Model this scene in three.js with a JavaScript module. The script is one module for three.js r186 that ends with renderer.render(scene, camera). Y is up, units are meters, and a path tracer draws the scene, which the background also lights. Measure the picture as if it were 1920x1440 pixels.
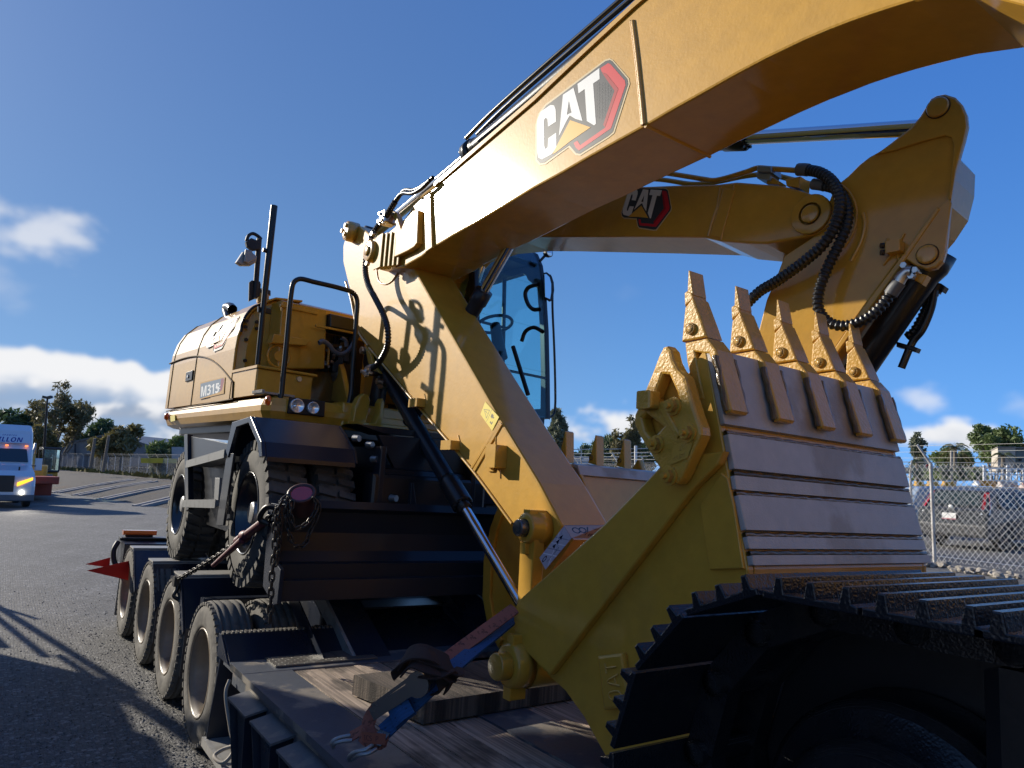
import * as THREE from 'three';
import { mergeGeometries } from 'three/addons/utils/BufferGeometryUtils.js';
import { ImprovedNoise } from 'three/addons/math/ImprovedNoise.js';

// ------------------------------------------------------------------ camera, sun, exposure
const R = Math.PI / 180;
const scene = new THREE.Scene();
const FPX = 1344, HOR = 885;
const camera = new THREE.PerspectiveCamera(2 * Math.atan(720 / FPX) / R, 4 / 3, 0.05, 3000);
camera.position.set(0, 1.95, 0);
camera.rotation.order = 'YXZ';
camera.rotation.set(Math.atan((HOR - 720) / FPX), -35 * R, 1.8 * R);
camera.updateMatrixWorld(true);
const renderer = new THREE.WebGLRenderer();
renderer.toneMapping = THREE.LinearToneMapping;
renderer.toneMappingExposure = 1.5;
renderer.shadowMap.enabled = true;
const SUN = new THREE.Vector3(-0.446, 0.394, -0.804).normalize();
const sun = new THREE.DirectionalLight(new THREE.Color().setRGB(1, 0.92, 0.78), 4.2);
sun.position.copy(SUN).multiplyScalar(80);
sun.castShadow = true;
Object.assign(sun.shadow.camera, { left: -60, right: 60, top: 60, bottom: -60, near: 1, far: 250 });
scene.add(sun);

// ------------------------------------------------------------------ noise
const PN = new ImprovedNoise();
let seed = 7;
const rnd = () => { seed = (seed + 0x6d2b79f5) | 0; let t = Math.imul(seed ^ (seed >>> 15), 1 | seed); t = (t + Math.imul(t ^ (t >>> 7), 61 | t)) ^ t; return ((t ^ (t >>> 14)) >>> 0) / 4294967296; };
const rr = (a, b) => a + (b - a) * rnd();
const fbm = (x, y, z, o = 5) => { let s = 0, a = 0.5, f = 1; for (let i = 0; i < o; i++) { s += a * PN.noise(x * f + i * 17.3, y * f - i * 9.1, z * f + i * 5.7); a *= 0.5; f *= 2.03; } return s; };
const sst = (a, b, x) => { const t = Math.min(1, Math.max(0, (x - a) / (b - a))); return t * t * (3 - 2 * t); };
const mix = (a, b, t) => a + (b - a) * t;

// ------------------------------------------------------------------ sky (air and clouds)
{
  const W = 2048, H = 1024, data = new Float32Array(W * H * 4), K = 1 / 1.5;
  const clouds = [ // az, el, half width, half height, density, flat base?
    [-34.5, 14.6, 4.2, 2.6, 0.8, 0.9], [-37, 11.5, 3, 2.5, 0.45, 1.1], [-41, 15, 5, 3, 0.7, 1],
    [9.0, 14.9, 1.7, 1.3, 0.30, 1.6], [30.2, 5.9, 2.2, 1.4, 0.75, 0.8], [32.0, 3.6, 2.5, 1.25, 1.5, 0.5], [36.5, 5.0, 2.2, 1.2, 0.55, 0.9], [29.6, 3.2, 1.6, 0.9, 0.9, 0.8],
    [5.0, 3.6, 3.0, 1.5, 1.4, 0.6], [9.6, 3.9, 3.2, 1.6, 1.4, 0.6], [14, 2.6, 5, 1.2, 1.1, 0.6], [1, 2.8, 4, 1.3, 1.1, 0.6],
    [48, 4, 7, 2, 1.2, 0.6], [70, 6, 12, 3, 1.1, 0.7], [95, 9, 10, 3, 0.9, 0.8], [120, 6, 16, 3, 1.2, 0.7], [160, 8, 18, 4, 1.0, 0.7], [-110, 12, 20, 5, 0.8, 0.8], [-150, 8, 18, 4, 1.0, 0.7],
  ];
  for (let j = 0; j < H; j++) {
    const el = ((j + 0.5) / H - 0.5) * Math.PI, y = Math.sin(el), ce = Math.cos(el), eld = el / R;
    for (let i = 0; i < W; i++) {
      const ph = ((i + 0.5) / W - 0.5) * 2 * Math.PI, dx = ce * Math.cos(ph), dz = ce * Math.sin(ph);
      let az = Math.atan2(dx, -dz) / R - 35; if (az < -180) az += 360; if (az > 180) az -= 360;
      const cs = dx * SUN.x + y * SUN.y + dz * SUN.z, sd = Math.acos(Math.min(1, Math.max(-1, cs))) / R;
      const e = Math.max(0, eld);
      const t = 1 - Math.exp(-e / 17);
      let r = mix(0.20, 0.033, t), g = mix(0.46, 0.122, t), b = mix(0.83, 0.40, t);
      const hz = Math.exp(-e / 4.5); r = mix(r, 0.40, 0.35 * hz); g = mix(g, 0.55, 0.35 * hz); b = mix(b, 0.78, 0.3 * hz);
      const gl = 0.20 * Math.exp(-sd / 26) + 0.9 * Math.exp(-sd / 7); r += gl * 0.95; g += gl * 0.95; b += gl * 0.9;
      const rt = sst(-12, 34, az) * sst(150, 80, az); r *= 1 - 0.16 * rt; g *= 1 + 0.06 * rt; b *= 1 + 0.26 * rt;
      if (eld > -4) {
        // clouds
        let cov = 0, lit = 0;
        if (e < 32) {
          const n1 = fbm(az * 0.22, e * 0.42, 3.1, 6), n2 = fbm(az * 0.55 + 9, e * 0.9, 8.2, 5);
          for (const [ca, ce2, hw, hh, den, soft] of clouds) {
            const u = (az - ca) / hw, v = (e - ce2) / hh, q = u * u + v * v;
            if (q > 5) continue;
            const d = sst(0.0, soft, (1.0 - Math.sqrt(q)) * 0.75 + (n1 + 0.5 * n2) * 1.05) * Math.min(1, den) * sst(5, 2, q);
            cov = Math.max(cov, d * (den > 1 ? 1 : den)); lit = Math.max(lit, d * (0.72 + 0.28 * sst(-1, 0.7, v + n2)));
          }
          // the long bank low on the left
          const topE = 7.3 - 0.95 * sst(-31, -24, az) + 0.5 * PN.noise(az * 0.8, 2, 1) + 0.35 * n2 + (az > -22 ? -6 * sst(-22, -2, az) : 0) + (az < -40 ? 1.5 * sst(-40, -60, az) : 0);
          if (az < 0 && az > -150) {
            const body = sst(0, 0.5, topE - e + 0.3 * n1);
            const under = sst(1.2, 3.4, topE - e), holes = sst(-0.12, 0.22, n1 + 0.45 * n2 - 0.02);
            const c1 = body * mix(1, 0.62 + 0.38 * holes, under);
            if (c1 > cov) { cov = c1; lit = c1 * mix(1.06, 0.50 + 0.4 * holes * sst(-0.05, 0.25, n2 + 0.1), under); }
          }
        }
        if (cov > 0) {
          const l = lit / Math.max(cov, 1e-3), warm = 0.93;
          const s = sst(0.4, 1.0, l), cr = mix(0.30, 0.92, s), cg = mix(0.38, 0.92, s), cb = mix(0.52, 0.93, s);
          const c = Math.min(0.97, cov);
          r = mix(r, cr, c); g = mix(g, cg, c); b = mix(b, cb, c);
        }
      }
      if (eld < 0) { const q = sst(0, -3, eld); r = mix(r, 0.16, q); g = mix(g, 0.16, q); b = mix(b, 0.17, q); }
      const k = (j * W + i) * 4; data[k] = r * K; data[k + 1] = g * K; data[k + 2] = b * K; data[k + 3] = 1;
    }
  }
  const sky = new THREE.DataTexture(data, W, H, THREE.RGBAFormat, THREE.FloatType);
  sky.mapping = THREE.EquirectangularReflectionMapping; sky.magFilter = THREE.LinearFilter; sky.needsUpdate = true;
  scene.background = sky; scene.environment = sky;
}

// ------------------------------------------------------------------ frames: where a sight line of the survey photo meets a plane of a thing
const V = (x, y, z) => new THREE.Vector3(x, y, z);
const camM = camera.matrixWorld.clone();
class Frame {
  constructor(m) { this.m = m; this.inv = m.clone().invert(); this.o = camera.position.clone().applyMatrix4(this.inv); }
  dir(px, py) { return V((px - 960) / FPX, -(py - 720) / FPX, -1).transformDirection(camM).transformDirection(this.inv); }
  on(p, axis, val) { const d = this.dir(p[0], p[1]), a = 'xyz'[axis]; return this.o.clone().addScaledVector(d, (val - this.o[a]) / d[a]); }
  x(p, v) { return this.on(p, 0, v); } y(p, v) { return this.on(p, 1, v); } z(p, v) { return this.on(p, 2, v); }
  d(p, dist) { const d = V((p[0] - 960) / FPX, -(p[1] - 720) / FPX, -1).multiplyScalar(dist); return d.applyMatrix4(camM).applyMatrix4(this.inv); }
}
const W0 = new Frame(new THREE.Matrix4());
const mT = new THREE.Matrix4().makeRotationZ(-2.2 * R).setPosition(1.24, 0, 0);
const T = new Frame(mT);                                              // the loaded trailer, leaning a little to its right
const H = new Frame(mT.clone().multiply(new THREE.Matrix4().makeRotationY(6 * R).setPosition(1.4, 0, -7.1)));  // slewing house of the wheeled machine

// ------------------------------------------------------------------ things and parts
const counts = {};
const numbered = (n) => { const c = counts[n] = (counts[n] ?? -1) + 1; return c ? `${n}_${String(c).padStart(3, '0')}` : n; };
const frameOf = new WeakMap();
function thing(name, label, category, fr = W0, base = [0, 0, 0], group) {
  const o = new THREE.Group(); o.name = numbered(name);
  const b = V(...base), m = fr.m.clone().multiply(new THREE.Matrix4().makeTranslation(b.x, b.y, b.z));
  m.decompose(o.position, o.quaternion, o.scale);
  o.userData = { label, category }; if (group) o.userData.group = group;
  frameOf.set(o, m.clone().invert()); scene.add(o); return o;
}
function boxUV(g) {
  const p = g.attributes.position, n = g.attributes.normal, uv = new Float32Array(p.count * 2);
  for (let i = 0; i < p.count; i++) {
    const ax = Math.abs(n.getX(i)), ay = Math.abs(n.getY(i)), az = Math.abs(n.getZ(i));
    if (ay > ax && ay > az) { uv[2 * i] = p.getX(i); uv[2 * i + 1] = p.getZ(i); } else if (ax > az) { uv[2 * i] = p.getZ(i); uv[2 * i + 1] = p.getY(i); } else { uv[2 * i] = p.getX(i); uv[2 * i + 1] = p.getY(i); }
  }
  g.setAttribute('uv', new THREE.BufferAttribute(uv, 2)); return g;
}
function prep(g) {
  let q = g.index ? g.toNonIndexed() : g.clone();
  if (!q.attributes.normal) q.computeVertexNormals();
  if (!g.userData?.keepUV || !q.attributes.uv) boxUV(q);
  for (const k of Object.keys(q.attributes)) if (!['position', 'normal', 'uv'].includes(k)) q.deleteAttribute(k);
  q.groups = []; q.morphAttributes = {}; return q;
}
const join = (gs) => { const l = (Array.isArray(gs) ? gs.flat(3) : [gs]).map(prep); return l.length === 1 ? l[0] : mergeGeometries(l); };
// part(parent, name, geometries, material, frame the geometries are written in)
function part(parent, name, gs, mat, fr = W0, label) {
  const g = join(gs), inv = frameOf.get(parent);
  if (!inv) throw new Error('no frame for ' + parent.name);
  g.applyMatrix4(fr.m).applyMatrix4(inv);
  const m = new THREE.Mesh(g, mat); m.name = name; m.castShadow = m.receiveShadow = true;
  if (label) m.userData.label = label;
  frameOf.set(m, inv); parent.add(m); return m;
}
function single(name, gs, mat, label, category, fr = W0, base = [0, 0, 0], group) {
  const b = V(...base), m = fr.m.clone().multiply(new THREE.Matrix4().makeTranslation(b.x, b.y, b.z));
  const g = join(gs); g.applyMatrix4(fr.m).applyMatrix4(m.clone().invert());
  const o = new THREE.Mesh(g, mat); o.name = numbered(name); m.decompose(o.position, o.quaternion, o.scale);
  o.castShadow = o.receiveShadow = true; o.userData = { label, category }; if (group) o.userData.group = group; frameOf.set(o, m.clone().invert());
  scene.add(o); return o;
}
function struct(name, gs, mat, kind = 'structure') { const m = new THREE.Mesh(join(gs), mat); m.name = name; m.userData.kind = kind; m.receiveShadow = m.castShadow = true; frameOf.set(m, new THREE.Matrix4()); scene.add(m); return m; }

// ------------------------------------------------------------------ shapes
const dedupe = (pts) => pts.filter((p, i) => { const q = pts[(i + pts.length - 1) % pts.length]; return Math.hypot(p[0] - q[0], p[1] - q[1]) > 1e-4; });
function ext(pts, depth, bev = 0.006, holes = []) {
  const s = new THREE.Shape(dedupe(pts).map((p) => new THREE.Vector2(p[0], p[1])));
  for (const h of holes) s.holes.push(new THREE.Path(h.map((p) => new THREE.Vector2(p[0], p[1]))));
  const b = Math.min(bev, depth * 0.45);
  const g = new THREE.ExtrudeGeometry(s, { depth: depth - 2 * b, bevelEnabled: b > 0, bevelThickness: b, bevelSize: b, bevelOffset: -b, bevelSegments: 2, curveSegments: 8 });
  g.translate(0, 0, b); return g;
}
// a plate of outline [z, y] standing on the plane x = X, thick towards +x
const plateM = (zy, X, th, bev, holes = []) => ext(zy.map(([z, y]) => [-z, y]), th, bev, holes.map((h) => h.map(([z, y]) => [-z, y]))).rotateY(Math.PI / 2).translate(X, 0, 0);
const plate = (fr, px, X, th, bev, holes = []) => { const f = (p) => { const v = fr.x(p, X); return [v.z, v.y]; }; return plateM(px.map(f), X, th, bev, holes.map((h) => h.map(f))); };
// a plate of outline [x, y] on the plane z = Z, thick towards +z
const plateZM = (xy, Z, th, bev, holes) => ext(xy, th, bev, holes).translate(0, 0, Z);
const plateZ = (fr, px, Z, th, bev, holes = []) => { const f = (p) => { const v = fr.z(p, Z); return [v.x, v.y]; }; return plateZM(px.map(f), Z, th, bev, holes.map((h) => h.map(f))); };
// a plate of outline [x, z] lying at y = Y, thick upwards
const plateYM = (xz, Y, th, bev) => ext(xz.map(([x, z]) => [x, -z]), th, bev).rotateX(-Math.PI / 2).translate(0, Y, 0);
const spl = (px, n = 4, closed = false) => new THREE.CatmullRomCurve3(px.map((p) => V(p[0], p[1], p[2] || 0)), closed, 'centripetal').getPoints(n * px.length).map((v) => [v.x, v.y, v.z]);
function box(x0, x1, y0, y1, z0, z1, r = 0.008) {
  const w = x1 - x0, h = y1 - y0, d = z1 - z0; r = Math.min(r, w / 3, h / 3, d / 3);
  return ext([[x0, y0], [x1, y0], [x1, y1], [x0, y1]], d, r).translate(0, 0, z0);
}
const aim = (g, a, b) => { const d = b.clone().sub(a), q = new THREE.Quaternion().setFromUnitVectors(V(0, 1, 0), d.clone().normalize()); return g.applyQuaternion(q).translate(...a.clone().add(b).multiplyScalar(0.5).toArray()); };
const rod = (a, b, r, r2 = r, seg = 20, open = false) => { const g = new THREE.CylinderGeometry(r2, r, a.distanceTo(b), seg, 1, open); return aim(g, a, b); };
const bar = (a, b, w, h, up = V(0, 1, 0)) => { // a square bar from a to b
  const L = a.distanceTo(b), g = new THREE.BoxGeometry(w, h, L), z = b.clone().sub(a).normalize(), x = new THREE.Vector3().crossVectors(up, z).normalize(), y = new THREE.Vector3().crossVectors(z, x);
  return g.applyMatrix4(new THREE.Matrix4().makeBasis(x, y, z)).translate(...a.clone().add(b).multiplyScalar(0.5).toArray());
};
// turned profile [[radius, along]...] with its axis on x
const turnX = (prof, cx, cy, cz, seg = 28) => new THREE.LatheGeometry(prof.map(([r, a]) => new THREE.Vector2(Math.max(r, 1e-4), a)), seg).rotateZ(-Math.PI / 2).translate(cx, cy, cz);
const turn = (prof, a, b, seg = 24) => { const L = a.distanceTo(b); const g = new THREE.LatheGeometry(prof.map(([r, t]) => new THREE.Vector2(Math.max(r, 1e-4), t - L / 2)), seg); return aim(g, a, b); };
const tube = (pts, r, seg = 8, n = 0, closed = false) => new THREE.TubeGeometry(new THREE.CatmullRomCurve3(pts, closed, 'centripetal'), n || pts.length * 8, r, seg, closed);
function ribbed(pts, r, pitch = 0.022, rib = 0.16, seg = 12) { // spiral guarded hose
  const c = new THREE.CatmullRomCurve3(pts, false, 'centripetal'), L = c.getLength(), n = Math.round(L / pitch) * 4, fr = c.computeFrenetFrames(n), pos = [], idx = [];
  for (let i = 0; i <= n; i++) {
    const p = c.getPointAt(i / n), k = [1 - rib, 1, 1, 1 - rib][i % 4] * r;
    for (let j = 0; j <= seg; j++) { const a = j / seg * 2 * Math.PI; pos.push(...p.clone().addScaledVector(fr.normals[i], Math.cos(a) * k).addScaledVector(fr.binormals[i], Math.sin(a) * k).toArray()); }
  }
  for (let i = 0; i < n; i++) for (let j = 0; j < seg; j++) { const a = i * (seg + 1) + j, b = a + seg + 1; idx.push(a, b, a + 1, b, b + 1, a + 1); }
  const g = new THREE.BufferGeometry(); g.setAttribute('position', new THREE.Float32BufferAttribute(pos, 3)); g.setIndex(idx); g.computeVertexNormals(); return g;
}
function hull4(quadA, quadB) { // solid between two quads (arrays of 4 Vector3)
  const g = new THREE.BufferGeometry(), f = [], q = (a, b, c, d) => f.push(a, b, c, a, c, d), A = quadA, B = quadB;
  q(A[3], A[2], A[1], A[0]); q(B[0], B[1], B[2], B[3]);
  for (let i = 0; i < 4; i++) { const j = (i + 1) % 4; q(A[i], A[j], B[j], B[i]); }
  g.setAttribute('position', new THREE.Float32BufferAttribute(f.flatMap((v) => v.toArray()), 3)); g.computeVertexNormals(); return g;
}
// hexagon bolt head, axis dir from point p
const bolt = (p, dir, r, h) => rod(p, p.clone().addScaledVector(dir, h), r, r * 0.96, 6);
const nut = (p, dir, r) => [rod(p, p.clone().addScaledVector(dir, r * 0.35), r * 1.35, r * 1.35, 18), rod(p.clone().addScaledVector(dir, r * 0.35), p.clone().addScaledVector(dir, r * 1.15), r, r, 6), rod(p.clone().addScaledVector(dir, r * 1.15), p.clone().addScaledVector(dir, r * 1.75), r * 0.5, r * 0.42, 10)];
function link(p, dir, twist, s) { // one chain link
  const c = new THREE.CatmullRomCurve3([[-1, 0.5], [-0.6, 0.72], [0.6, 0.72], [1, 0.5], [1.12, 0], [1, -0.5], [0.6, -0.72], [-0.6, -0.72], [-1, -0.5], [-1.12, 0]].map(([a, b]) => V(b * s * 0.62, a * s, 0)), true);
  const g = new THREE.TubeGeometry(c, 18, s * 0.24, 6, true); g.rotateY(twist);
  return g.applyQuaternion(new THREE.Quaternion().setFromUnitVectors(V(0, 1, 0), dir)).translate(p.x, p.y, p.z);
}
function chainLinks(pts, s) {
  const c = new THREE.CatmullRomCurve3(pts, false, 'centripetal'), L = c.getLength(), n = Math.max(2, Math.round(L / (s * 1.62))), out = [];
  for (let i = 0; i < n; i++) { const t = (i + 0.5) / n; out.push(link(c.getPointAt(t), c.getTangentAt(t), (i % 2) * Math.PI / 2 + 0.5, s)); }
  return out;
}
// ------------------------------------------------------------------ materials
const hash = (x, y, s) => { let h = Math.imul(x, 374761393) + Math.imul(y, 668265263) + Math.imul(s, 2147483647 ^ 0x5bd1e995) | 0; h = Math.imul(h ^ (h >>> 13), 1274126177); return ((h ^ (h >>> 16)) >>> 0) / 4294967296; };
function vn(u, v, p, s) { // value noise that repeats after p cells
  const x = u * p, y = v * p, xi = Math.floor(x), yi = Math.floor(y), fx = x - xi, fy = y - yi, a = fx * fx * (3 - 2 * fx), b = fy * fy * (3 - 2 * fy), w = (n) => ((n % p) + p) % p;
  return mix(mix(hash(w(xi), w(yi), s), hash(w(xi + 1), w(yi), s), a), mix(hash(w(xi), w(yi + 1), s), hash(w(xi + 1), w(yi + 1), s), a), b);
}
const tfb = (u, v, p, o, s) => { let t = 0, a = 0.5, n = 0; for (let i = 0; i < o; i++) { t += a * vn(u, v, p << i, s + i * 13); n += a; a *= 0.55; } return t / n; };
function tex(size, fn, rep = 1, srgb = true) {
  const d = new Uint8Array(size * size * 4);
  for (let j = 0; j < size; j++) for (let i = 0; i < size; i++) { const c = fn((i + 0.5) / size, (j + 0.5) / size), k = (j * size + i) * 4; d[k] = Math.max(0, Math.min(255, c[0])); d[k + 1] = Math.max(0, Math.min(255, c[1])); d[k + 2] = Math.max(0, Math.min(255, c[2])); d[k + 3] = 255; }
  const t = new THREE.DataTexture(d, size, size); t.wrapS = t.wrapT = THREE.RepeatWrapping; t.magFilter = THREE.LinearFilter; t.minFilter = THREE.LinearMipmapLinearFilter; t.generateMipmaps = true;
  if (srgb) t.colorSpace = THREE.SRGBColorSpace; t.repeat.set(1 / rep, 1 / rep); t.needsUpdate = true; return t;
}
const gray = (f) => (u, v) => { const x = 255 * f(u, v); return [x, x, x]; };
const s255 = (l) => 255 * (l <= 0.0031308 ? 12.92 * l : 1.055 * Math.pow(l, 1 / 2.4) - 0.055);
const lin = (r, g, b) => new THREE.Color().setRGB(r, g, b);
const NB = tex(256, gray((u, v) => tfb(u, v, 24, 3, 5)), 0.35, false);       // fine waviness of paint
const NR = tex(512, gray((u, v) => 0.35 + 0.5 * tfb(u, v, 6, 6, 11)), 1.3, false);   // uneven gloss
const grain = tex(256, gray((u, v) => tfb(u, v, 64, 2, 21)), 0.25, false);
const stained = (base, dirt, amt, size, p, s, rep, spk = 0) => tex(size, (u, v) => {
  const n = tfb(u, v, p, 6, s), m = sst(0.52, 0.72, n) * amt, f = 0.9 + 0.2 * tfb(u, v, p * 6, 3, s + 50), k = spk && vn(u, v, 160, s + 90) > 1 - spk ? 0.55 : 1;
  return [0, 1, 2].map((i) => s255(mix(base[i], dirt[i], m) * f * k));
}, rep);
const std = (o) => new THREE.MeshStandardMaterial(o), phys = (o) => new THREE.MeshPhysicalMaterial(o);
const paintMap = stained([0.545, 0.292, 0.030], [0.48, 0.27, 0.05], 0.35, 512, 5, 3, 1.7);
const M = {
  yellow: phys({ map: paintMap, roughness: 0.5, specularIntensity: 0.4, bumpMap: NB, bumpScale: 0.0005, clearcoat: 0.85, clearcoatRoughness: 0.12 }),
  yellowB: phys({ map: paintMap, roughness: 0.34, bumpMap: NB, bumpScale: 0.0004, clearcoat: 0.8, clearcoatRoughness: 0.1 }),
  cast: phys({ map: paintMap, roughness: 0.4, bumpMap: tex(256, gray((u, v) => tfb(u, v, 10, 4, 71)), 0.12, false), bumpScale: 0.0025, clearcoat: 0.5, clearcoatRoughness: 0.18 }),
  wear: std({ map: stained([0.42, 0.39, 0.36], [0.27, 0.205, 0.13], 0.7, 1024, 4, 33, 1.1, 0.004), roughness: 0.42, bumpMap: grain, bumpScale: 0.0008 }),  // pale grey paints the sky reflection on yellow plates, brown dirt over it
  weld: phys({ color: lin(0.20, 0.115, 0.025), roughness: 0.3, bumpMap: tex(128, gray((u, v) => tfb(u, v, 12, 3, 44)), 0.06, false), bumpScale: 0.004, clearcoat: 0.6, clearcoatRoughness: 0.12 }),
  black: std({ color: lin(0.013, 0.014, 0.017), roughness: 0.30, bumpMap: NB, bumpScale: 0.0003 }),
  satin: phys({ color: lin(0.018, 0.021, 0.028), roughness: 0.28, specularIntensity: 0.6 }),
  plastic: std({ color: lin(0.014, 0.014, 0.016), roughness: 0.55 }),
  navy: std({ map: stained([0.016, 0.021, 0.036], [0.04, 0.04, 0.042], 0.55, 512, 5, 61, 1.4), roughness: 0.5, roughnessMap: NR, bumpMap: grain, bumpScale: 0.0006 }),
  navyLight: std({ map: stained([0.085, 0.10, 0.15], [0.17, 0.15, 0.13], 0.5, 256, 6, 63, 0.8), roughness: 0.5 }),
  shoe: std({ map: stained([0.017, 0.018, 0.022], [0.04, 0.036, 0.032], 0.5, 256, 6, 65, 0.7), roughness: 0.42, roughnessMap: NR, metalness: 0.2, bumpMap: grain, bumpScale: 0.0008 }),
  rubber: std({ map: stained([0.030, 0.030, 0.031], [0.10, 0.092, 0.082], 0.5, 512, 6, 81, 0.9), roughness: 0.82, bumpMap: grain, bumpScale: 0.001 }),
  dusty: std({ map: stained([0.15, 0.14, 0.125], [0.075, 0.07, 0.065], 0.8, 512, 5, 83, 0.6), roughness: 0.9, bumpMap: grain, bumpScale: 0.001 }),
  rim: std({ map: stained([0.24, 0.20, 0.15], [0.15, 0.11, 0.075], 0.8, 512, 5, 85, 0.7), roughness: 0.6, roughnessMap: NR }),
  chrome: std({ color: lin(0.78, 0.78, 0.80), metalness: 1, roughness: 0.09 }),
  zinc: std({ color: lin(0.62, 0.62, 0.6), metalness: 1, roughness: 0.32, bumpMap: grain, bumpScale: 0.0004 }),
  steel: std({ color: lin(0.16, 0.155, 0.15), metalness: 0.7, roughness: 0.42, roughnessMap: NR }),
  bright: std({ map: stained([0.36, 0.35, 0.33], [0.20, 0.18, 0.15], 0.6, 256, 6, 91, 0.6), metalness: 0.25, roughness: 0.5 }),  // dusty steel; on mudguard tops and ramp edges its paleness paints sunlight
  hose: std({ color: lin(0.016, 0.016, 0.017), roughness: 0.34 }),
  chain: std({ color: lin(0.055, 0.05, 0.045), metalness: 0.7, roughness: 0.42 }),
  glass: phys({ color: lin(0.80, 0.94, 0.95), transmission: 1, thickness: 0, roughness: 0.02, ior: 1.5 }),
  lens: phys({ color: lin(0.9, 0.92, 0.95), roughness: 0.08, metalness: 0.6, clearcoat: 1 }),
  mirror: std({ color: lin(0.85, 0.87, 0.9), metalness: 1, roughness: 0.03 }),
  amber: phys({ color: lin(0.75, 0.20, 0.01), roughness: 0.2, transmission: 0.3, thickness: 0, clearcoat: 1 }),
  red: std({ color: lin(0.50, 0.012, 0.012), roughness: 0.6, bumpMap: grain, bumpScale: 0.0006, side: THREE.DoubleSide }),
  redLens: phys({ color: lin(0.40, 0.01, 0.008), roughness: 0.25, clearcoat: 1, clearcoatRoughness: 0.1 }),
  maroon: std({ color: lin(0.11, 0.022, 0.028), roughness: 0.5 }),
  white: phys({ color: lin(0.78, 0.79, 0.80), roughness: 0.35, clearcoat: 0.85, clearcoatRoughness: 0.12 }),
  decalGray: phys({ color: lin(0.045, 0.05, 0.06), roughness: 0.45, specularIntensity: 0.35 }),
  decalHex: phys({ color: lin(0.075, 0.085, 0.10), roughness: 0.45, specularIntensity: 0.35 }),
  decalWhite: phys({ color: lin(0.72, 0.72, 0.70), roughness: 0.45, specularIntensity: 0.35 }),
  decalEdge: phys({ color: lin(0.58, 0.46, 0.26), roughness: 0.45, specularIntensity: 0.35 }),
  decalRed: phys({ color: lin(0.55, 0.02, 0.035), roughness: 0.45, specularIntensity: 0.35 }),
  decalRedD: phys({ color: lin(0.34, 0.012, 0.022), roughness: 0.45, specularIntensity: 0.35 }),
  decalYellow: phys({ color: lin(0.68, 0.37, 0.05), roughness: 0.45, specularIntensity: 0.35 }),
  orangeStrap: std({ map: tex(128, (u, v) => { const k = 0.75 + 0.25 * Math.sin(u * 2 * Math.PI * 16) * Math.sin(v * 2 * Math.PI * 16) - 0.35 * sst(0.6, 0.8, tfb(u, v, 5, 4, 7)); return [168 * k + 26, 98 * k + 16, 78 * k + 14]; }, 0.06), roughness: 0.85, side: THREE.DoubleSide }),
  brownStrap: std({ map: tex(128, (u, v) => { const k = 0.75 + 0.25 * Math.sin(u * 2 * Math.PI * 16) * Math.sin(v * 2 * Math.PI * 16); return [74 * k, 52 * k, 44 * k]; }, 0.06), roughness: 0.9, side: THREE.DoubleSide }),
  blueStrap: std({ map: tex(128, (u, v) => { const k = 0.7 + 0.3 * Math.sin(v * 2 * Math.PI * 12) - 0.4 * sst(0.62, 0.8, tfb(u, v, 5, 4, 8)); return [30 * k + 10, 84 * k + 16, 140 * k + 20]; }, 0.05), roughness: 0.8, side: THREE.DoubleSide }),
};
// worn deck planks: grain along z
const woodTex = (dark, s) => { const t = tex(512, (u, v) => {
  const g = 0.55 * vn(u, v * 0.06 + 0.3, 64, s) + 0.45 * tfb(u, v * 0.12, 32, 4, s + 3), d = sst(0.5, 0.75, tfb(u, v, 4, 5, s + 9)), cr = vn(u, v * 0.05, 40, s + 20) > 0.93 ? 0.45 : 1;
  const k = (0.55 + 0.75 * g) * cr * (1 - 0.45 * d) * dark; return [158 * k, 141 * k, 124 * k];
}, 1); t.repeat.set(1 / 0.6, 1 / 1.6); return t; };
M.plank = std({ map: woodTex(1.05, 3), roughness: 0.85, bumpMap: grain, bumpScale: 0.002 });
M.plankB = std({ map: woodTex(0.85, 13), roughness: 0.85, bumpMap: grain, bumpScale: 0.002 });
M.timber = std({ map: woodTex(0.62, 23), roughness: 0.9, bumpMap: grain, bumpScale: 0.003 });
M.deckSteel = std({ map: stained([0.075, 0.085, 0.105], [0.26, 0.23, 0.19], 0.9, 512, 6, 121, 0.9, 0.01), roughness: 0.5, bumpMap: grain, bumpScale: 0.001 });
const diam = (u, v) => { const x = u * 8, y = v * 8, c = (Math.floor(x) + Math.floor(y)) & 1, fx = (x % 1) - 0.5, fy = (y % 1) - 0.5, [a, b] = c ? [fx, fy] : [fy, fx]; return Math.max(0, 1 - (a * a * 5.5 + b * b * 45)); };
M.tread = std({ map: stained([0.14, 0.13, 0.115], [0.06, 0.055, 0.05], 0.6, 256, 6, 131, 0.6), roughness: 0.5, metalness: 0.3, bumpMap: tex(256, gray((u, v) => diam(u, v)), 0.24, false), bumpScale: 0.004 });
M.treadDark = std({ color: lin(0.03, 0.032, 0.04), roughness: 0.35, metalness: 0.5, bumpMap: M.tread.bumpMap, bumpScale: 0.004 });

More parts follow.
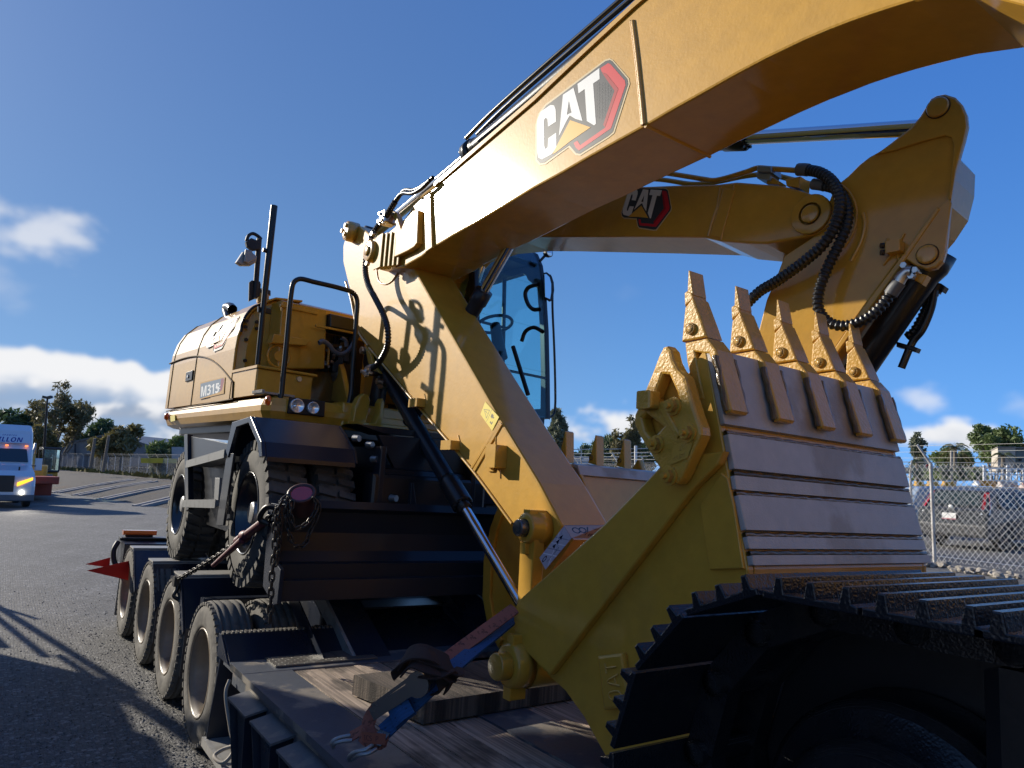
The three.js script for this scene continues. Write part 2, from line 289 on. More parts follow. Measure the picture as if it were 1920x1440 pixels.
// canvas print
function canvasTex(w, h, draw) { const c = document.createElement('canvas'); c.width = w; c.height = h; const x = c.getContext('2d'); draw(x, w, h); const t = new THREE.CanvasTexture(c); t.colorSpace = THREE.SRGBColorSpace; return t; }
function sheet(corners, thick = 0.0015) { // printed sheet through 4 corners tl, tr, br, bl (Vector3), uv kept
  const [a, b, c, d] = corners, n = b.clone().sub(a).cross(d.clone().sub(a)).normalize().multiplyScalar(thick), g = new THREE.BufferGeometry();
  const P = [], U = [], q = (pts, uvs) => { for (const i of [0, 3, 2, 0, 2, 1]) { P.push(...pts[i].toArray()); U.push(...uvs[i]); } };
  q([a, b, c, d].map((v) => v.clone().sub(n)), [[0, 1], [1, 1], [1, 0], [0, 0]]);
  q([b, a, d, c], [[1, 1], [0, 1], [0, 0], [1, 0]]);
  g.setAttribute('position', new THREE.Float32BufferAttribute(P, 3)); g.setAttribute('uv', new THREE.Float32BufferAttribute(U, 2)); g.computeVertexNormals(); g.userData = { keepUV: true }; return g;
}

// the maker's emblem as flat sticker pieces; coordinates of one sticker, mapped by f to the plane [z, y] of a plate
const LOGO = {
  edge: [[400, 900], [420, 820], [470, 752], [900, 430], [935, 420], [957, 432], [1074, 566], [1080, 605], [968, 958], [930, 990], [722, 1122], [688, 1117], [640, 1062], [472, 1184], [430, 1190], [401, 1156]],
  body: [[411, 902], [430, 826], [478, 762], [904, 441], [935, 432], [952, 440], [1062, 570], [1068, 605], [958, 950], [924, 980], [720, 1108], [694, 1104], [644, 1046], [466, 1171], [434, 1176], [411, 1150]],
  red: [[870, 492], [925, 456], [942, 463], [1046, 582], [1050, 615], [946, 925], [715, 1085], [690, 1062], [676, 1030], [704, 1014], [724, 1046], [902, 922], [1000, 640], [915, 533], [880, 520]],
  redIn: [[880, 522], [915, 535], [999, 641], [903, 918], [890, 900], [972, 655], [905, 560]],
  c: [[412, 905], [418, 858], [440, 805], [510, 757], [536, 760], [548, 790], [550, 877], [493, 914], [489, 862], [478, 848], [464, 864], [466, 1050], [474, 1074], [490, 1062], [495, 996], [552, 956], [553, 1062], [520, 1110], [450, 1148], [424, 1136], [414, 1090]],
  a: [[571, 982], [600, 684], [676, 633], [741, 872], [688, 856], [650, 832], [628, 868]], aHole: [[643, 725], [629, 828], [662, 812]],
  t: [[705, 606], [862, 492], [864, 570], [818, 602], [838, 892], [825, 904], [772, 872], [757, 642], [712, 674]],
  tri: [[524, 1112], [652, 866], [800, 918], [650, 1020], [545, 1102]],
};
function emblem(parent, f, X, fr, hex = true) {
  const P = (k, a, t, hs = []) => plateM(LOGO[k].map(f), X - a - t, t, 0, hs);
  part(parent, 'sticker_edge', P('edge', 0, 0.0012), M.decalEdge, fr);
  part(parent, 'sticker_field', P('body', 0.0012, 0.0010), M.decalGray, fr);
  const letters = [P('c', 0.0022, 0.001), plateM(LOGO.a.map(f), X - 0.0032, 0.001, 0, [LOGO.aHole.map(f)]), P('t', 0.0022, 0.001)];
  part(parent, 'sticker_letters', letters, M.decalWhite, fr);
  part(parent, 'sticker_chevron', P('red', 0.0022, 0.0008), M.decalRed, fr);
  part(parent, 'sticker_chevron_shade', P('redIn', 0.0031, 0.0006), M.decalRedD, fr);
  part(parent, 'sticker_triangle', P('tri', 0.0022, 0.0014), M.decalYellow, fr);
  if (hex) {
    const hs = [];
    for (let i = 0; i < 6; i++) for (let j = 0; j < 11; j++) {
      const x = 852 + i * 21, y = 600 + j * 24 + (i % 2) * 12; if (x + (y - 600) * 0.28 > 975 || y > 880 - i * 14 || y < 560 + i * 14) continue;
      const ring = (r) => Array.from({ length: 6 }, (_, k) => [x + r * Math.cos(k * Math.PI / 3), y + r * 1.1 * Math.sin(k * Math.PI / 3)]);
      hs.push(plateM(ring(11).map(f), X - 0.0028, 0.0006, 0, [ring(8.5).map(f)]));
    }
    if (hs.length) part(parent, 'sticker_honeycomb', hs, M.decalHex, fr);
  }
}
Object.assign(M, {
  dustyTyre: std({ map: stained([0.105, 0.10, 0.092], [0.04, 0.04, 0.04], 0.85, 512, 6, 141, 0.8), roughness: 0.85, bumpMap: grain, bumpScale: 0.0012 }),
  blackGloss: phys({ color: lin(0.012, 0.012, 0.014), roughness: 0.28, clearcoat: 0.85, clearcoatRoughness: 0.12 }),
  zincDull: std({ color: lin(0.34, 0.34, 0.34), metalness: 0.8, roughness: 0.42, bumpMap: grain, bumpScale: 0.0005 }),
  satinBlue: phys({ color: lin(0.016, 0.020, 0.032), roughness: 0.24, specularIntensity: 0.7 }),
  blueBlack: std({ color: lin(0.018, 0.022, 0.032), roughness: 0.4 }),
  stepGray: std({ map: stained([0.16, 0.165, 0.17], [0.09, 0.085, 0.08], 0.6, 256, 6, 151, 0.5), roughness: 0.5, metalness: 0.3 }),
  brownGap: std({ color: lin(0.06, 0.03, 0.01), roughness: 0.8 }),
  hoseGray: std({ color: lin(0.11, 0.115, 0.125), roughness: 0.5 }),
  mirrorShell: std({ color: lin(0.35, 0.34, 0.32), roughness: 0.3, metalness: 0.3 }),
});
Object.assign(M, {
  capSteel: std({ map: stained([0.10, 0.10, 0.105], [0.2, 0.17, 0.14], 0.7, 256, 5, 161, 0.4), roughness: 0.6 }),
  hoseLight: std({ color: lin(0.32, 0.28, 0.23), roughness: 0.7 }),
});
Object.assign(M, { maroonDark: std({ color: lin(0.05, 0.018, 0.018), roughness: 0.5 }) });
// ------------------------------------------------------------------ ground: one sheet to the horizon, rising gently towards the road on the right
const RA = 66 * R;
function groundY(x, z) {
  const az = Math.atan2(x, -z) / R, d = Math.hypot(x, z), side = sst(22, 52, az) * sst(175, 110, az);
  const t = x * Math.sin(RA) - z * Math.cos(RA);
  let y = side * (0.42 * sst(8, 15, t) + sst(18, 50, t) * 1.5 * sst(18, 60, t));
  y -= 0.12 * sst(0.8, 4, x) * sst(8.5, 5.5, x) * sst(16, 11, Math.abs(z + 4));
  return y;
}
const groundTex = (() => {
  const S = 1024, cells = (p, sd) => { const tone = new Float32Array(S * S), h = new Float32Array(S * S); const w = (n) => ((n % p) + p) % p;
    for (let j = 0; j < S; j++) for (let i = 0; i < S; i++) { const x = i / S * p, y = j / S * p, xi = Math.floor(x), yi = Math.floor(y); let d1 = 9, d2 = 9, t = 0; for (let a = -1; a <= 1; a++) for (let b = -1; b <= 1; b++) { const cx = w(xi + a), cy = w(yi + b), px = xi + a + 0.15 + 0.7 * hash(cx, cy, sd), py = yi + b + 0.15 + 0.7 * hash(cx, cy, sd + 1), d = (px - x) ** 2 + (py - y) ** 2; if (d < d1) { d2 = d1; d1 = d; t = hash(cx, cy, sd + 2); } else if (d < d2) d2 = d; } tone[j * S + i] = t; h[j * S + i] = Math.min(1, (Math.sqrt(d2) - Math.sqrt(d1)) * 2.2); } return { tone, h }; };
  const A = cells(84, 41), B = cells(170, 57), at = (m, u, v) => m[Math.min(S - 1, Math.floor(v * S)) * S + Math.min(S - 1, Math.floor(u * S))];
  return { map: tex(S, (u, v) => {
    const big = tfb(u, v, 4, 4, 301), a = at(A.tone, u, v), ha = at(A.h, u, v), b = at(B.tone, u, v), hb = at(B.h, u, v);
    const k = (0.72 + 0.4 * big) * (0.62 + 0.5 * a * a + 0.34 * b) * (0.72 + 0.28 * sst(0.0, 0.5, ha)) * (0.8 + 0.2 * hb), c = a > 0.86 ? 1.35 : 1;
    return [s255(0.165 * k * c + 0.004 * b), s255(0.160 * k * c + 0.002), s255(0.155 * k * c)];
  }, 2.6), bump: tex(S, gray((u, v) => 0.6 * at(A.h, u, v) * (0.4 + 0.6 * at(A.tone, u, v)) + 0.4 * at(B.h, u, v) * at(B.tone, u, v)), 2.6, false) };
})();
M.asphalt = std({ map: groundTex.map, roughness: 0.86, bumpMap: groundTex.bump, bumpScale: 0.009 });
{
  const pos = [], idx = [], rings = []; let r = 0.6; while (r < 1500) { rings.push(r); r *= r < 70 ? 1.07 : 1.28; } rings.push(1500);
  const N = 144; pos.push(0, 0, 0);
  for (const q of rings) for (let i = 0; i < N; i++) { const a = i / N * 2 * Math.PI, x = q * Math.sin(a), z = -q * Math.cos(a); pos.push(x, groundY(x, z), z); }
  for (let i = 0; i < N; i++) idx.push(0, 1 + (i + 1) % N, 1 + i);
  for (let k = 0; k + 1 < rings.length; k++) for (let i = 0; i < N; i++) { const a = 1 + k * N + i, b = 1 + k * N + (i + 1) % N, c = a + N, d = b + N; idx.push(a, b, c, b, d, c); }
  const g = new THREE.BufferGeometry(); g.setAttribute('position', new THREE.Float32BufferAttribute(pos, 3)); g.setIndex(idx); g.computeVertexNormals();
  struct('ground', g, M.asphalt);
}
// loose chippings on the near yard
{
  const gm = new THREE.IcosahedronGeometry(1, 0), p = gm.attributes.position; for (let i = 0; i < p.count; i++) { const k = 0.75 + 0.5 * hash(Math.round(p.getX(i) * 40), Math.round(p.getY(i) * 40 + p.getZ(i) * 97), 3); p.setXYZ(i, p.getX(i) * k, p.getY(i) * k * 0.7, p.getZ(i) * k); } gm.computeVertexNormals();
  const n = 15000, im = new THREE.InstancedMesh(gm, std({ color: lin(1, 1, 1), roughness: 0.85 }), n), m = new THREE.Matrix4(), q = new THREE.Quaternion(), c = new THREE.Color();
  for (let i = 0; i < n; i++) {
    const d = 3.0 - 2.6 * Math.log(1 - 0.985 * rnd()), a = rr(-4, 16) * R, x = Math.min(d * Math.sin(a), 1.9) , z = -d * Math.cos(a), s = 0.003 + 0.007 * Math.pow(rnd(), 2.4);
    q.setFromEuler(new THREE.Euler(rr(0, 6), rr(0, 6), rr(0, 6))); m.compose(V(x, groundY(x, z) + s * 0.25, z), q, V(s, s, s)); im.setMatrixAt(i, m);
    const k = rr(0.10, 0.24); im.setColorAt(i, c.setRGB(k * 1.03, k, k * 0.95));
  }
  im.name = 'loose_chippings'; im.userData = { label: 'loose grey stone chippings scattered over the near asphalt yard', category: 'gravel', kind: 'stuff' }; im.castShadow = im.receiveShadow = true; scene.add(im);
}
// ------------------------------------------------------------------ the low-bed trailer
const TR = thing('lowbed_trailer', 'dark blue low-bed trailer with worn timber deck and four dusty axles', 'trailer', T, [1.375, 0, -4]);
{
  const DY = 0.74, ZE = -4.68, ZF = 3.2, W = 2.75;
  // deck: steel side strips and single planks between them
  part(TR, 'side_rail', [box(-0.02, 0.27, DY - 0.035, DY, ZE, ZF, 0.006), box(0.0, 0.02, DY - 0.12, DY - 0.035, ZE, ZF, 0.004)], M.deckSteel, T);
  part(TR, 'side_rail', [box(W - 0.27, W + 0.02, DY - 0.035, DY, ZE, ZF, 0.006)], M.deckSteel, T);
  part(TR, 'deck_strip', box(0.845, 1.14, DY - 0.03, DY + 0.004, -3.25, ZF, 0.005), M.deckSteel, T);
  part(TR, 'deck_strip', box(1.7, 1.98, DY - 0.03, DY + 0.004, -3.25, ZF, 0.005), M.deckSteel, T);
  const planks = (x0, x1, n, z0, z1) => { const w = (x1 - x0) / n; for (let i = 0; i < n; i++) { let z = z0; while (z < z1) { const L = Math.min(z1 - z, rr(1.5, 2.6)), h = rr(-0.006, 0.004); const g = box(x0 + i * w + 0.003, x0 + (i + 1) * w - 0.003, DY - 0.05, DY + h, z + 0.003, z + L - 0.003, 0.006); if (z === z0) g.translate(0, 0, rr(0, 0.03)); part(TR, 'plank', g, [M.plank, M.plankB, M.plank][(i + Math.round(z * 3)) % 3 < 0 ? 0 : Math.abs(i + Math.round(z * 3)) % 3], T); z += L; } } };
  planks(0.275, 0.84, 3, -4.40, ZF); planks(1.145, 1.695, 3, -3.9, ZF); planks(1.985, 2.475, 3, -3.9, ZF); planks(0.845, 1.14, 2, -4.40, -3.255);
  part(TR, 'deck_frame', [box(0.35, 2.4, 0.3, DY - 0.055, -4.5, ZF, 0.02), box(0.03, 2.72, DY - 0.11, DY - 0.056, ZE + 0.02, ZF, 0.004)], M.navy, T);
  part(TR, 'end_plate', [box(-0.02, 0.84, DY - 0.04, DY + 0.002, ZE - 0.16, -4.405, 0.005), box(0.845, 2.77, DY - 0.04, DY + 0.002, ZE - 0.1, -4.405, 0.005)], M.deckSteel, T);
  part(TR, 'tread_plate', box(0.19, 0.62, DY + 0.003, DY + 0.014, -4.70, -4.47, 0.003), M.tread, T);
  part(TR, 'tread_plate', box(0.625, 0.86, DY + 0.003, DY + 0.014, -4.76, -4.47, 0.003), M.tread, T);
  // upturned toe board with a serrated top edge
  const toe = part(TR, 'toe_board', [plateM([[-4.74, DY + 0.0], [-4.70, DY + 0.003], [-4.92, DY + 0.125], [-4.97, DY + 0.125], [-4.97, DY + 0.11], [-4.93, DY + 0.108]], -0.02, 0.74, 0.003)], M.navy, T);
  part(toe, 'serrated_edge', Array.from({ length: 26 }, (_, i) => box(-0.02 + i * 0.0285, -0.02 + i * 0.0285 + 0.017, DY + 0.122, DY + 0.136, -4.965, -4.91, 0.003)), M.tread, T);
  part(toe, 'toe_end', [plateM([[-4.96, DY - 0.01], [-4.69, DY - 0.01], [-4.915, DY + 0.125], [-4.96, DY + 0.125]], -0.035, 0.012, 0.003)], M.navy, T);
  // sloping beams up to the bogie
  const beam = (x0, x1, m) => hull4([V(x0, 0.68, -4.62), V(x1, 0.68, -4.62), V(x1, DY, -4.52), V(x0, DY, -4.52)], [V(x0, 0.98, -5.3), V(x1, 0.98, -5.3), V(x1, 1.06, -5.2), V(x0, 1.06, -5.2)]);
  part(TR, 'ramp_beam', [beam(0.74, 0.98)], M.navy, T); part(TR, 'ramp_beam', [beam(1.75, 2.0)], M.navy, T);
  part(TR, 'ramp_edge', [beam(0.715, 0.739)], M.bright, T);  // paler strip paints the sunlit side face of the beam
  part(TR, 'ramp_web', [beam(0.52, 0.53), hull4([V(0.99, 0.70, -4.7), V(1.74, 0.70, -4.7), V(1.74, 0.74, -4.65), V(0.99, 0.74, -4.65)], [V(0.99, 0.92, -5.5), V(1.74, 0.92, -5.5), V(1.74, 0.98, -5.5), V(0.99, 0.98, -5.5)])], M.navy, T);
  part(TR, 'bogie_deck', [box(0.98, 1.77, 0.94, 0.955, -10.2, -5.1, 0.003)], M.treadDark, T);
  part(TR, 'bogie_frame', [box(0.75, 0.97, 0.55, 1.0, -10.3, -5.25, 0.02), box(1.78, 2.0, 0.55, 1.0, -10.3, -5.25, 0.02), ...[-6.1, -7.35, -8.55, -9.85].map((z) => box(0.1, 2.65, 0.62, 0.9, z - 0.06, z + 0.06, 0.01))], M.navy, T);
  // wheels
  const tyreT = (x, c, w = 0.27) => { const r = 0.485, gr = []; const pr = [[0.29, 0.03], [0.305, 0.006], [0.33, -0.004], [0.40, -0.006], [0.445, 0.006], [0.468, 0.022], [0.482, 0.036]]; for (const [a, b] of [[0.05, 0.062], [0.098, 0.11], [0.16, 0.172], [0.208, 0.22]]) pr.push([r, a - 0.003], [r - 0.016, a], [r - 0.016, b], [r, b + 0.003]); pr.push([0.482, w - 0.036], [0.468, w - 0.022], [0.445, w - 0.006], [0.40, w + 0.006], [0.33, w + 0.004], [0.29, w - 0.03]);
    for (let i = 0; i < 46; i++) { const a = i / 46 * 6.283; gr.push(box(x - 0.001, x + 0.028, -0.02, 0.02, 0.452, 0.476, 0.004).rotateX(a).translate(0, c.y, c.z)); }
    return [turnX(pr, x, c.y, c.z, 72), ...gr]; };
  for (const zc of [-5.52, -6.74, -7.96, -9.28]) {
    const c = V(0, 0.485, zc);
    const w = part(TR, 'wheel', tyreT(0, c), M.dusty, T);
    part(w, 'rim', turnX([[0.298, 0.03], [0.302, 0.008], [0.292, 0.0], [0.284, 0.012], [0.272, 0.03], [0.262, 0.05], [0.252, 0.12], [0.235, 0.16], [0.20, 0.175], [0.12, 0.178], [0.10, 0.13], [0.085, 0.12], [0, 0.12]], 0, c.y, c.z, 56), M.rim, T);
    part(w, 'wheel_nut', Array.from({ length: 10 }, (_, i) => bolt(V(0.178, c.y + 0.16 * Math.cos(i * 0.628), c.z + 0.16 * Math.sin(i * 0.628)), V(-1, 0, 0), 0.016, 0.03)), M.rim, T);
    part(TR, 'wheel', tyreT(0.335, c), M.dusty, T); part(TR, 'wheel', tyreT(2.145, c), M.dusty, T); part(TR, 'wheel', tyreT(2.48, c), M.dusty, T);
    part(TR, 'axle', rod(V(0.3, c.y, c.z), V(2.45, c.y, c.z), 0.07), M.navy, T);
  }
  // mudguards between the axles: sloping front, dusty top flange painted paler for the sun on it, wedge-shaped side
  for (const [zb, zt, yb, yt] of [[-6.17, -6.62, 0.66, 1.01], [-7.42, -7.92, 0.62, 0.97], [-8.66, -9.2, 0.60, 0.965]]) {
    const m = part(TR, 'mudguard', [hull4([V(0.02, yb, zb), V(0.74, yb, zb), V(0.74, yb, zb - 0.012), V(0.02, yb, zb - 0.012)], [V(0.02, yt, zt + 0.12), V(0.74, yt, zt + 0.12), V(0.74, yt, zt + 0.1), V(0.02, yt, zt + 0.1)]), box(0.02, 0.74, 0.3, yb, zb - 0.012, zb, 0.003)], M.navy, T);
    part(m, 'mudguard_side', [plateM([[zb, yb - 0.02], [zt + 0.12, yt], [zt - 0.12, yt], [zt - 0.12, yt - 0.02], [zb - 0.02, yb - 0.05]], 0.005, 0.014, 0.002)], M.navy, T);
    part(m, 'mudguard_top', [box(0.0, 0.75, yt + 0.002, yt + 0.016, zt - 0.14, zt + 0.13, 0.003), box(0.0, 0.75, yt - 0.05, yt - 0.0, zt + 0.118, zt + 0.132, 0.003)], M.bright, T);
  }
  // rear end with lights
  part(TR, 'rear_frame', [box(0.0, 2.75, 0.70, 0.99, -10.35, -10.2, 0.01), box(0.0, 0.5, 0.72, 0.96, -10.2, -9.75, 0.01), box(0.02, 0.06, 0.1, 0.8, -10.0, -9.97, 0.004), box(0.02, 0.62, 0.12, 0.7, -9.92, -9.90, 0.01)], M.navy, T);
  part(TR, 'rear_frame_top', [box(0.0, 0.9, 0.992, 1.002, -10.35, -10.1, 0.002)], M.stepGray, T);
  const lb = part(TR, 'light_bar', [box(0.05, 0.36, 1.005, 1.03, -10.25, -10.15, 0.006)], M.plastic, T);
  part(lb, 'amber_lens', [box(0.02, 0.40, 1.03, 1.085, -10.27, -10.13, 0.018)], M.amber, T);
  part(TR, 'hose_reel', tube([V(-0.03, 0.95, -10.1), V(-0.07, 0.86, -10.05), V(-0.06, 0.74, -10.0), V(-0.02, 0.66, -9.95)], 0.03, 8), M.plastic, T);
  // hanging side brackets along the deck: tapered channels with sloping caps
  for (let i = 0; i < 12; i++) {
    const z = -4.32 + i * 0.44; if (z > ZF - 0.3) break;
    const ch = part(TR, 'bracket', [hull4([V(-0.06, 0.635, z + 0.02), V(0.10, 0.66, z + 0.02), V(0.10, 0.66, z + 0.34), V(-0.06, 0.635, z + 0.34)], [V(-0.03, 0.16, z + 0.13), V(0.12, 0.16, z + 0.13), V(0.12, 0.16, z + 0.23), V(-0.03, 0.16, z + 0.23)]), ...[0.02, 0.33].map((o) => hull4([V(-0.11, 0.634, z + o), V(0.1, 0.66, z + o), V(0.1, 0.66, z + o + 0.012), V(-0.11, 0.634, z + o + 0.012)], [V(-0.06, 0.16, z + (o < 0.1 ? 0.11 : 0.24)), V(0.1, 0.16, z + (o < 0.1 ? 0.11 : 0.24)), V(0.1, 0.16, z + (o < 0.1 ? 0.122 : 0.252)), V(-0.06, 0.16, z + (o < 0.1 ? 0.122 : 0.252))]))], M.navy, T);
    part(ch, 'bracket_cap', hull4([V(-0.115, 0.635, z + 0.0), V(0.02, 0.665, z + 0.0), V(0.02, 0.677, z + 0.0), V(-0.115, 0.647, z + 0.0)], [V(-0.115, 0.635, z + 0.36), V(0.02, 0.665, z + 0.36), V(0.02, 0.677, z + 0.36), V(-0.115, 0.647, z + 0.36)]), M.capSteel, T);
    part(ch, 'bracket_face', hull4([V(-0.075, 0.63, z + 0.06), V(-0.075, 0.63, z + 0.31), V(-0.065, 0.63, z + 0.31), V(-0.065, 0.63, z + 0.06)], [V(-0.045, 0.2, z + 0.15), V(-0.045, 0.2, z + 0.22), V(-0.035, 0.2, z + 0.22), V(-0.035, 0.2, z + 0.15)]), M.navy, T);
  }
  part(TR, 'end_panel', [plateZM([[-0.03, 0.72], [0.2, 0.72], [0.2, 0.24], [-0.06, 0.24]], -4.90, 0.02, 0.003)], M.navy, T);
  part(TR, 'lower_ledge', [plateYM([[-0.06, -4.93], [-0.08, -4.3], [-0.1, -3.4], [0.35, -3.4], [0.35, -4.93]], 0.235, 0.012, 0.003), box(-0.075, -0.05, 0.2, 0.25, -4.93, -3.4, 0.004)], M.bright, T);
  part(TR, 'red_reflector', box(0.02, 0.03, 0.26, 0.36, -4.05, -3.9, 0.003), M.redLens, T);
  part(TR, 'white_reflector', box(0.03, 0.045, 0.26, 0.4, -4.18, -4.1, 0.003), M.white, T);
  part(TR, 'air_line', tube([V(-0.03, 0.66, -4.62), V(-0.05, 0.6, -4.6), V(-0.03, 0.42, -4.5), V(-0.02, 0.32, -4.42), V(-0.07, 0.27, -4.4), V(-0.1, 0.28, -4.5), V(-0.05, 0.30, -4.52), V(0.02, 0.34, -4.45)], 0.011, 8), M.hoseLight, T);
}
Object.keys(M);
// timber bearer under the bucket
single('timber_bearer', (() => { const a = T.y([660, 1302], 0.75), b = T.y([793, 1358], 0.75), h = 0.1; const d = V(1, 0, 0.02); return hull4([a, b, V(b.x, 0.75 + h, b.z), V(a.x, 0.75 + h, a.z)], [a, b, V(b.x, 0.75 + h, b.z), V(a.x, 0.75 + h, a.z)].map((p) => p.clone().add(V(1.9, 0, -0.08)))); })(), M.timber, 'dark timber bearer lying across the deck under the near bucket', 'timber', T, [1.2, 0.75, -3.5]);
// two red warning pennants at the trailer corner
{
  const flag = (pts, label) => { const p = pts.map((q) => T.z(q[0], q[1])); single('warning_pennant', [hull4([p[0], p[1], p[1].clone().add(V(0, 0, 0.004)), p[0].clone().add(V(0, 0, 0.004))], [p[2], p[2].clone().add(V(0, 0.002, 0)), p[2].clone().add(V(0, 0.002, 0.004)), p[2].clone().add(V(0, 0, 0.004))])], M.red, label, 'pennant', T, [-0.3, 0.9, -9.5], 'red pennants at the trailer corner'); };
  flag([[[244, 1051], -9.25], [[240, 1088], -9.25], [[163, 1070], -9.0]], 'front red triangular warning pennant at the rear trailer corner');
  flag([[[207, 1045], -9.9], [[205, 1064], -9.9], [[160, 1058], -9.7]], 'rear red triangular warning pennant half behind the front one');
}
// ------------------------------------------------------------------ the near tracked excavator
const EX = thing('tracked_excavator', 'yellow tracked excavator in front with arched boom, curled bucket and black track', 'excavator', T, [1.37, 0.74, 1.2]);
const zy = (v) => [v.z, v.y];
const tx = (p, X) => zy(T.x(p, X));
{
  // boom: box section, two bent side plates welded to top and bottom plates
  const BX = 1.12, BW = 0.5;
  const low = [[705, 500], [713, 506], [755, 501], [790, 481], [806, 468], [850, 441], [900, 413], [950, 383], [1000, 353], [1050, 326], [1100, 297], [1155, 266], [1208, 237], [1262, 205], [1318, 174], [1380, 139], [1437, 109], [1508, 75], [1556, 55], [1595, 40], [1635, 26], [1675, 13], [1714, 1]];
  const up = [[1232, -20], [1190, 16], [1100, 99], [1004, 190], [900, 279], [817, 350], [798, 364], [776, 384], [760, 408], [735, 432], [715, 443], [700, 452], [695, 470], [697, 488]];
  const lowM = low.map((p) => tx(p, BX)), upM = up.map((p) => tx(p, BX));
  const ends = [[-0.98, 3.66], [-0.8, 3.5], [-0.5, 3.05], [-0.15, 2.5], [0.0, 2.25], [0.15, 2.15], [0.3, 2.2], [0.36, 2.35], [0.3, 2.52], [-0.1, 3.2], [-0.5, 3.8], [-0.85, 4.25], [-1.2, 4.56], [-1.6, 4.72], [-2.0, 4.68]];
  const outline = [...lowM, ...ends, ...upM];
  const boom = part(EX, 'boom', plateM(outline, BX, BW, 0.012), M.yellow, T);
  // top plate standing proud of the side plate
  const tp = [...upM.slice(0, 6)], strip = [];
  for (let i = 0; i + 1 < tp.length; i++) { const a = tp[i], b = tp[i + 1], q = (p, o) => V(p[0], p[1], o); const n = 0.03, o = 0.016;
    strip.push(hull4([V(BX - o, a[1] - 0.004, a[0]), V(BX + BW + o, a[1] - 0.004, a[0]), V(BX + BW + o, a[1] + n, a[0]), V(BX - o, a[1] + n, a[0])], [V(BX - o, b[1] - 0.004, b[0]), V(BX + BW + o, b[1] - 0.004, b[0]), V(BX + BW + o, b[1] + n, b[0]), V(BX - o, b[1] + n, b[0])])); }
  part(boom, 'top_plate', strip, M.yellow, T);
  const bead = (px, X, r, m = M.yellowB) => tube(px.map((p) => T.x(p, X)), r, 8, px.length * 6);
  part(boom, 'weld_seam', [bead([[1187, 40], [1194, 95], [1200, 150], [1205, 200], [1208, 234]], BX, 0.013), bead([[1183, 40], [1190, 95], [1196, 150], [1201, 200], [1204, 234]], BX, 0.008), rod(T.x([1210, 236], BX), V(BX + BW, T.x([1210, 236], BX).y, T.x([1210, 236], BX).z), 0.010)], M.yellowB, T);
  part(boom, 'stiffener', [plate(T, [[795, 366], [806, 358], [810, 464], [797, 473]], BX - 0.022, 0.024, 0.006)], M.yellow, T);
  part(boom, 'weld_seam', bead([[810, 366], [812, 420], [813, 462]], BX, 0.008), M.yellowB, T);
  part(boom, 'nose_plate', plate(T, [[784, 394], [782, 455], [776, 463], [765, 470], [708, 497], [700, 486], [697, 466], [706, 446], [722, 440], [735, 430], [741, 425], [738, 408], [728, 398], [733, 393], [742, 398], [752, 430], [760, 410], [775, 394]], BX - 0.05, 0.05, 0.008), M.yellow, T);
  emblem(boom, ([x, y]) => tx([900 + x / 3.84, y / 3.84], BX - 0.001), BX - 0.001, T);
  // hoses clamp, hard pipes over the nose
  part(boom, 'hard_pipe', [tube([[806, 338], [792, 352], [775, 362], [752, 364], [738, 382], [722, 408], [712, 424]].map((p) => T.x(p, 1.06)), 0.017), tube([[812, 333], [796, 346], [778, 356], [757, 358], [745, 374], [730, 398]].map((p) => T.x(p, 1.14)), 0.017)], M.satin, T);
  const c0 = T.x([724, 410], 1.05);
  part(boom, 'pipe_clamp', [box(1.01, 1.12, c0.y - 0.05, c0.y + 0.06, c0.z - 0.06, c0.z + 0.05, 0.012), ...[[-0.03, 0.04], [0.02, -0.03], [-0.035, -0.03]].map(([a, b]) => bolt(V(1.01, c0.y + b, c0.z + a), V(-1, 0, 0), 0.016, 0.02))], M.zinc, T);
  // pin with retainer at the boom nose
  const np = T.x([705, 474], 1.06);
  part(boom, 'nose_pin', [turnX([[0, -0.02], [0.085, -0.02], [0.095, 0], [0.095, 0.14], [0, 0.14]], 1.0, np.y, np.z), turnX([[0, 0], [0.045, 0], [0.045, 0.02], [0, 0.02]], 0.965, np.y, np.z)], M.yellowB, T);
  part(boom, 'shim_stack', [0, 1, 2, 3, 4].map((i) => { const q = T.x([718 + i * 5, 470 - i * 2], 1.06); return box(1.02 + i * 0.016, 1.032 + i * 0.016, q.y - 0.16, q.y + 0.13, q.z - 0.09 - 0.012 * i, q.z + 0.06, 0.01); }), M.yellow, T);
  part(boom, 'retainer_bolt', [[-0.05, 0.12], [0.02, 0.15], [-0.03, -0.1], [-0.06, -0.02]].map(([a, b]) => bolt(V(1.02, np.y + b, np.z + a), V(-1, 0, 0), 0.022, 0.03)), M.zinc, T);

  // stick cylinder on top of the boom
  const P = T.x([663, 436], 1.19), rodA = V(1.37, P.y, P.z), end = T.x([1200, 26], 1.37), dirC = end.clone().sub(rodA).normalize(), head = T.x([885, 276], 1.37), L = head.clone().sub(rodA).dot(dirC);
  const at = (t) => rodA.clone().addScaledVector(dirC, t);
  const cyl = part(EX, 'stick_cylinder', [turn([[0, 0], [0.085, 0], [0.085, 0.12], [0.076, 0.13], [0.074, 0.6], [0.074, 4.2], [0, 4.2]], at(L - 0.02), at(L + 4.18), 28)], M.black, T);
  part(cyl, 'head_flange', [turn([[0, 0], [0.1, 0], [0.1, 0.075], [0, 0.075]], at(L - 0.03), at(L + 0.045), 24), ...Array.from({ length: 10 }, (_, i) => { const a = i / 10 * 6.283, u = V(1, 0, 0), w = dirC.clone().cross(u).normalize(); return bolt(at(L - 0.03).addScaledVector(u, Math.cos(a) * 0.083).addScaledVector(w, Math.sin(a) * 0.083), dirC.clone().negate(), 0.012, 0.02); })], M.black, T);
  part(cyl, 'cylinder_rod', rod(at(0.02), at(L), 0.047, 0.047, 28), M.chrome, T);
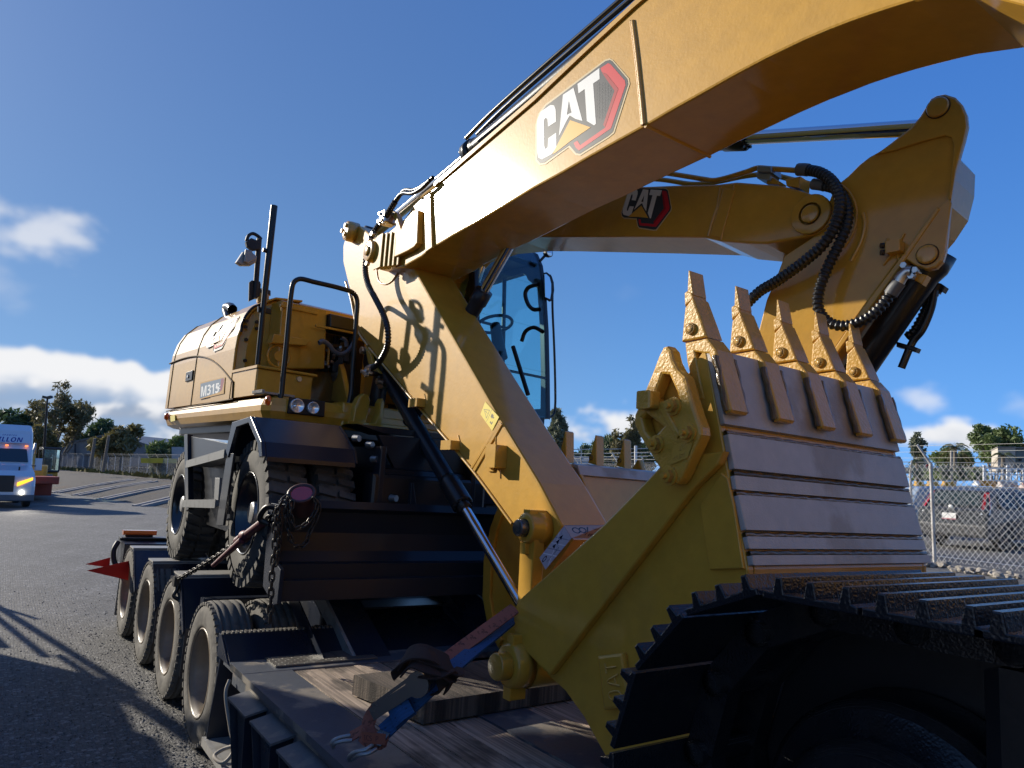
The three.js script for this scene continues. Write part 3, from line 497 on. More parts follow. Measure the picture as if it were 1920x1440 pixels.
  part(cyl, 'feed_pipe', [tube([at(L + 0.1).add(V(-0.02, 0.1, 0)), at(L + 0.5).add(V(-0.03, 0.115, 0)), at(L + 2).add(V(-0.03, 0.112, 0)), at(L + 4).add(V(-0.03, 0.11, 0))], 0.018, 8), tube([at(L + 0.12).add(V(-0.13, 0.02, 0)), at(L + 0.5).add(V(-0.145, 0.03, 0)), at(L + 2).add(V(-0.145, 0.03, 0)), at(L + 4).add(V(-0.145, 0.03, 0))], 0.016, 8)], M.satin, T);
  part(cyl, 'rod_eye', turnX([[0, 0], [0.1, 0], [0.1, 0.14], [0, 0.14]], 1.3, P.y, P.z), M.satin, T);

  // stick
  const SX = 1.2, SW = 0.36;
  const so = [[650, 436], [660, 420], [676, 424], [690, 436], [705, 448], [745, 470], [776, 502], [820, 580], [877, 680], [940, 790], [1010, 905], [1052, 985], [1044, 1022], [1020, 1040], [998, 1032], [975, 1003], [940, 954], [890, 885], [820, 802], [750, 720], [715, 678], [690, 648], [672, 622], [665, 590], [658, 555], [650, 522], [643, 492], [643, 462]];
  const stick = part(EX, 'stick', plate(T, so, SX, SW, 0.014), M.yellow, T);
  if (0) part(stick, 'doubler_plate', plate(T, spl([[650, 446], [672, 434], [706, 462], [733, 500], [741, 520], [752, 548], [766, 572], [774, 600], [772, 632], [761, 658], [737, 691], [690, 646], [674, 620], [660, 556], [646, 494]], 3, true), SX - 0.012, 0.014, 0.005), M.yellow, T);
  part(stick, 'weld_seam', bead([[706, 505], [710, 526], [722, 533], [736, 526], [746, 512]], SX - 0.002, 0.008), M.yellowB, T);
  part(stick, 'edge_seam', [bead([[648, 528], [658, 560], [671, 620], [690, 649]], SX - 0.01, 0.012), bead([[690, 650], [750, 722], [820, 804], [890, 887], [960, 982]], SX - 0.004, 0.010)], M.yellowB, T);
  part(stick, 'joint_strip', [plate(T, [[937, 792], [941, 796], [890, 884], [886, 880]], SX - 0.008, 0.01, 0.003), plate(T, [[932, 795], [935, 798], [883, 882], [880, 878]], SX - 0.008, 0.01, 0.003)], M.yellowB, T);
  // head boss with bolted cap
  part(stick, 'head_pin', [turnX([[0, 0], [0.07, 0], [0.095, 0.012], [0.1, 0.05], [0.1, 0.12], [0, 0.12]], 1.1, P.y, P.z), ...[0, 1, 2].map((i) => bolt(V(1.105, P.y + 0.05 * Math.cos(i * 2.1 + 0.6), P.z + 0.05 * Math.sin(i * 2.1 + 0.6)), V(-1, 0, 0), 0.024, 0.025))], M.yellowB, T);
  // hose lugs on the lower side
  for (const [x, y] of [[790, 757], [853, 836]]) {
    const q = T.x([x, y], SX);
    part(stick, 'hose_lug', [box(SX - 0.075, SX + 0.003, q.y - 0.032, q.y + 0.032, q.z - 0.07, q.z + 0.07, 0.004).translate(0, 0, 0), bolt(V(SX - 0.035, q.y + 0.015, q.z - 0.07), V(0, 0, -1), 0.012, 0.012), bolt(V(SX - 0.035, q.y - 0.02, q.z - 0.07), V(0, 0, -1), 0.012, 0.012), rod(V(SX, q.y - 0.01, q.z + 0.09), V(SX, q.y + 0.07, q.z + 0.04), 0.006, 0.006, 6)], M.yellow, T);
  }
  { const q = T.x([935, 857], SX); part(stick, 'bracket', [box(SX - 0.012, SX + 0.002, q.y - 0.09, q.y + 0.08, q.z - 0.10, q.z - 0.03, 0.003), box(SX - 0.085, SX + 0.002, q.y - 0.07, q.y + 0.07, q.z - 0.03, q.z + 0.09, 0.006), ...[0.05, -0.06].map((d) => bolt(V(SX - 0.012, q.y + d, q.z - 0.065), V(-1, 0, 0), 0.014, 0.016)), rod(V(SX, q.y + 0.07, q.z - 0.04), V(SX, q.y + 0.13, q.z - 0.045), 0.006), rod(V(SX, q.y - 0.07, q.z + 0.03), V(SX, q.y - 0.13, q.z + 0.035), 0.006)], M.yellow, T); }
  const warn = canvasTex(160, 260, (x, w, h) => { x.fillStyle = '#e8d25a'; x.fillRect(0, 0, w, h); x.strokeStyle = '#6a6650'; x.lineWidth = 6; x.beginPath(); x.moveTo(80, 24); x.lineTo(128, 104); x.lineTo(32, 104); x.closePath(); x.stroke(); x.fillStyle = '#6a6650'; x.fillRect(76, 50, 8, 28); x.fillRect(76, 84, 8, 8); x.fillRect(8, 126, 144, 4); x.fillRect(84, 150, 40, 34); x.fillRect(98, 180, 14, 24); x.fillRect(36, 176, 16, 40); x.fillRect(36, 206, 34, 10); });
  part(stick, 'warning_label', sheet([[910, 753], [936, 782], [923, 808], [901, 777]].map((p) => T.x(p, SX - 0.003)).map((v, i, a) => a[[3, 0, 1, 2][i]])), std({ map: warn, roughness: 0.4 }), T);
  // lower end boss and linkage
  const E = T.x([991, 990], 1.1), E2 = T.x([969, 1246], 0.76);
  part(stick, 'end_boss', [turnX([[0.05, 0], [0.072, 0], [0.085, 0.01], [0.085, 0.06], [0.095, 0.07], [0.1, 0.14], [0, 0.14]], 1.07, E.y, E.z), box(1.08, 1.2, E.y + 0.06, E.y + 0.1, E.z - 0.03, E.z + 0.03, 0.005), box(1.07, 1.12, E.y - 0.14, E.y - 0.08, E.z - 0.03, E.z + 0.02, 0.004)], M.yellow, T);
  part(stick, 'end_pin', [turnX([[0, -0.01], [0.04, -0.01], [0.047, 0], [0.047, 0.07], [0, 0.07]], 1.03, E.y, E.z), turnX([[0, 0], [0.005, 0]], 1.017, E.y, E.z)], M.steel, T);
  part(EX, 'bucket_link', [plateM([[E.z - 0.075, E.y + 0.03], [E.z + 0.06, E.y + 0.03], [E.z + 0.05, E.y - 0.75], [E.z - 0.06, E.y - 0.75]], 1.10, 0.075, 0.008), plateM([[E.z - 0.075, E.y + 0.03], [E.z + 0.06, E.y + 0.03], [E.z + 0.05, E.y - 0.75], [E.z - 0.06, E.y - 0.75]], 1.585, 0.075, 0.008)], M.yellow, T);

  // bucket cylinder along the outer face of the stick
  const a = T.x([712, 684], 1.38), b = T.x([989, 1152], 1.38), D = b.clone().sub(a), LL = D.length(), dn = D.clone().normalize(), par = (p) => T.x(p, 1.38).sub(a).dot(dn), hp = par([846, 893]), he = par([874, 943]), A2 = (t) => a.clone().addScaledVector(dn, t);
  const bc = part(EX, 'bucket_cylinder', turn([[0, 0], [0.062, 0], [0.062, hp - 0.02], [0, hp - 0.02]], A2(0), A2(hp - 0.02), 32), M.satin, T);
  part(bc, 'cylinder_head', turn([[0, -0.02], [0.066, -0.02], [0.066, 0], [0.072, 0.01], [0.078, 0.02], [0.078, 0.09], [0.0775, 0.092], [0.078, 0.094], [0.078, he - hp - 0.03], [0.07, he - hp - 0.02], [0.05, he - hp - 0.02], [0.05, he - hp + 0.03], [0, he - hp + 0.03]], A2(hp), A2(hp + 0.0001).addScaledVector(dn, he - hp), 32), M.black, T);
  part(bc, 'head_bolt', Array.from({ length: 12 }, (_, i) => { const t = i / 12 * 6.283, u = V(1, 0, 0), w = dn.clone().cross(u).normalize(); return bolt(A2(he - 0.035).addScaledVector(u, Math.cos(t) * 0.063).addScaledVector(w, Math.sin(t) * 0.063), dn, 0.009, 0.022); }), M.black, T);
  part(bc, 'cylinder_rod', rod(A2(he), A2(LL + 0.2), 0.036, 0.036, 32), M.chrome, T);
  part(bc, 'mounting_eye', [plateM(spl([[a.z - 0.1, a.y + 0.16], [a.z + 0.1, a.y + 0.05], [a.z + 0.16, a.y - 0.12], [a.z - 0.02, a.y - 0.1], [a.z - 0.14, a.y + 0.02]], 3, true), 1.27, 0.22, 0.01)], M.black, T);

  // hoses at the stick head
  const hose = part(EX, 'guarded_hose', ribbed([[741, 378], [722, 408], [706, 428], [693, 452], [687, 478], [685, 506], [690, 532], [704, 560], [718, 588], [727, 618], [727, 645], [718, 668], [704, 686], [694, 690]].map((p, i) => T.x(p, 1.03 + (i > 9 ? 0.02 * (i - 9) : 0))), 0.026, 0.026, 0.2), M.hose, T);
  part(hose, 'hose_fitting', [tube([[700, 688], [691, 690], [687, 695], [688, 700]].map((p) => T.x(p, 1.1)), 0.026, 8), ...[[687, 700], [694, 694], [690, 704], [697, 700], [683, 697]].map((p) => bolt(T.x(p, 1.08), V(-1, 0, 0), 0.017, 0.03)), bolt(T.x([686, 658], 1.2), V(-1, 0, 0), 0.035, 0.05)], M.zinc, T);
  part(stick, 'hose_bracket', plate(T, [[684, 648], [694, 664], [700, 684], [712, 700], [698, 694], [690, 680]], 1.17, 0.03, 0.004), M.yellow, T);
  part(bc, 'port_block', [bolt(T.x([716, 716], 1.28), V(-1, 0, 0), 0.03, 0.05), plate(T, [[706, 722], [716, 718], [719, 726], [709, 729]], 1.28, 0.05, 0.004)], M.zinc, T);

  // ---------------- bucket
  const X0 = 0.80, X1 = 2.05;
  const prof = [[1322, 652], [1351, 803], [1352, 811], [1366, 887], [1371, 925], [1388, 1002], [1396, 1037], [1402, 1068]].map((p) => tx(p, X0));
  const tail = [[-1.58, 1.45], [-1.60, 1.2], [-1.70, 0.96], [-1.9, 0.81]];
  const left = [[1150, 1445], [1125, 1400], [1095, 1345], [1060, 1296], [1030, 1268], [985, 1222], [967, 1190], [962, 1152], [972, 1126], [1130, 985], [1215, 900], [1250, 862], [1290, 700]].map((p) => tx(p, X0));
  const outl = [...prof, ...tail, ...left];
  const shellIn = [...prof, ...tail, ...left.slice(0, 5)].map(([z, y], i, arr) => { const p = arr[Math.max(0, i - 1)], n = arr[Math.min(arr.length - 1, i + 1)], dz = n[0] - p[0], dy = n[1] - p[1], l = Math.hypot(dz, dy) || 1; return [z + dy / l * 0.03, y - dz / l * 0.03]; });
  const bucket = part(EX, 'bucket', [plateM(outl, X0, 0.035, 0.006), plateM(outl, X1 - 0.035, 0.035, 0.006), plateM([...prof, ...tail, ...left.slice(0, 5), ...shellIn.reverse()], X0 + 0.036, X1 - X0 - 0.072, 0.004), turnX([[0, 0], [0.11, 0], [0.11, 1.25], [0, 1.25]], X0, E2.y, E2.z)], M.yellow, T);
  part(bucket, 'side_doubler', plate(T, [[1030, 1266], [985, 1222], [970, 1200], [963, 1176], [962, 1152], [968, 1133], [980, 1118], [1130, 985], [1215, 898], [1252, 858], [1356, 846], [1346, 870], [1300, 915]], X0 - 0.04, 0.04, 0.008), M.yellow, T);
  part(bucket, 'side_doubler', plate(T, [[1312, 948], [1352, 886], [1364, 897], [1376, 950], [1394, 1066], [1330, 1068]], X0 - 0.012, 0.014, 0.004), M.yellow, T);
  part(bucket, 'hinge_boss', [turnX([[0.055, 0], [0.085, 0], [0.1, 0.012], [0.105, 0.05], [0.105, 0.1], [0, 0.1]], 0.70, E2.y, E2.z), box(0.71, 0.8, E2.y + 0.08, E2.y + 0.14, E2.z - 0.02, E2.z + 0.03, 0.005), box(0.71, 0.8, E2.y - 0.15, E2.y - 0.08, E2.z - 0.03, E2.z + 0.03, 0.005)], M.yellow, T);
  part(bucket, 'hinge_pin', turnX([[0, -0.01], [0.055, -0.01], [0.062, 0], [0.062, 0.08], [0, 0.08]], 0.645, E2.y, E2.z), M.yellowB, T);
  // wear plates with weld lines between
  const off = (a, b, o) => { const dz = b[0] - a[0], dy = b[1] - a[1], l = Math.hypot(dz, dy); return [-dy / l * o, dz / l * o]; };
  const slab = (a, b, o, x0, x1) => { const [nz, ny] = off(a, b, o); return plateM([a, b, [b[0] + nz, b[1] + ny], [a[0] + nz, a[1] + ny]], x0, x1 - x0, 0.005); };
  const segs = [[0, 1], [2, 3], [3, 4], [4, 5], [5, 6], [6, 7]], ins = (a, b, t) => [mix(a[0], b[0], t), mix(a[1], b[1], t)];
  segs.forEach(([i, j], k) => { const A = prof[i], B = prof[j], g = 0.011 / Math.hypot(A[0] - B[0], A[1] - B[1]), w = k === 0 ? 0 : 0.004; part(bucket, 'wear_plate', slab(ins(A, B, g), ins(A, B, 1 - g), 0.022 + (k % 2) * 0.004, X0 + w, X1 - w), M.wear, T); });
  for (const i of [2, 3, 4, 5, 6]) { const p = prof[i]; part(bucket, 'weld_line', tube(Array.from({ length: 40 }, (_, k) => V(X0 + 0.006 + (X1 - X0 - 0.012) * k / 39, p[1] + 0.002 * Math.sin(k * 2.1), p[0] + 0.012 + 0.0015 * Math.sin(k * 3.7 + i))), 0.009, 7, 120), M.weld, T); }
  // side cutter
  const SC = 0.70;
  const cut = part(bucket, 'side_cutter', [plate(T, [[1243, 650], [1250, 648], [1257, 656], [1262, 676], [1270, 692], [1284, 706], [1292, 735], [1304, 775], [1313, 800], [1315, 815], [1295, 860], [1277, 898], [1268, 908], [1256, 906], [1240, 885], [1215, 845], [1197, 815], [1188, 795], [1189, 778], [1206, 738], [1222, 700], [1234, 668]], SC, 0.06, 0.012, [[[1242, 702], [1254, 703], [1268, 735], [1272, 748], [1258, 746], [1236, 752], [1226, 745]], [[1204, 784], [1212, 776], [1243, 800], [1222, 822], [1210, 808]]]), plate(T, [[1240, 690], [1262, 690], [1280, 730], [1300, 790], [1270, 880], [1240, 860], [1200, 800], [1200, 770]], SC + 0.061, 0.03, 0.004)], M.cast, T);
  part(bucket, 'cutter_nut', [[1264, 762], [1292, 812], [1233, 833], [1257, 893]].map((p) => nut(T.x(p, SC), V(-1, 0, 0), 0.026)), M.cast, T);
  { const q = T.x([1222, 752], SC); part(bucket, 'lug', [box(SC - 0.05, SC + 0.01, q.y - 0.035, q.y + 0.035, q.z - 0.04, q.z + 0.04, 0.012), plate(T, [[1234, 768], [1246, 762], [1275, 815], [1268, 822]], SC - 0.01, 0.02, 0.006)], M.cast, T); }
  { const cap = canvasTex(256, 128, (x, w, h) => { x.fillStyle = '#808080'; x.fillRect(0, 0, w, h); x.fillStyle = '#fff'; x.font = 'bold 58px sans-serif'; x.fillText('CAT', 90, 56); x.font = '40px sans-serif'; x.fillText('177-2713', 30, 112); }); cap.colorSpace = THREE.NoColorSpace;
    part(bucket, 'cast_lettering', sheet([[1264, 835], [1302, 820], [1290, 858], [1256, 872]].map((p) => T.x(p, SC - 0.003)), 0.001), phys({ color: lin(0.56, 0.31, 0.04), roughness: 0.4, bumpMap: cap, bumpScale: 0.004, clearcoat: 0.5, clearcoatRoughness: 0.2 }), T); }
  // teeth and adapters, one per station across the lip
  const base = V(0, 0, 0), TS = 0.09;
  for (let k = 0; k < 5; k++) {
    const dx = k * (X1 - X0 - TS) / 4, sh = (g) => g.translate(dx, 0, 0);
    const lower = [[1285, 577], [1279, 641], [1326, 632], [1318, 607], [1300, 558]].map((p) => tx(p, X0)), mid = [[1287, 545], [1282, 549], [1283, 574], [1299, 560], [1296, 548]].map((p) => tx(p, X0)), tip = [[1289, 506], [1287, 547], [1298, 552], [1292, 507]].map((p) => tx(p, X0));
    const taper = (zyp, x0, x1, sx) => { const g = plateM(zyp, x0, x1 - x0, 0.006); return g; };
    const tooth = part(bucket, 'tooth', [sh(plateM(lower, X0 - 0.004, TS + 0.008, 0.008)), sh(plateM(mid, X0 + 0.002, TS - 0.004, 0.006)), sh(plateM(tip, X0 + 0.005, TS - 0.010, 0.004))], M.cast, T);
    const pin = T.x([1297, 617], X0); part(bucket, 'tooth_pin', [sh(turnX([[0, 0], [0.016, 0], [0.016, 0.02], [0, 0.02]], X0 - 0.012, pin.y, pin.z, 16)), sh(turnX([[0.018, 0], [0.024, 0], [0.024, 0.012], [0.018, 0.012]], X0 - 0.012, pin.y, pin.z, 20))], M.cast, T);
    const ad = [[1285, 643], [1327, 634], [1343, 655], [1352, 690], [1372, 768], [1369, 774], [1360, 776], [1343, 700], [1330, 664], [1304, 660], [1312, 700], [1322, 748], [1310, 752], [1296, 712], [1289, 680]].map((p) => tx(p, X0));
    part(bucket, 'tooth_adapter', sh(plateM(ad, X0 - 0.004, TS + 0.012, 0.008)), M.cast, T);
    const w0 = T.x([1347, 668], X0), w1 = T.x([1369, 770], X0);
    part(bucket, 'weld_line', [-0.004, TS + 0.012].map((o) => tube(Array.from({ length: 14 }, (_, i) => w0.clone().lerp(w1, i / 13).add(V(dx + o + 0.003 * Math.sin(i * 5 + k), 0.002 * Math.sin(i * 7), -0.012))), 0.013, 6, 50)), M.weld, T);
  }
  { // cast plate with raised letters on the near side plate
    const L0 = [[1119, 1230], [1166, 1224], [1180, 1325], [1131, 1332]].map((p) => T.x(p, X0 - 0.012));
    part(bucket, 'cast_plate', plate(T, [[1119, 1230], [1166, 1224], [1180, 1325], [1131, 1332]], X0 - 0.03, 0.032, 0.012), M.yellowB, T);
    const g = (u, v) => { const a = [mix(1123, 1163, u), mix(1234, 1229, u)], b = [mix(1135, 1177, u), mix(1326, 1320, u)]; return [mix(a[0], b[0], v), mix(a[1], b[1], v)]; };
    const stroke = (pts) => tube(pts.map(([u, v]) => T.x(g(u, v), X0 - 0.031)), 0.0045, 6, pts.length * 6);
    part(bucket, 'cast_letters', [stroke([[0.25, 0.12], [0.25, 0.32]]), stroke([[0.25, 0.22], [0.75, 0.22]]), stroke([[0.78, 0.38], [0.25, 0.5], [0.78, 0.62]]), stroke([[0.6, 0.43], [0.6, 0.57]]), stroke([[0.35, 0.88], [0.25, 0.82], [0.27, 0.74], [0.5, 0.71], [0.72, 0.74], [0.75, 0.82], [0.65, 0.88]])], M.yellowB, T);
  }

  // ---------------- undercarriage
  const CY = 1.275, Z0 = -0.80, Z1 = 2.65, RAD = 0.45;
  const path = []; // centre line of the track chain
  { const n = 400, top = Z1 - Z0, arc = Math.PI * RAD, tot = 2 * top + 2 * arc;
    for (let i = 0; i < n; i++) { let s = i / n * tot; let p; if (s < top) p = [Z0 + s, CY + RAD, 0]; else if ((s -= top) < arc) { const a = s / RAD; p = [Z1 + RAD * Math.sin(a), CY + RAD * Math.cos(a), a]; } else if ((s -= arc) < top) p = [Z1 - s, CY - RAD, Math.PI]; else { const a = (s - top) / RAD; p = [Z0 - RAD * Math.sin(a), CY - RAD * Math.cos(a), Math.PI + a]; } path.push(p); } path.total = tot; }
  const shoeShape = [[-0.094, 0], [0.094, 0], [0.094, 0.012], [0.083, 0.016], [0.079, 0.044], [0.066, 0.044], [0.060, 0.016], [0.018, 0.014], [0.012, 0.042], [-0.002, 0.042], [-0.008, 0.014], [-0.048, 0.014], [-0.053, 0.042], [-0.067, 0.042], [-0.072, 0.014], [-0.094, 0.014]];
  const shoeGeo = (w) => boxUV(plateM(shoeShape, 0, w, 0.003));
  const NS = Math.round(path.total / 0.19);
  const inv = frameOf.get(EX), toEX = inv.clone().multiply(T.m);
  const track = part(EX, 'track', (() => { const g = []; for (let i = 0; i < NS; i++) { const p = path[Math.floor(i / NS * 400)]; for (const x of [0.15, 0.31]) g.push(box(x, x + 0.05, -0.075, 0.0, -0.1, 0.1, 0.01).rotateX(p[2]).translate(0, p[1], p[0])); g.push(turnX([[0, 0], [0.03, 0], [0.03, 0.24], [0, 0.24]], 0, 0, 0, 10).translate(0.13, -0.04, 0.09).rotateX(p[2]).translate(0, p[1], p[0])); } return g; })(), M.shoe, T);
  const sg = shoeGeo(0.7); { const q = new THREE.Matrix4().extractRotation(toEX); }
  for (let i = 0; i < NS; i++) {
    const p = path[Math.floor(((i + 0.15) % NS) / NS * 400)], m = new THREE.Mesh(sg, M.shoe); m.name = 'track_shoe'; m.castShadow = m.receiveShadow = true;
    const mat = toEX.clone().multiply(new THREE.Matrix4().makeTranslation(-0.1, p[1], p[0])).multiply(new THREE.Matrix4().makeRotationX(p[2]));
    mat.decompose(m.position, m.quaternion, m.scale); track.add(m);
  }
  const far = []; for (let i = 0; i < NS; i++) { const p = path[Math.floor(i / NS * 400)]; far.push(plateM(shoeShape, 2.2, 0.7, 0.003).rotateX(p[2]).translate(0, p[1], p[0])); }
  part(EX, 'track', far, M.shoe, T);
  const idl = part(EX, 'idler', [turnX([[0, 0], [0.2, 0], [0.23, 0.02], [0.22, 0.05], [0.28, 0.07], [0.30, 0.09], [0.31, 0.2], [0.28, 0.22], [0, 0.22]], 0.16, CY - 0.06, Z0, 40)], M.shoe, T);
  part(idl, 'hub_plug', Array.from({ length: 6 }, (_, i) => { const a = i * 1.047 + 0.3; return turnX([[0.02, 0], [0.032, 0], [0.032, 0.02], [0, 0.02], [0, 0.012]], 0.142, CY - 0.06 + 0.16 * Math.cos(a), Z0 + 0.16 * Math.sin(a), 16); }), M.black, T);
  part(EX, 'track_frame', [box(0.18, 0.44, 0.92, 1.64, -0.62, 2.5, 0.04), box(0.1, 0.42, 1.0, 1.38, -0.35, 2.3, 0.03), box(0.0, 0.14, 1.28, 1.36, -0.2, 2.2, 0.02), box(2.38, 2.7, 1.0, 1.38, -0.35, 2.3, 0.03)], M.black, T);
  part(EX, 'track_dark_infill', plateM([[-1.17, 1.05], [-1.195, 1.3], [-1.12, 1.52], [-0.92, 1.675], [2.6, 1.675], [2.6, 0.92], [-1.0, 0.92]], 0.37, 0.04, 0.006), M.black, T);  // black plate added to darken the gap inside the track loop
  part(EX, 'carbody', [box(0.44, 2.38, 0.9, 1.55, -0.1, 1.8, 0.05), turn([[0, 0], [0.6, 0], [0.6, 0.4], [0, 0.4]], V(1.37, 1.5, 1.0), V(1.37, 1.9, 1.0), 32)], M.black, T);
  part(EX, 'house', [box(0.1, 2.7, 1.9, 2.2, -0.15, 3.2, 0.08), box(0.1, 1.0, 2.2, 3.3, 0.5, 3.2, 0.12), box(1.0, 2.7, 2.2, 3.2, 1.6, 3.6, 0.12)], M.yellow, T);
  part(EX, 'cab', [box(1.75, 2.7, 2.2, 3.9, 0.3, 1.6, 0.1)], M.black, T);
}
// ------------------------------------------------------------------ the wheeled excavator on the rear of the trailer
const WX = thing('wheeled_excavator', 'yellow wheeled excavator with black cab standing high on the rear of the trailer', 'excavator', T, [1.4, 1.05, -7.1]);
const hx = (p, X) => zy(H.x(p, X));
{
  // wheels: dual tyres with chunky shoulder lugs
  const tyre = (cx, cy, cz, R0 = 0.53, w = 0.27) => {
    const s = R0 / 0.53, g = [turnX([[0.29 * s, 0.03], [0.31 * s, 0.004], [0.36 * s, -0.006], [0.43 * s, -0.004], [0.475 * s, 0.012], [0.505 * s, 0.03], [0.508 * s, w / 2], [0.505 * s, w - 0.03], [0.475 * s, w - 0.012], [0.43 * s, w + 0.004], [0.31 * s, w - 0.004], [0.29 * s, w - 0.03]], cx, cy, cz, 64)];
    return g;
  };
  const lugs = (cx, cy, cz, w = 0.27) => {
    const out = [], N = 34;
    for (let i = 0; i < N; i++) for (const side of [0, 1]) {
      const a = (i + side * 0.5) / N * 2 * Math.PI;
      const x0 = side ? w / 2 + 0.012 : -0.002, x1 = side ? w + 0.002 : w / 2 - 0.012, q = (x, r, t) => V(x, r * Math.cos(t), r * Math.sin(t));
      const d = 0.062, sk = side ? -0.05 : 0.05, xo = side ? x1 : x0, xi = side ? x0 : x1;
      const A = [q(xo, 0.465, a), q(xo, 0.465, a + d * 1.9), q(xo, 0.535, a + d * 1.75), q(xo, 0.535, a + 0.01)], B = [q(xi, 0.5, a + sk + 0.03), q(xi, 0.5, a + d * 1.9 + sk), q(xi, 0.542, a + d * 1.8 + sk), q(xi, 0.542, a + 0.035 + sk)];
      out.push(hull4(A, B).translate(cx, cy, cz));
    }
    return out;
  };
  const wheel = (x, c, out) => { // outer tyre at the face nearer to -x when out = 1
    const w = part(WX, 'wheel', [tyre(x, c.y, c.z), ...lugs(x, c.y, c.z)], M.dustyTyre, T);
    if (out) {
      part(w, 'rim', turnX([[0.3, 0.02], [0.305, 0.0], [0.295, -0.004], [0.288, 0.01], [0.28, 0.05], [0.262, 0.06], [0.255, 0.11], [0.235, 0.13], [0.225, 0.19], [0, 0.19]], x, c.y, c.z, 48), M.blackGloss, T);
      part(w, 'hub', [turnX([[0, 0.03], [0.07, 0.03], [0.085, 0.045], [0.09, 0.10], [0.12, 0.12], [0.125, 0.2], [0, 0.2]], x, c.y, c.z, 32), ...Array.from({ length: 8 }, (_, i) => bolt(V(x + 0.12, c.y + 0.108 * Math.cos(i * 0.785), c.z + 0.108 * Math.sin(i * 0.785)), V(-1, 0, 0), 0.013, 0.025))], M.zincDull, T);
    }
    return w;
  };
  const F = T.x([461, 961], 0.2), B = T.x([334, 945], 0.2);
  for (const c of [F, B]) { wheel(0.2, c, 1); wheel(0.56, c, 0); wheel(1.98, c, 0); wheel(2.34, c, 0); part(WX, 'axle', rod(V(0.4, c.y, c.z), V(2.4, c.y, c.z), 0.1), M.black, T); }
  part(WX, 'chassis', [box(0.95, 1.85, 1.45, 2.0, B.z - 0.7, F.z + 0.55, 0.05), box(0.45, 2.35, 1.75, 2.05, -7.6, -6.2, 0.04), turn([[0, 0], [0.62, 0], [0.62, 0.3], [0, 0.3]], V(1.4, 2.02, -7.1), V(1.4, 2.32, -7.1), 40), box(0.9, 1.9, 1.2, 1.95, F.z + 0.45, F.z + 0.62, 0.03)], M.black, T);
  part(WX, 'side_locker', [box(0.34, 0.9, 1.38, 1.9, -7.35, -6.15, 0.02)], M.black, T);
  // fenders
  const fpx = [[428, 846], [440, 792], [475, 781], [495, 828], [497, 856]].map((p) => tx(p, 0.12)), fin = [[432, 858], [448, 801], [471, 793], [488, 832], [491, 858]].map((p) => tx(p, 0.12));
  const fen = part(WX, 'fender', plateM([...fpx, ...fpx.map(([z, y]) => [z, y - 0.03]).reverse()], 0.13, 0.64, 0.004), M.satinBlue, T);
  part(fen, 'fender_edge', plateM([...fpx, ...[...fin].reverse()], 0.10, 0.03, 0.005), M.satinBlue, T);
  part(fen, 'fender_end', plateM([...fpx], 0.77, 0.02, 0.004), M.black, T);
  part(WX, 'side_plate', [plate(T, [[347, 816], [430, 832], [441, 793], [448, 801], [432, 850], [428, 846], [355, 866], [350, 866]], 0.13, 0.02, 0.003), plate(T, [[345, 815], [351, 814], [353, 955], [348, 958]], 0.1, 0.05, 0.003), plate(T, [[425, 850], [438, 850], [418, 985], [405, 985]], 0.11, 0.02, 0.003)], M.black, T);
  part(WX, 'locker_panel', [plate(T, [[352, 824], [426, 838], [430, 850], [412, 945], [352, 942]], 0.3, 0.03, 0.004)], M.black, T);
  const step = (a, b, d = 0.045) => { const A = T.x(a, 0.12), Bv = T.x(b, 0.12); return [bar(A.clone().add(V(0.1, -0.012, 0)), Bv.clone().add(V(0.1, -0.012, 0)), 0.25, d), bar(A.clone().add(V(-0.022, -0.02, 0)), Bv.clone().add(V(-0.022, -0.02, 0)), 0.008, d * 1.5)]; };
  part(WX, 'step', step([354, 867], [427, 846]), M.stepGray, T);
  part(WX, 'step', step([349, 940], [410, 940]), M.stepGray, T);
  part(WX, 'step_hanger', [plate(T, [[403, 896], [412, 896], [409, 938], [401, 938]], 0.12, 0.02, 0.002)], M.stepGray, T);
  // dozer blade
  const bl = part(WX, 'dozer_blade', [plateM([[-4.92, 1.72], [-4.74, 1.74], [-4.72, 1.69], [-4.78, 1.66], [-4.81, 1.52], [-4.80, 1.40], [-4.755, 1.335], [-4.70, 1.325], [-4.70, 1.232], [-4.672, 1.224], [-4.66, 1.098], [-4.70, 1.09], [-4.90, 1.2]], 0.24, 2.34, 0.004)], M.satin, T);
  part(bl, 'end_plate', [plateM([[-5.02, 1.7], [-4.76, 1.70], [-4.74, 1.33], [-4.63, 1.30], [-4.63, 1.09], [-4.70, 1.07], [-4.96, 1.15]], 0.21, 0.028, 0.004), plateM([[-5.02, 1.7], [-4.76, 1.70], [-4.74, 1.33], [-4.63, 1.30], [-4.63, 1.09], [-4.70, 1.07], [-4.96, 1.15]], 2.58, 0.028, 0.004)], M.satinBlue, T);
  part(bl, 'lift_frame', [plateZ(T, [[704, 816], [905, 830], [930, 945], [752, 945], [735, 880]], -5.06, 0.05, 0.006), box(0.95, 1.0, 1.3, 2.15, -5.5, -4.9, 0.01), box(1.75, 1.8, 1.3, 2.15, -5.5, -4.9, 0.01), plateZ(T, [[765, 950], [768, 905], [772, 905], [778, 950]], -4.9, 0.03, 0.004)], M.satin, T);
  part(bl, 'lift_pin', [...[[698, 861, -5.0], [689, 834, -5.05], [733, 934, -4.9], [664, 822, -5.1]].map(([x, y, z]) => { const p = T.z([x, y], z); return rod(p, p.clone().add(V(0.02, 0, 0.05)), 0.028, 0.024, 14); })], M.zincDull, T);
  part(bl, 'slew_skirt', plateZ(T, [[640, 797], [905, 828], [905, 836], [690, 815]], -5.4, 0.3, 0.005), M.satin, T);

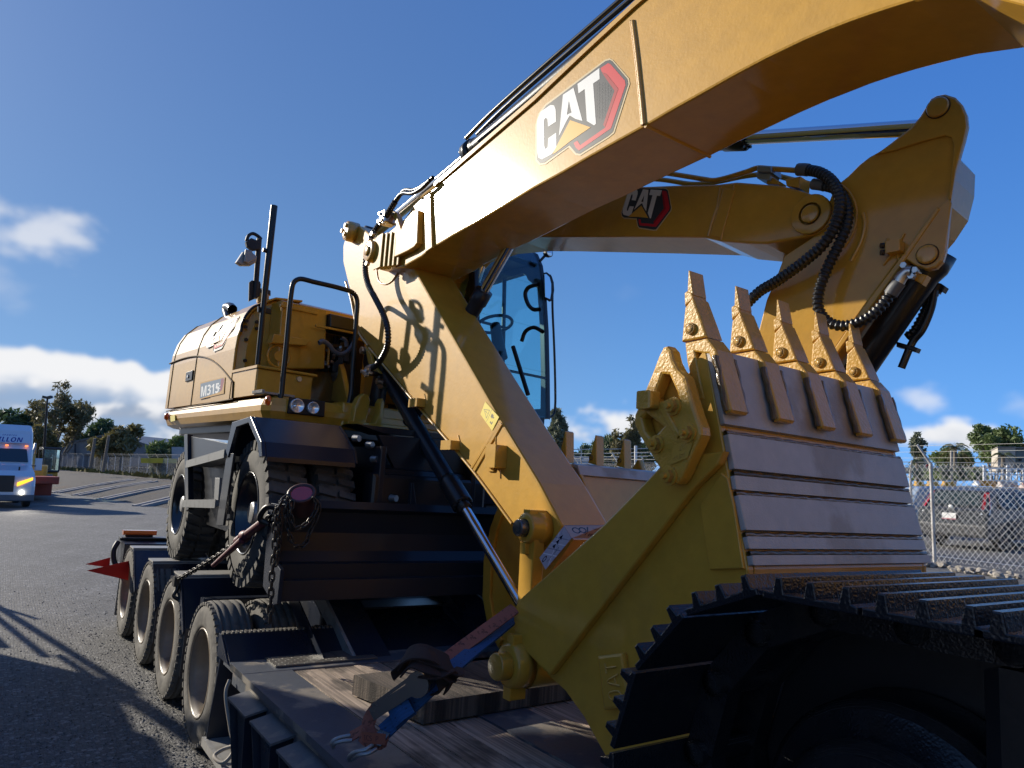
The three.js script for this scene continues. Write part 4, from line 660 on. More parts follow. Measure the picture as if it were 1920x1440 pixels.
  // -------- house
  const hood = [[-1.2, 2.52], [-1.2, 2.98], [-1.192, 3.10], [-1.16, 3.23], [-1.10, 3.35], [-1.01, 3.45], [-0.88, 3.52], [-0.62, 3.55], [1.0, 3.55], [1.18, 3.3], [1.2, 3.1], [1.2, 2.52]];
  const plan = [[-1.2, 1.10], [-1.16, 1.2], [-1.05, 1.24], [1.15, 1.24], [1.24, 1.14], [1.24, -1.2], [1.1, -1.56], [0.8, -1.74], [-0.8, -1.74], [-1.08, -1.68], [-1.18, -1.55], [-1.215, -1.38]];
  part(WX, 'deck_skirt', plateYM(plan, 2.31, 0.215, 0.085), M.yellow, H);
  part(WX, 'house_floor', [plateYM(plan.map(([x, z]) => [x * 0.9, z * 0.92]), 2.24, 0.1, 0.01)], M.black, H);
  const HD = part(WX, 'hood', ext(hood, 2.02, 0.10).translate(0, 0, -1.66), M.yellow, H);
  // a wide shell so the front end of the hood stays square
  part(HD, 'hood_panel', [ext([...hood.slice(0, 8), [-0.62, 3.53], [-0.88, 3.50], [-1.0, 3.43], [-1.085, 3.335], [-1.143, 3.22], [-1.172, 3.10], [-1.18, 2.98], [-1.18, 2.52]].map(([x, y]) => [x - 0.004, y + (y > 3 ? 0.004 : 0)]), 0.5, 0.006).translate(0, 0, -0.13)], M.yellow, H);
  const ringAt = (z) => ext([...hood.slice(0, 8).map(([x, y]) => [x - 0.006, y + (y > 3.1 ? 0.006 : 0)]), ...hood.slice(0, 8).reverse().map(([x, y]) => [x + 0.02, y - (y > 3.1 ? 0.02 : 0)])], 0.010, 0).translate(0, 0, z);
  part(HD, 'panel_gap', [ringAt(-0.69), ringAt(-1.46), tube([[318, 682], [332, 676], [352, 670], [372, 668], [390, 672], [408, 683], [424, 700], [436, 716]].map((p) => H.x(p, -1.206)), 0.008, 6), tube([[312, 771], [360, 762], [437, 748]].map((p) => H.x(p, -1.206)), 0.006, 6), tube([[437, 715], [435, 748]].map((p) => H.x(p, -1.206)), 0.006, 6)], M.brownGap, H);
  part(HD, 'door_latch', [plate(H, [[349, 698], [361, 694], [359, 712], [347, 716]], -1.213, 0.014, 0.003)], M.black, H);
  part(HD, 'door_latch', [bolt(H.x([353, 706], -1.213), V(-1, 0, 0), 0.018, 0.01)], M.zinc, H);
  { // emblem on the hood, and the model plate below
    const mp = ([x, y]) => { const px = [x * 0.0413 - y * 0.0327 + 407.77, x * 0.0496 + y * 0.1118 + 499.47]; return px; };
    const A = M.yellow; // sticker follows the bend of the panel: lower part on the wall, upper part on the curve
    const wrap = (g) => { const p = g.attributes.position; for (let i = 0; i < p.count; i++) { const y = p.getY(i), d = -(p.getX(i) + 1.2046); let x = -1.2046, yy = y; if (y > 2.98) { const k = Math.min(1.25, (y - 2.98) / 0.43); x = -1.2046 + 0.30 * (1 - Math.cos(k)); yy = 2.98 + 0.50 * Math.sin(k); } p.setXYZ(i, x - d, yy, p.getZ(i)); } g.computeVertexNormals(); return g; };
    const P = (k, d, hs = []) => { const sub = []; const f = (q) => hx(mp(q), -1.2046); const g = plateM(LOGO[k].map(f), -1.2046 - d - 0.0012, 0.0012, 0, hs.map((h) => h.map(f))); return wrap(g); };
    part(HD, 'sticker_field', P('edge', 0.004), M.decalGray, H);
    part(HD, 'sticker_letters', [P('c', 0.006), P('a', 0.006, [LOGO.aHole]), P('t', 0.006)], M.decalWhite, H);
    part(HD, 'sticker_chevron', P('red', 0.006), M.decalRed, H);
    part(HD, 'sticker_triangle', P('tri', 0.006), M.decalYellow, H);
    const plateT = canvasTex(512, 256, (x, w, h) => { x.fillStyle = '#c79a4a'; x.fillRect(0, 0, w, h); x.fillStyle = '#6d7f92'; x.beginPath(); x.moveTo(8, 24); x.lineTo(470, 10); x.quadraticCurveTo(508, 12, 500, 70); x.lineTo(470, 190); x.quadraticCurveTo(460, 214, 420, 218); x.lineTo(10, 246); x.closePath(); x.fill(); x.fillStyle = '#93474f'; x.beginPath(); x.moveTo(440, 14); x.lineTo(500, 20); x.lineTo(496, 80); x.lineTo(462, 205); x.lineTo(430, 216); x.closePath(); x.fill(); x.fillStyle = '#f1f2f0'; x.save(); x.translate(18, 222); x.scale(0.74, 1); x.font = 'bold 210px sans-serif'; x.fillText('M315', 0, 0); x.font = 'bold 84px sans-serif'; x.fillText('GC', 452, -52); x.restore(); });
    part(HD, 'model_sticker', sheet([[376, 717], [422, 707], [420, 738], [374, 749]].map((p) => H.x(p, -1.208))), std({ map: plateT, roughness: 0.35 }), H);
  }
  // dust streaks and small lamps on the skirt
  for (const [x, y] of [[313, 781], [503, 751]]) part(WX, 'side_marker', turnX([[0, -0.022], [0.03, -0.016], [0.04, 0], [0.04, 0.012], [0, 0.012]], -1.235, H.x([x, y], -1.23).y, H.x([x, y], -1.23).z, 18), M.amber, H);
  part(WX, 'yellow_reflector', plate(H, [[319, 780], [328, 778], [328, 789], [320, 791]], -1.225, 0.006, 0.001), std({ color: lin(0.7, 0.6, 0.12), roughness: 0.5 }), H);
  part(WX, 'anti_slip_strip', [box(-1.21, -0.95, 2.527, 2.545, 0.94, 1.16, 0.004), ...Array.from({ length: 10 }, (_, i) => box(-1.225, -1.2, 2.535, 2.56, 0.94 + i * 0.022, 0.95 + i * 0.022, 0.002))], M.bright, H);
  // toolbox, air cleaner housing, engine bay
  const tb = part(WX, 'tool_box', box(-1.2, -0.70, 2.53, 2.755, 0.37, 0.93, 0.012), M.yellow, H);
  part(tb, 'lid', box(-1.21, -0.67, 2.757, 2.78, 0.36, 0.95, 0.008), M.yellow, H);
  { const q = H.z([560, 711], 0.93); part(tb, 'lock', [rod(q, q.clone().add(V(0, 0, 0.02)), 0.024, 0.022, 16)], M.zinc, H); }
  const ac = part(WX, 'air_cleaner_housing', [plateZ(H, [[509, 570], [592, 588], [587, 695], [500, 695], [503, 640]], 0.36, 0.24, 0.012)], M.yellow, H);
  part(ac, 'housing_cap', plateZ(H, [[524, 571], [593, 586], [593, 591], [524, 576]], 0.59, 0.03, 0.004), M.yellow, H);
  part(ac, 'angle_bracket', [plateZ(H, [[505, 628], [575, 640], [565, 650], [500, 645]], 0.60, 0.10, 0.006)], M.yellow, H);
  { const q = H.z([522, 668], 0.60); part(ac, 'round_port', [new THREE.TorusGeometry(0.1, 0.012, 8, 32).translate(q.x, q.y, q.z + 0.005), rod(q, q.clone().add(V(0, 0, 0.02)), 0.045, 0.045, 20)], M.yellow, H); }
  part(HD, 'end_trim', [tube([[452, 622], [454, 606], [462, 590], [475, 576], [490, 570]].map((p) => H.z(p, 0.375)), 0.012, 6), ...[[461, 637], [459, 676], [462, 602], [460, 613], [481, 604], [481, 616]].map((p, i) => bolt(H.z(p, 0.375), V(0, 0, 1), 0.018, 0.015))], M.black, H);
  part(WX, 'engine_bay', [box(-0.65, 0.1, 2.5, 3.3, -0.2, 0.36, 0.02), plateZ(H, [[592, 596], [662, 611], [662, 634], [592, 620]], 0.36, 0.3, 0.01), ...Array.from({ length: 26 }, () => { const q = H.z([rr(592, 655), rr(648, 692)], 0.37); return rr(0, 1) < 0.5 ? rod(q, q.clone().add(V(rr(-0.02, 0.02), rr(0.08, 0.25), 0.03)), 0.02, 0.02, 8) : box(q.x - 0.03, q.x + 0.03, q.y - 0.05, q.y + 0.05, q.z, q.z + 0.07, 0.006); })], M.black, H);
  part(WX, 'engine_bay_rail', plateZ(H, [[590, 609], [660, 623], [660, 627], [590, 613]], 0.67, 0.03, 0.003), M.yellow, H);
  part(WX, 'engine_hose', [tube([[598, 643], [606, 640], [616, 646], [626, 658], [638, 664], [650, 660], [660, 648], [670, 630]].map((p) => H.z(p, 0.8)), 0.022, 8), tube([[640, 634], [647, 638], [650, 650]].map((p) => H.z(p, 0.78)), 0.02, 8)], M.hoseGray, H);
  part(WX, 'engine_fitting', Array.from({ length: 14 }, () => { const q = H.z([rr(596, 640), rr(650, 690)], 0.46); return rod(q, q.clone().add(V(rr(-0.03, 0.03), rr(-0.02, 0.06), 0.04)), 0.014, 0.014, 8); }), M.zincDull, H);
  part(WX, 'valve_pipe', [rod(H.z([597, 690], 0.55), H.z([600, 648], 0.55), 0.012), rod(H.z([614, 685], 0.52), H.z([617, 650], 0.52), 0.012)], M.yellow, H);
  // boom foot brackets
  part(WX, 'boom_bracket', [plate(H, [[588, 700], [606, 676], [620, 669], [631, 672], [638, 690], [650, 745], [646, 758], [590, 745]], -0.22, 0.06, 0.01), plate(H, [[588, 700], [606, 676], [620, 669], [631, 672], [638, 690], [650, 745], [646, 758], [590, 745]], 0.5, 0.06, 0.01)], M.yellow, H);
  part(WX, 'boom_foot_pin', [...[[627, 701]].map((p) => { const q = H.x(p, -0.22); return turnX([[0, -0.03], [0.03, -0.03], [0.03, -0.015], [0.07, -0.012], [0.075, 0.0], [0, 0]], -0.22, q.y, q.z); })], M.zincDull, H);
  part(WX, 'front_bracket', [plateZ(H, [[650, 797], [655, 765], [664, 746], [673, 739], [681, 742], [684, 752], [680, 775], [676, 795]], 1.2, 0.1, 0.012), plateZ(H, [[690, 799], [700, 775], [702, 756], [707, 748], [711, 756], [709, 778], [704, 800]], 1.22, 0.1, 0.012), plateZ(H, [[640, 789], [762, 802], [762, 808], [640, 795]], 1.2, 0.12, 0.006)], M.yellow, H);
  part(WX, 'front_sill', [box(-0.55, 0.9, 2.33, 2.54, 1.0, 1.235, 0.02)], M.yellow, H);
  // lamp pod on the front
  const lp = part(WX, 'lamp_pod', plateZ(H, [[541, 745], [607, 753], [605, 782], [537, 775]], 1.235, 0.035, 0.008), M.plastic, H);
  for (const [x, y, r] of [[556, 761, 0.052], [586, 765, 0.045]]) { const q = H.z([x, y], 1.27); part(lp, 'headlight', [turn([[r, 0.02], [r * 0.94, 0.022], [r * 0.8, 0.012], [0, 0.004]], q, q.clone().add(V(0, 0, 0.02)), 24), turn([[r * 1.12, 0], [r * 1.12, 0.02], [r * 1.0, 0.024], [r * 0.96, 0.012]], q, q.clone().add(V(0, 0, 0.024)), 24)], M.lens, H); }
  // rails, pole, mirrors
  const zt = (pts, z) => pts.map((p) => H.z(p, z));
  part(WX, 'handrail', tube(zt([[517, 753], [523, 750], [527, 741], [530, 715], [538, 635], [546, 550], [550, 531], [556, 525], [564, 523], [590, 529], [640, 541], [662, 549], [669, 560], [668, 600], [661, 690], [657, 742], [652, 759], [644, 765]], 1.17), 0.021, 10, 160), M.black, H);
  part(WX, 'pole', [rod(H.z([483, 684], 0.8), H.z([497, 545], 0.8), 0.021, 0.024), rod(H.z([497, 545], 0.8), H.z([514, 386], 0.8), 0.027, 0.03), bolt(H.z([499, 470], 0.8), V(-1, 0, 0), 0.02, 0.03)], M.black, H);
  part(WX, 'pole_clamp', [plateZ(H, [[482, 575], [506, 580], [506, 590], [482, 585]], 0.76, 0.03, 0.004)], M.black, H);
  const mr = part(WX, 'mirror_post', [plateZ(H, [[465, 566], [466, 530], [471, 526], [486, 528], [488, 534], [486, 556], [478, 560]], 0.35, 0.02, 0.006), rod(H.z([478, 560], 0.37), H.z([486, 448], 0.37), 0.024), tube(zt([[462, 452], [466, 442], [474, 438], [484, 443], [490, 449]], 0.37), 0.016, 6), plateZ(H, [[458, 455], [468, 448], [478, 452], [486, 446], [484, 470], [470, 472], [460, 464]], 0.36, 0.05, 0.01)], M.plastic, H);
  part(mr, 'mirror', [plateZ(H, [[439, 494], [452, 474], [462, 470], [478, 483], [476, 494], [466, 500], [448, 500]], 0.40, 0.06, 0.012), plateZ(H, [[456, 491], [459, 468], [470, 470], [479, 486], [464, 494]], 0.47, 0.02, 0.006)], M.mirrorShell, H);
  part(WX, 'filler_neck', [rod(H.z([492, 568], 0.3), H.z([494, 549], 0.3), 0.055, 0.055, 18)], M.yellow, H);
  part(WX, 'filler_cap', [rod(H.z([494, 552], 0.3), H.z([495, 544], 0.3), 0.065, 0.06, 18)], M.plastic, H);
  { const a = H.x([429, 596], -0.95), b = H.x([425, 578], -0.95); part(WX, 'exhaust_stub', tube([a, b, H.x([432, 576], -0.95), H.x([436, 580], -0.95)], 0.05, 10), M.steel, H); }

  // -------- boom
  const BX = 0.12, BW = 0.44;
  const bo = [[690, 752], [742, 690], [780, 590], [812, 515], [850, 470], [900, 452], [960, 445], [1012, 444], [1100, 444], [1200, 444], [1320, 445], [1350, 452], [1400, 456], [1435, 457], [1470, 451], [1505, 445], [1535, 437], [1552, 423], [1560, 405], [1558, 390], [1545, 376], [1515, 361], [1467, 348], [1420, 344], [1380, 341], [1345, 345], [1290, 346], [1220, 349], [1100, 352], [980, 358], [880, 385], [790, 450], [730, 540], [690, 630], [662, 700]];
  const boom = part(WX, 'boom', plate(H, bo, BX, BW, 0.012), M.yellow, H);
  part(boom, 'weld_seam', [tube([[1352, 350], [1346, 385], [1336, 415], [1328, 443]].map((p) => H.x(p, BX)), 0.008), tube([[1378, 344], [1366, 390], [1352, 450]].map((p) => H.x(p, BX)), 0.006)], M.yellowB, H);
  part(boom, 'doubler_plate', plate(H, [[1356, 353], [1378, 355], [1352, 446], [1332, 442]], BX - 0.008, 0.01, 0.003), M.yellow, H);
  const pv = H.x([1522, 403], BX);
  part(boom, 'pivot_boss', turnX([[0.062, -0.022], [0.105, -0.022], [0.11, -0.016], [0.11, 0], [0, 0]], BX, pv.y, pv.z), M.yellow, H);
  part(boom, 'pivot_pin', turnX([[0, -0.02], [0.042, -0.02], [0.05, -0.012], [0.05, 0.0], [0, 0]], BX - 0.012, pv.y, pv.z), M.yellowB, H);
  { const f = ([x, y]) => hx([x * 0.1017 - y * 0.0455 + 1176.25, x * 0.1075 + y * 0.138 + 196.17], BX - 0.001); emblem(boom, f, BX - 0.001, H, false); }
  part(boom, 'hard_pipe', [tube([[1100, 318], [1240, 324], [1290, 331], [1320, 336], [1340, 338], [1400, 322], [1420, 315], [1440, 316], [1500, 320]].map((p) => H.x(p, BX + 0.02)), 0.016, 8, 90), tube([[1100, 330], [1240, 337], [1300, 345], [1345, 341], [1400, 330], [1440, 327], [1490, 338], [1530, 348]].map((p) => H.x(p, BX + 0.14)), 0.016, 8, 90)], M.yellow, H);
  part(boom, 'pipe_clamp', [plate(H, [[1419, 310], [1445, 311], [1446, 323], [1419, 322]], BX - 0.02, 0.12, 0.006), plate(H, [[1416, 325], [1445, 325], [1443, 338], [1419, 334]], BX, 0.1, 0.005)], M.zincDull, H);
  part(boom, 'pipe_bracket', [plate(H, [[1442, 330], [1462, 340], [1459, 346], [1436, 344]], BX + 0.02, 0.08, 0.005), plate(H, [[1472, 336], [1500, 330], [1498, 352], [1474, 348]], BX, 0.12, 0.006)], M.yellow, H);
  // stick cylinder
  const tp = H.x([1761, 205], 0.13), rA = V(0.34, tp.y, tp.z), hd = H.x([1398, 259], 0.34), dn = hd.clone().sub(rA).normalize(), RL = hd.clone().sub(rA).length(), at = (t) => rA.clone().addScaledVector(dn, t);
  const sc = part(WX, 'stick_cylinder', [turn([[0, 0], [0.07, 0], [0.07, 1.5], [0, 1.5]], at(RL + 0.1), at(RL + 1.6), 24)], M.black, H);
  part(sc, 'head_flange', [turn([[0, 0], [0.078, 0], [0.078, 0.14], [0, 0.14]], at(RL), at(RL + 0.14), 24), ...Array.from({ length: 10 }, (_, i) => { const a = i * 0.628, u = V(1, 0, 0), w = dn.clone().cross(u).normalize(); return bolt(at(RL).addScaledVector(u, Math.cos(a) * 0.064).addScaledVector(w, Math.sin(a) * 0.064), dn.clone().negate(), 0.01, 0.02); })], M.black, H);
  part(sc, 'cylinder_rod', rod(at(0), at(RL + 0.05), 0.042, 0.042, 28), M.chrome, H);
  // -------- stick: two side plates round a box
  const sp = [[1772, 176], [1756, 179], [1745, 185], [1736, 200], [1725, 218], [1708, 238], [1690, 252], [1670, 268], [1650, 283], [1630, 294], [1612, 308], [1590, 330], [1565, 350], [1530, 440], [1470, 480], [1457, 515], [1437, 562], [1412, 660], [1380, 770], [1440, 860], [1500, 770], [1542, 690], [1580, 634], [1605, 597], [1650, 534], [1686, 484], [1700, 488], [1718, 500], [1738, 507], [1755, 503], [1767, 490], [1773, 470], [1777, 430], [1782, 378], [1787, 345], [1793, 315], [1801, 286], [1808, 262], [1814, 236], [1812, 215], [1804, 196], [1791, 182]];
  const SX = 0.14, stick = part(WX, 'stick', [plate(H, sp, SX, 0.035, 0.008), plate(H, sp, 0.505, 0.035, 0.008), plate(H, [[1640, 300], [1700, 285], [1770, 268], [1786, 286], [1784, 330], [1772, 378], [1745, 420], [1690, 484], [1605, 597], [1542, 690], [1500, 770], [1440, 855], [1385, 770], [1415, 660], [1440, 562], [1472, 482], [1540, 440], [1570, 360], [1610, 315]], SX + 0.036, 0.328, 0.004)], M.yellow, H);
  part(stick, 'doubler_plate', [plate(H, [[1772, 178], [1756, 181], [1746, 187], [1737, 202], [1726, 219], [1709, 239], [1671, 269], [1640, 290], [1680, 281], [1730, 265], [1772, 254], [1784, 258], [1788, 272], [1784, 320], [1777, 372], [1783, 375], [1792, 318], [1806, 264], [1812, 236], [1810, 216], [1802, 197], [1790, 184]], SX - 0.014, 0.014, 0.006), plate(H, [[1780, 372], [1784, 380], [1775, 440], [1771, 470], [1765, 489], [1754, 501], [1738, 505], [1718, 498], [1700, 487], [1688, 482], [1700, 468], [1725, 430], [1757, 390]], SX - 0.014, 0.014, 0.006)], M.yellow, H);
  part(stick, 'edge_strip', plate(H, [[1757, 388], [1762, 392], [1700, 482], [1610, 606], [1545, 696], [1540, 690], [1600, 600], [1690, 480]], SX - 0.02, 0.02, 0.005), M.yellow, H);
  part(stick, 'weld_seam', [tube([[1575, 345], [1592, 360], [1604, 385], [1606, 410], [1598, 440], [1582, 465]].map((p) => H.x(p, SX)), 0.007), tube([[1618, 400], [1622, 420], [1614, 455], [1596, 490]].map((p) => H.x(p, SX)), 0.011)], M.yellowB, H);
  for (const [x, y, r] of [[1761, 204, 0.05], [1741, 479, 0.046]]) { const q = H.x([x, y], SX); part(stick, 'pin', [turnX([[0, -0.022], [r - 0.008, -0.022], [r, -0.014], [r, 0], [0, 0]], SX - 0.01, q.y, q.z), turnX([[0.005, 0], [0, 0]], SX - 0.034, q.y, q.z, 10)], M.yellowB, H); part(stick, 'pin_ring', turnX([[r, -0.008], [r + 0.004, -0.008], [r + 0.005, 0], [r, 0]], SX - 0.012, q.y, q.z), M.brownGap, H); }
  { const q = H.x([1676, 468], SX); part(stick, 'hose_lug', [box(SX - 0.06, SX, q.y - 0.03, q.y + 0.03, q.z - 0.02, q.z + 0.05, 0.006), ...[[0.07, 0.05], [0.06, -0.03], [-0.08, 0.03], [-0.07, -0.05]].map(([y, z]) => rod(V(SX - 0.005, q.y, q.z + 0.01), V(SX - 0.004, q.y + y, q.z + z), 0.008, 0.006, 6))], M.yellow, H); part(stick, 'lug_bolt', [0.015, -0.02].map((o) => bolt(V(SX - 0.04, q.y + o, q.z - 0.03), V(-0.7, 0, -0.7), 0.016, 0.016)), M.black, H); }
  // hoses
  const hose = (px, x0, bulge = 0) => px.map((p, i) => H.x(p, x0 - bulge * Math.sin(Math.PI * i / (px.length - 1))));
  part(WX, 'guarded_hose', ribbed(hose([[1514, 319], [1535, 323], [1556, 336], [1570, 356], [1576, 382], [1571, 408], [1559, 436], [1540, 462], [1512, 487], [1480, 511], [1452, 530], [1425, 546], [1400, 570]], 0.09, 0.09), 0.031, 0.024, 0.2), M.hose, H);
  part(WX, 'guarded_hose', ribbed(hose([[1545, 348], [1565, 354], [1580, 368], [1589, 392], [1588, 420], [1576, 452], [1560, 484], [1545, 518], [1535, 550], [1534, 575], [1543, 594], [1560, 607], [1583, 611], [1608, 605], [1634, 591], [1655, 571], [1672, 548]], 0.11, 0.08), 0.029, 0.024, 0.2), M.hose, H);
  part(WX, 'hose_end', [tube([[1670, 552], [1678, 540], [1686, 529]].map((p) => H.x(p, 0.10)), 0.033, 10), tube([[1496, 318], [1508, 318], [1516, 319]].map((p) => H.x(p, 0.09)), 0.034, 10), tube([[1524, 345], [1540, 347], [1547, 349]].map((p) => H.x(p, 0.11)), 0.03, 10)], M.hoseGray, H);
  part(WX, 'hose_elbow', [tube([[1684, 531], [1692, 518], [1702, 510], [1710, 510]].map((p) => H.x(p, 0.10)), 0.028, 10), plate(H, [[1690, 508], [1698, 496], [1712, 498], [1722, 508], [1712, 523], [1698, 522]], 0.11, 0.05, 0.006), ...[[1697, 499], [1718, 508], [1711, 519]].map((p) => bolt(H.x(p, 0.11), V(-1, 0, 0), 0.016, 0.025))], M.zinc, H);
  part(WX, 'port_block', plate(H, [[1712, 508], [1738, 516], [1728, 533], [1708, 522]], 0.13, 0.06, 0.006), M.yellow, H);
  { const a = H.x([1748, 492], 0.34), b = H.x([1560, 770], 0.34), d = b.clone().sub(a).normalize(), q = (t) => a.clone().addScaledVector(d, t);
    const c = part(WX, 'bucket_cylinder', [turn([[0, -0.06], [0.085, -0.06], [0.09, 0.02], [0.075, 0.08], [0.075, 0.9], [0, 0.9]], q(0), q(0.9), 28)], M.black, H);
    part(c, 'cylinder_rod', rod(q(0.85), q(1.5), 0.035), M.chrome, H);
    part(c, 'feed_pipe', [tube([[1752, 545], [1745, 580], [1728, 620], [1712, 640], [1690, 690]].map((p) => H.x(p, 0.42)), 0.02, 8), plate(H, [[1680, 640], [1715, 650], [1720, 652], [1716, 660], [1700, 655], [1680, 650]], 0.4, 0.06, 0.006)], M.black, H);
    part(c, 'feed_hose', ribbed([[1752, 548], [1742, 566], [1732, 590], [1724, 606], [1712, 624], [1700, 632]].map((p) => H.x(p, 0.46)), 0.026, 0.024, 0.18), M.hose, H);
    part(c, 'feed_elbow', [rod(H.x([1758, 534], 0.46), H.x([1751, 548], 0.46), 0.034), plate(H, [[1750, 528], [1764, 531], [1772, 537], [1766, 547], [1752, 540]], 0.44, 0.06, 0.005)], M.satin, H); }
  // boom cylinders beside the cab
  for (const [x, pa, pb, pc] of [[-0.1, [826, 690], [908, 545], [980, 420]], [0.52, [846, 664], [893, 528], [945, 430]]]) {
    const a = H.x(pa, x), m = H.x(pb, x), e0 = H.x(pc, x), d = m.clone().sub(a), L = d.length(), dir = d.normalize();
    const c = part(WX, 'boom_cylinder', [turn([[0, -0.6], [0.062, -0.6], [0.062, L - 0.12], [0.072, L - 0.11], [0.072, L], [0, L]], a, m, 24)], M.satin, H);
    part(c, 'cylinder_rod', rod(m, m.clone().addScaledVector(dir, 0.9), 0.038, 0.038, 24), M.chrome, H);
  }
  { const a = H.x([700, 790], -0.16), b = H.x([716, 700], -0.16); part(WX, 'boom_cylinder', [turn([[0, 0], [0.075, 0], [0.07, 0.6], [0, 0.6]], a, a.clone().addScaledVector(b.clone().sub(a).normalize(), 0.6), 24)], M.black, H); }

  // -------- bucket, curled under the stick
  const Q0 = -0.02, Q1 = 0.98;
  const bside = [[1072, 872], [1010, 885], [955, 925], [920, 985], [906, 1050], [904, 1120], [915, 1182], [938, 1222], [964, 1243], [1020, 1240], [1090, 1210], [1120, 1120], [1128, 1020], [1110, 940], [1082, 876]];
  const bz = bside.map((p) => hx(p, Q0)), bk = part(WX, 'bucket', [plateM(bz, Q0, 0.03, 0.006), plateM([...bz.slice(3, 9).map(([z, y]) => [z + 0.004, y]), ...bz.slice(3, 9).reverse().map(([z, y]) => [z + 0.03, y + 0.012])], Q0 + 0.03, Q1 - Q0 - 0.06, 0.004), plateM([[1074, 873], [1079, 876], [1081, 960], [1082, 1060], [1080, 1170], [1074, 1170], [1075, 1060], [1075, 960]].map((p) => hx(p, Q0)), Q0 + 0.03, Q1 - Q0 - 0.06, 0.004), plateM(bz, Q1 - 0.03, 0.03, 0.006)], M.yellow, H);
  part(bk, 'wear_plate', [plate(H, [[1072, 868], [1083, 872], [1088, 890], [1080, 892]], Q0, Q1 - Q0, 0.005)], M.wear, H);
  part(bk, 'side_bar', plate(H, [[935, 945], [918, 990], [908, 1050], [906, 1118], [916, 1178], [934, 1212], [940, 1200], [926, 1170], [918, 1118], [921, 1050], [930, 996], [946, 950]], Q0 - 0.025, 0.026, 0.006), M.yellow, H);
  for (const p of [[1166, 914], [1154, 939]]) part(bk, 'bolt_cap', (() => { const q = H.x(p, Q1 - 0.16); return [turn([[0, 0], [0.03, 0], [0.03, 0.02], [0, 0.02]], V(Q1 - 0.16, q.y, q.z), V(Q1 - 0.16, q.y, q.z + 0.02), 16)]; })(), M.yellowB, H);
  part(bk, 'side_cutter', [plate(H, [[1194, 862], [1199, 862], [1204, 880], [1208, 905], [1180, 960], [1160, 975], [1172, 900], [1184, 880]], Q1 + 0.02, 0.05, 0.01)], M.cast, H);
  for (let k = 0; k < 3; k++) {
    const dx = k * 0.30 - 0.01, sh = (g) => g.translate(dx, 0, 0);
    const tt = part(bk, 'tooth', [sh(plate(H, [[1061, 808], [1056, 832], [1047, 862], [1063, 867], [1063, 810]], Q0, 0.08, 0.006))], M.cast, H);
    const pq = H.x([1054, 852], Q0); part(bk, 'tooth_pin', sh(turnX([[0.012, -0.008], [0.018, -0.008], [0.018, 0.004], [0.012, 0.004]], Q0, pq.y, pq.z, 14)), M.weld, H);
    part(bk, 'tooth_adapter', [sh(plate(H, [[1046, 864], [1063, 869], [1068, 876], [1072, 900], [1066, 904], [1058, 880], [1050, 882]], Q0 + 0.002, 0.075, 0.005))], M.cast, H);
  }
  // -------- cab: two side frames of one bent outline, glass all round
  const C0 = 0.42, C1 = 1.36;
  const fo = [[992, 467], [1010, 477], [1019, 498], [1025, 540], [1030, 620], [1032, 700], [1033, 786]].map((p) => hx(p, C1));
  const top = fo[0][1], prof = [...fo, [0.05, fo[6][1] - 0.02], [0.0, 3.2], [0.02, top - 0.1], [0.12, top - 0.02]];
  const cen = [0.85, 3.4], wl = hx([990, 517], C1), inn = [[wl[0] - 0.02, wl[1] + 0.005], [wl[0] + 0.03, wl[1] - 0.02], [Math.min(fo[2][0] - 0.11, wl[0] + 0.06), wl[1] - 0.07], [fo[3][0] - 0.085, fo[3][1]], [fo[4][0] - 0.08, fo[4][1]], [fo[5][0] - 0.08, fo[5][1]], [fo[6][0] - 0.1, fo[6][1] + 0.1], [0.15, fo[6][1] + 0.1], [0.13, 3.2], [0.16, wl[1] - 0.1], [0.24, wl[1] - 0.02]];
  const strip = (idx, t, x0, x1) => idx.map((k) => { const a = prof[k], b = prof[k + 1], n = [-(b[1] - a[1]), b[0] - a[0]], l = Math.hypot(...n), o = [n[0] / l * t, n[1] / l * t], s = ((a[0] + o[0] - cen[0]) ** 2 + (a[1] + o[1] - cen[1]) ** 2) < ((a[0] - cen[0]) ** 2 + (a[1] - cen[1]) ** 2) ? 1 : -1; return hull4([V(x0, a[1], a[0]), V(x0, b[1], b[0]), V(x0, b[1] + s * o[1], b[0] + s * o[0]), V(x0, a[1] + s * o[1], a[0] + s * o[0])], [V(x1, a[1], a[0]), V(x1, b[1], b[0]), V(x1, b[1] + s * o[1], b[0] + s * o[0]), V(x1, a[1] + s * o[1], a[0] + s * o[0])]); });
  const roofA = [[0.0, top - 0.13], [0.1, top + 0.0], [fo[0][0] - 0.1, top + 0.02], [fo[0][0] + 0.05, top - 0.01], [fo[1][0], fo[1][1] - 0.02], [fo[1][0] - 0.07, fo[1][1] - 0.13], [0.1, top - 0.16]];
  const cab = part(WX, 'cab', [plateM(prof, C0, 0.06, 0.014, [inn]), plateM(prof, C1 - 0.06, 0.06, 0.014, [inn]), plateM(roofA, C0 + 0.06, C1 - C0 - 0.12, 0.01), box(C0 + 0.06, C1 - 0.06, fo[6][1] - 0.06, fo[6][1] + 0.02, 0.1, fo[6][0] - 0.02, 0.01), box(C0 + 0.06, C1 - 0.06, fo[6][1], 3.1, 0.03, 0.1, 0.01)], M.blueBlack, H);
  part(cab, 'side_glass', plateM(inn, C0 + 0.026, 0.008, 0), M.glass, H);
  part(cab, 'side_glass', plateM(inn, C1 - 0.034, 0.008, 0), M.glass, H);
  part(cab, 'windscreen', strip([1, 2, 3, 4, 5], 0.012, C0 + 0.061, C1 - 0.061), M.glass, H);
  part(cab, 'rear_glass', box(C0 + 0.06, C1 - 0.06, 3.1, top - 0.15, 0.04, 0.048, 0), M.glass, H);
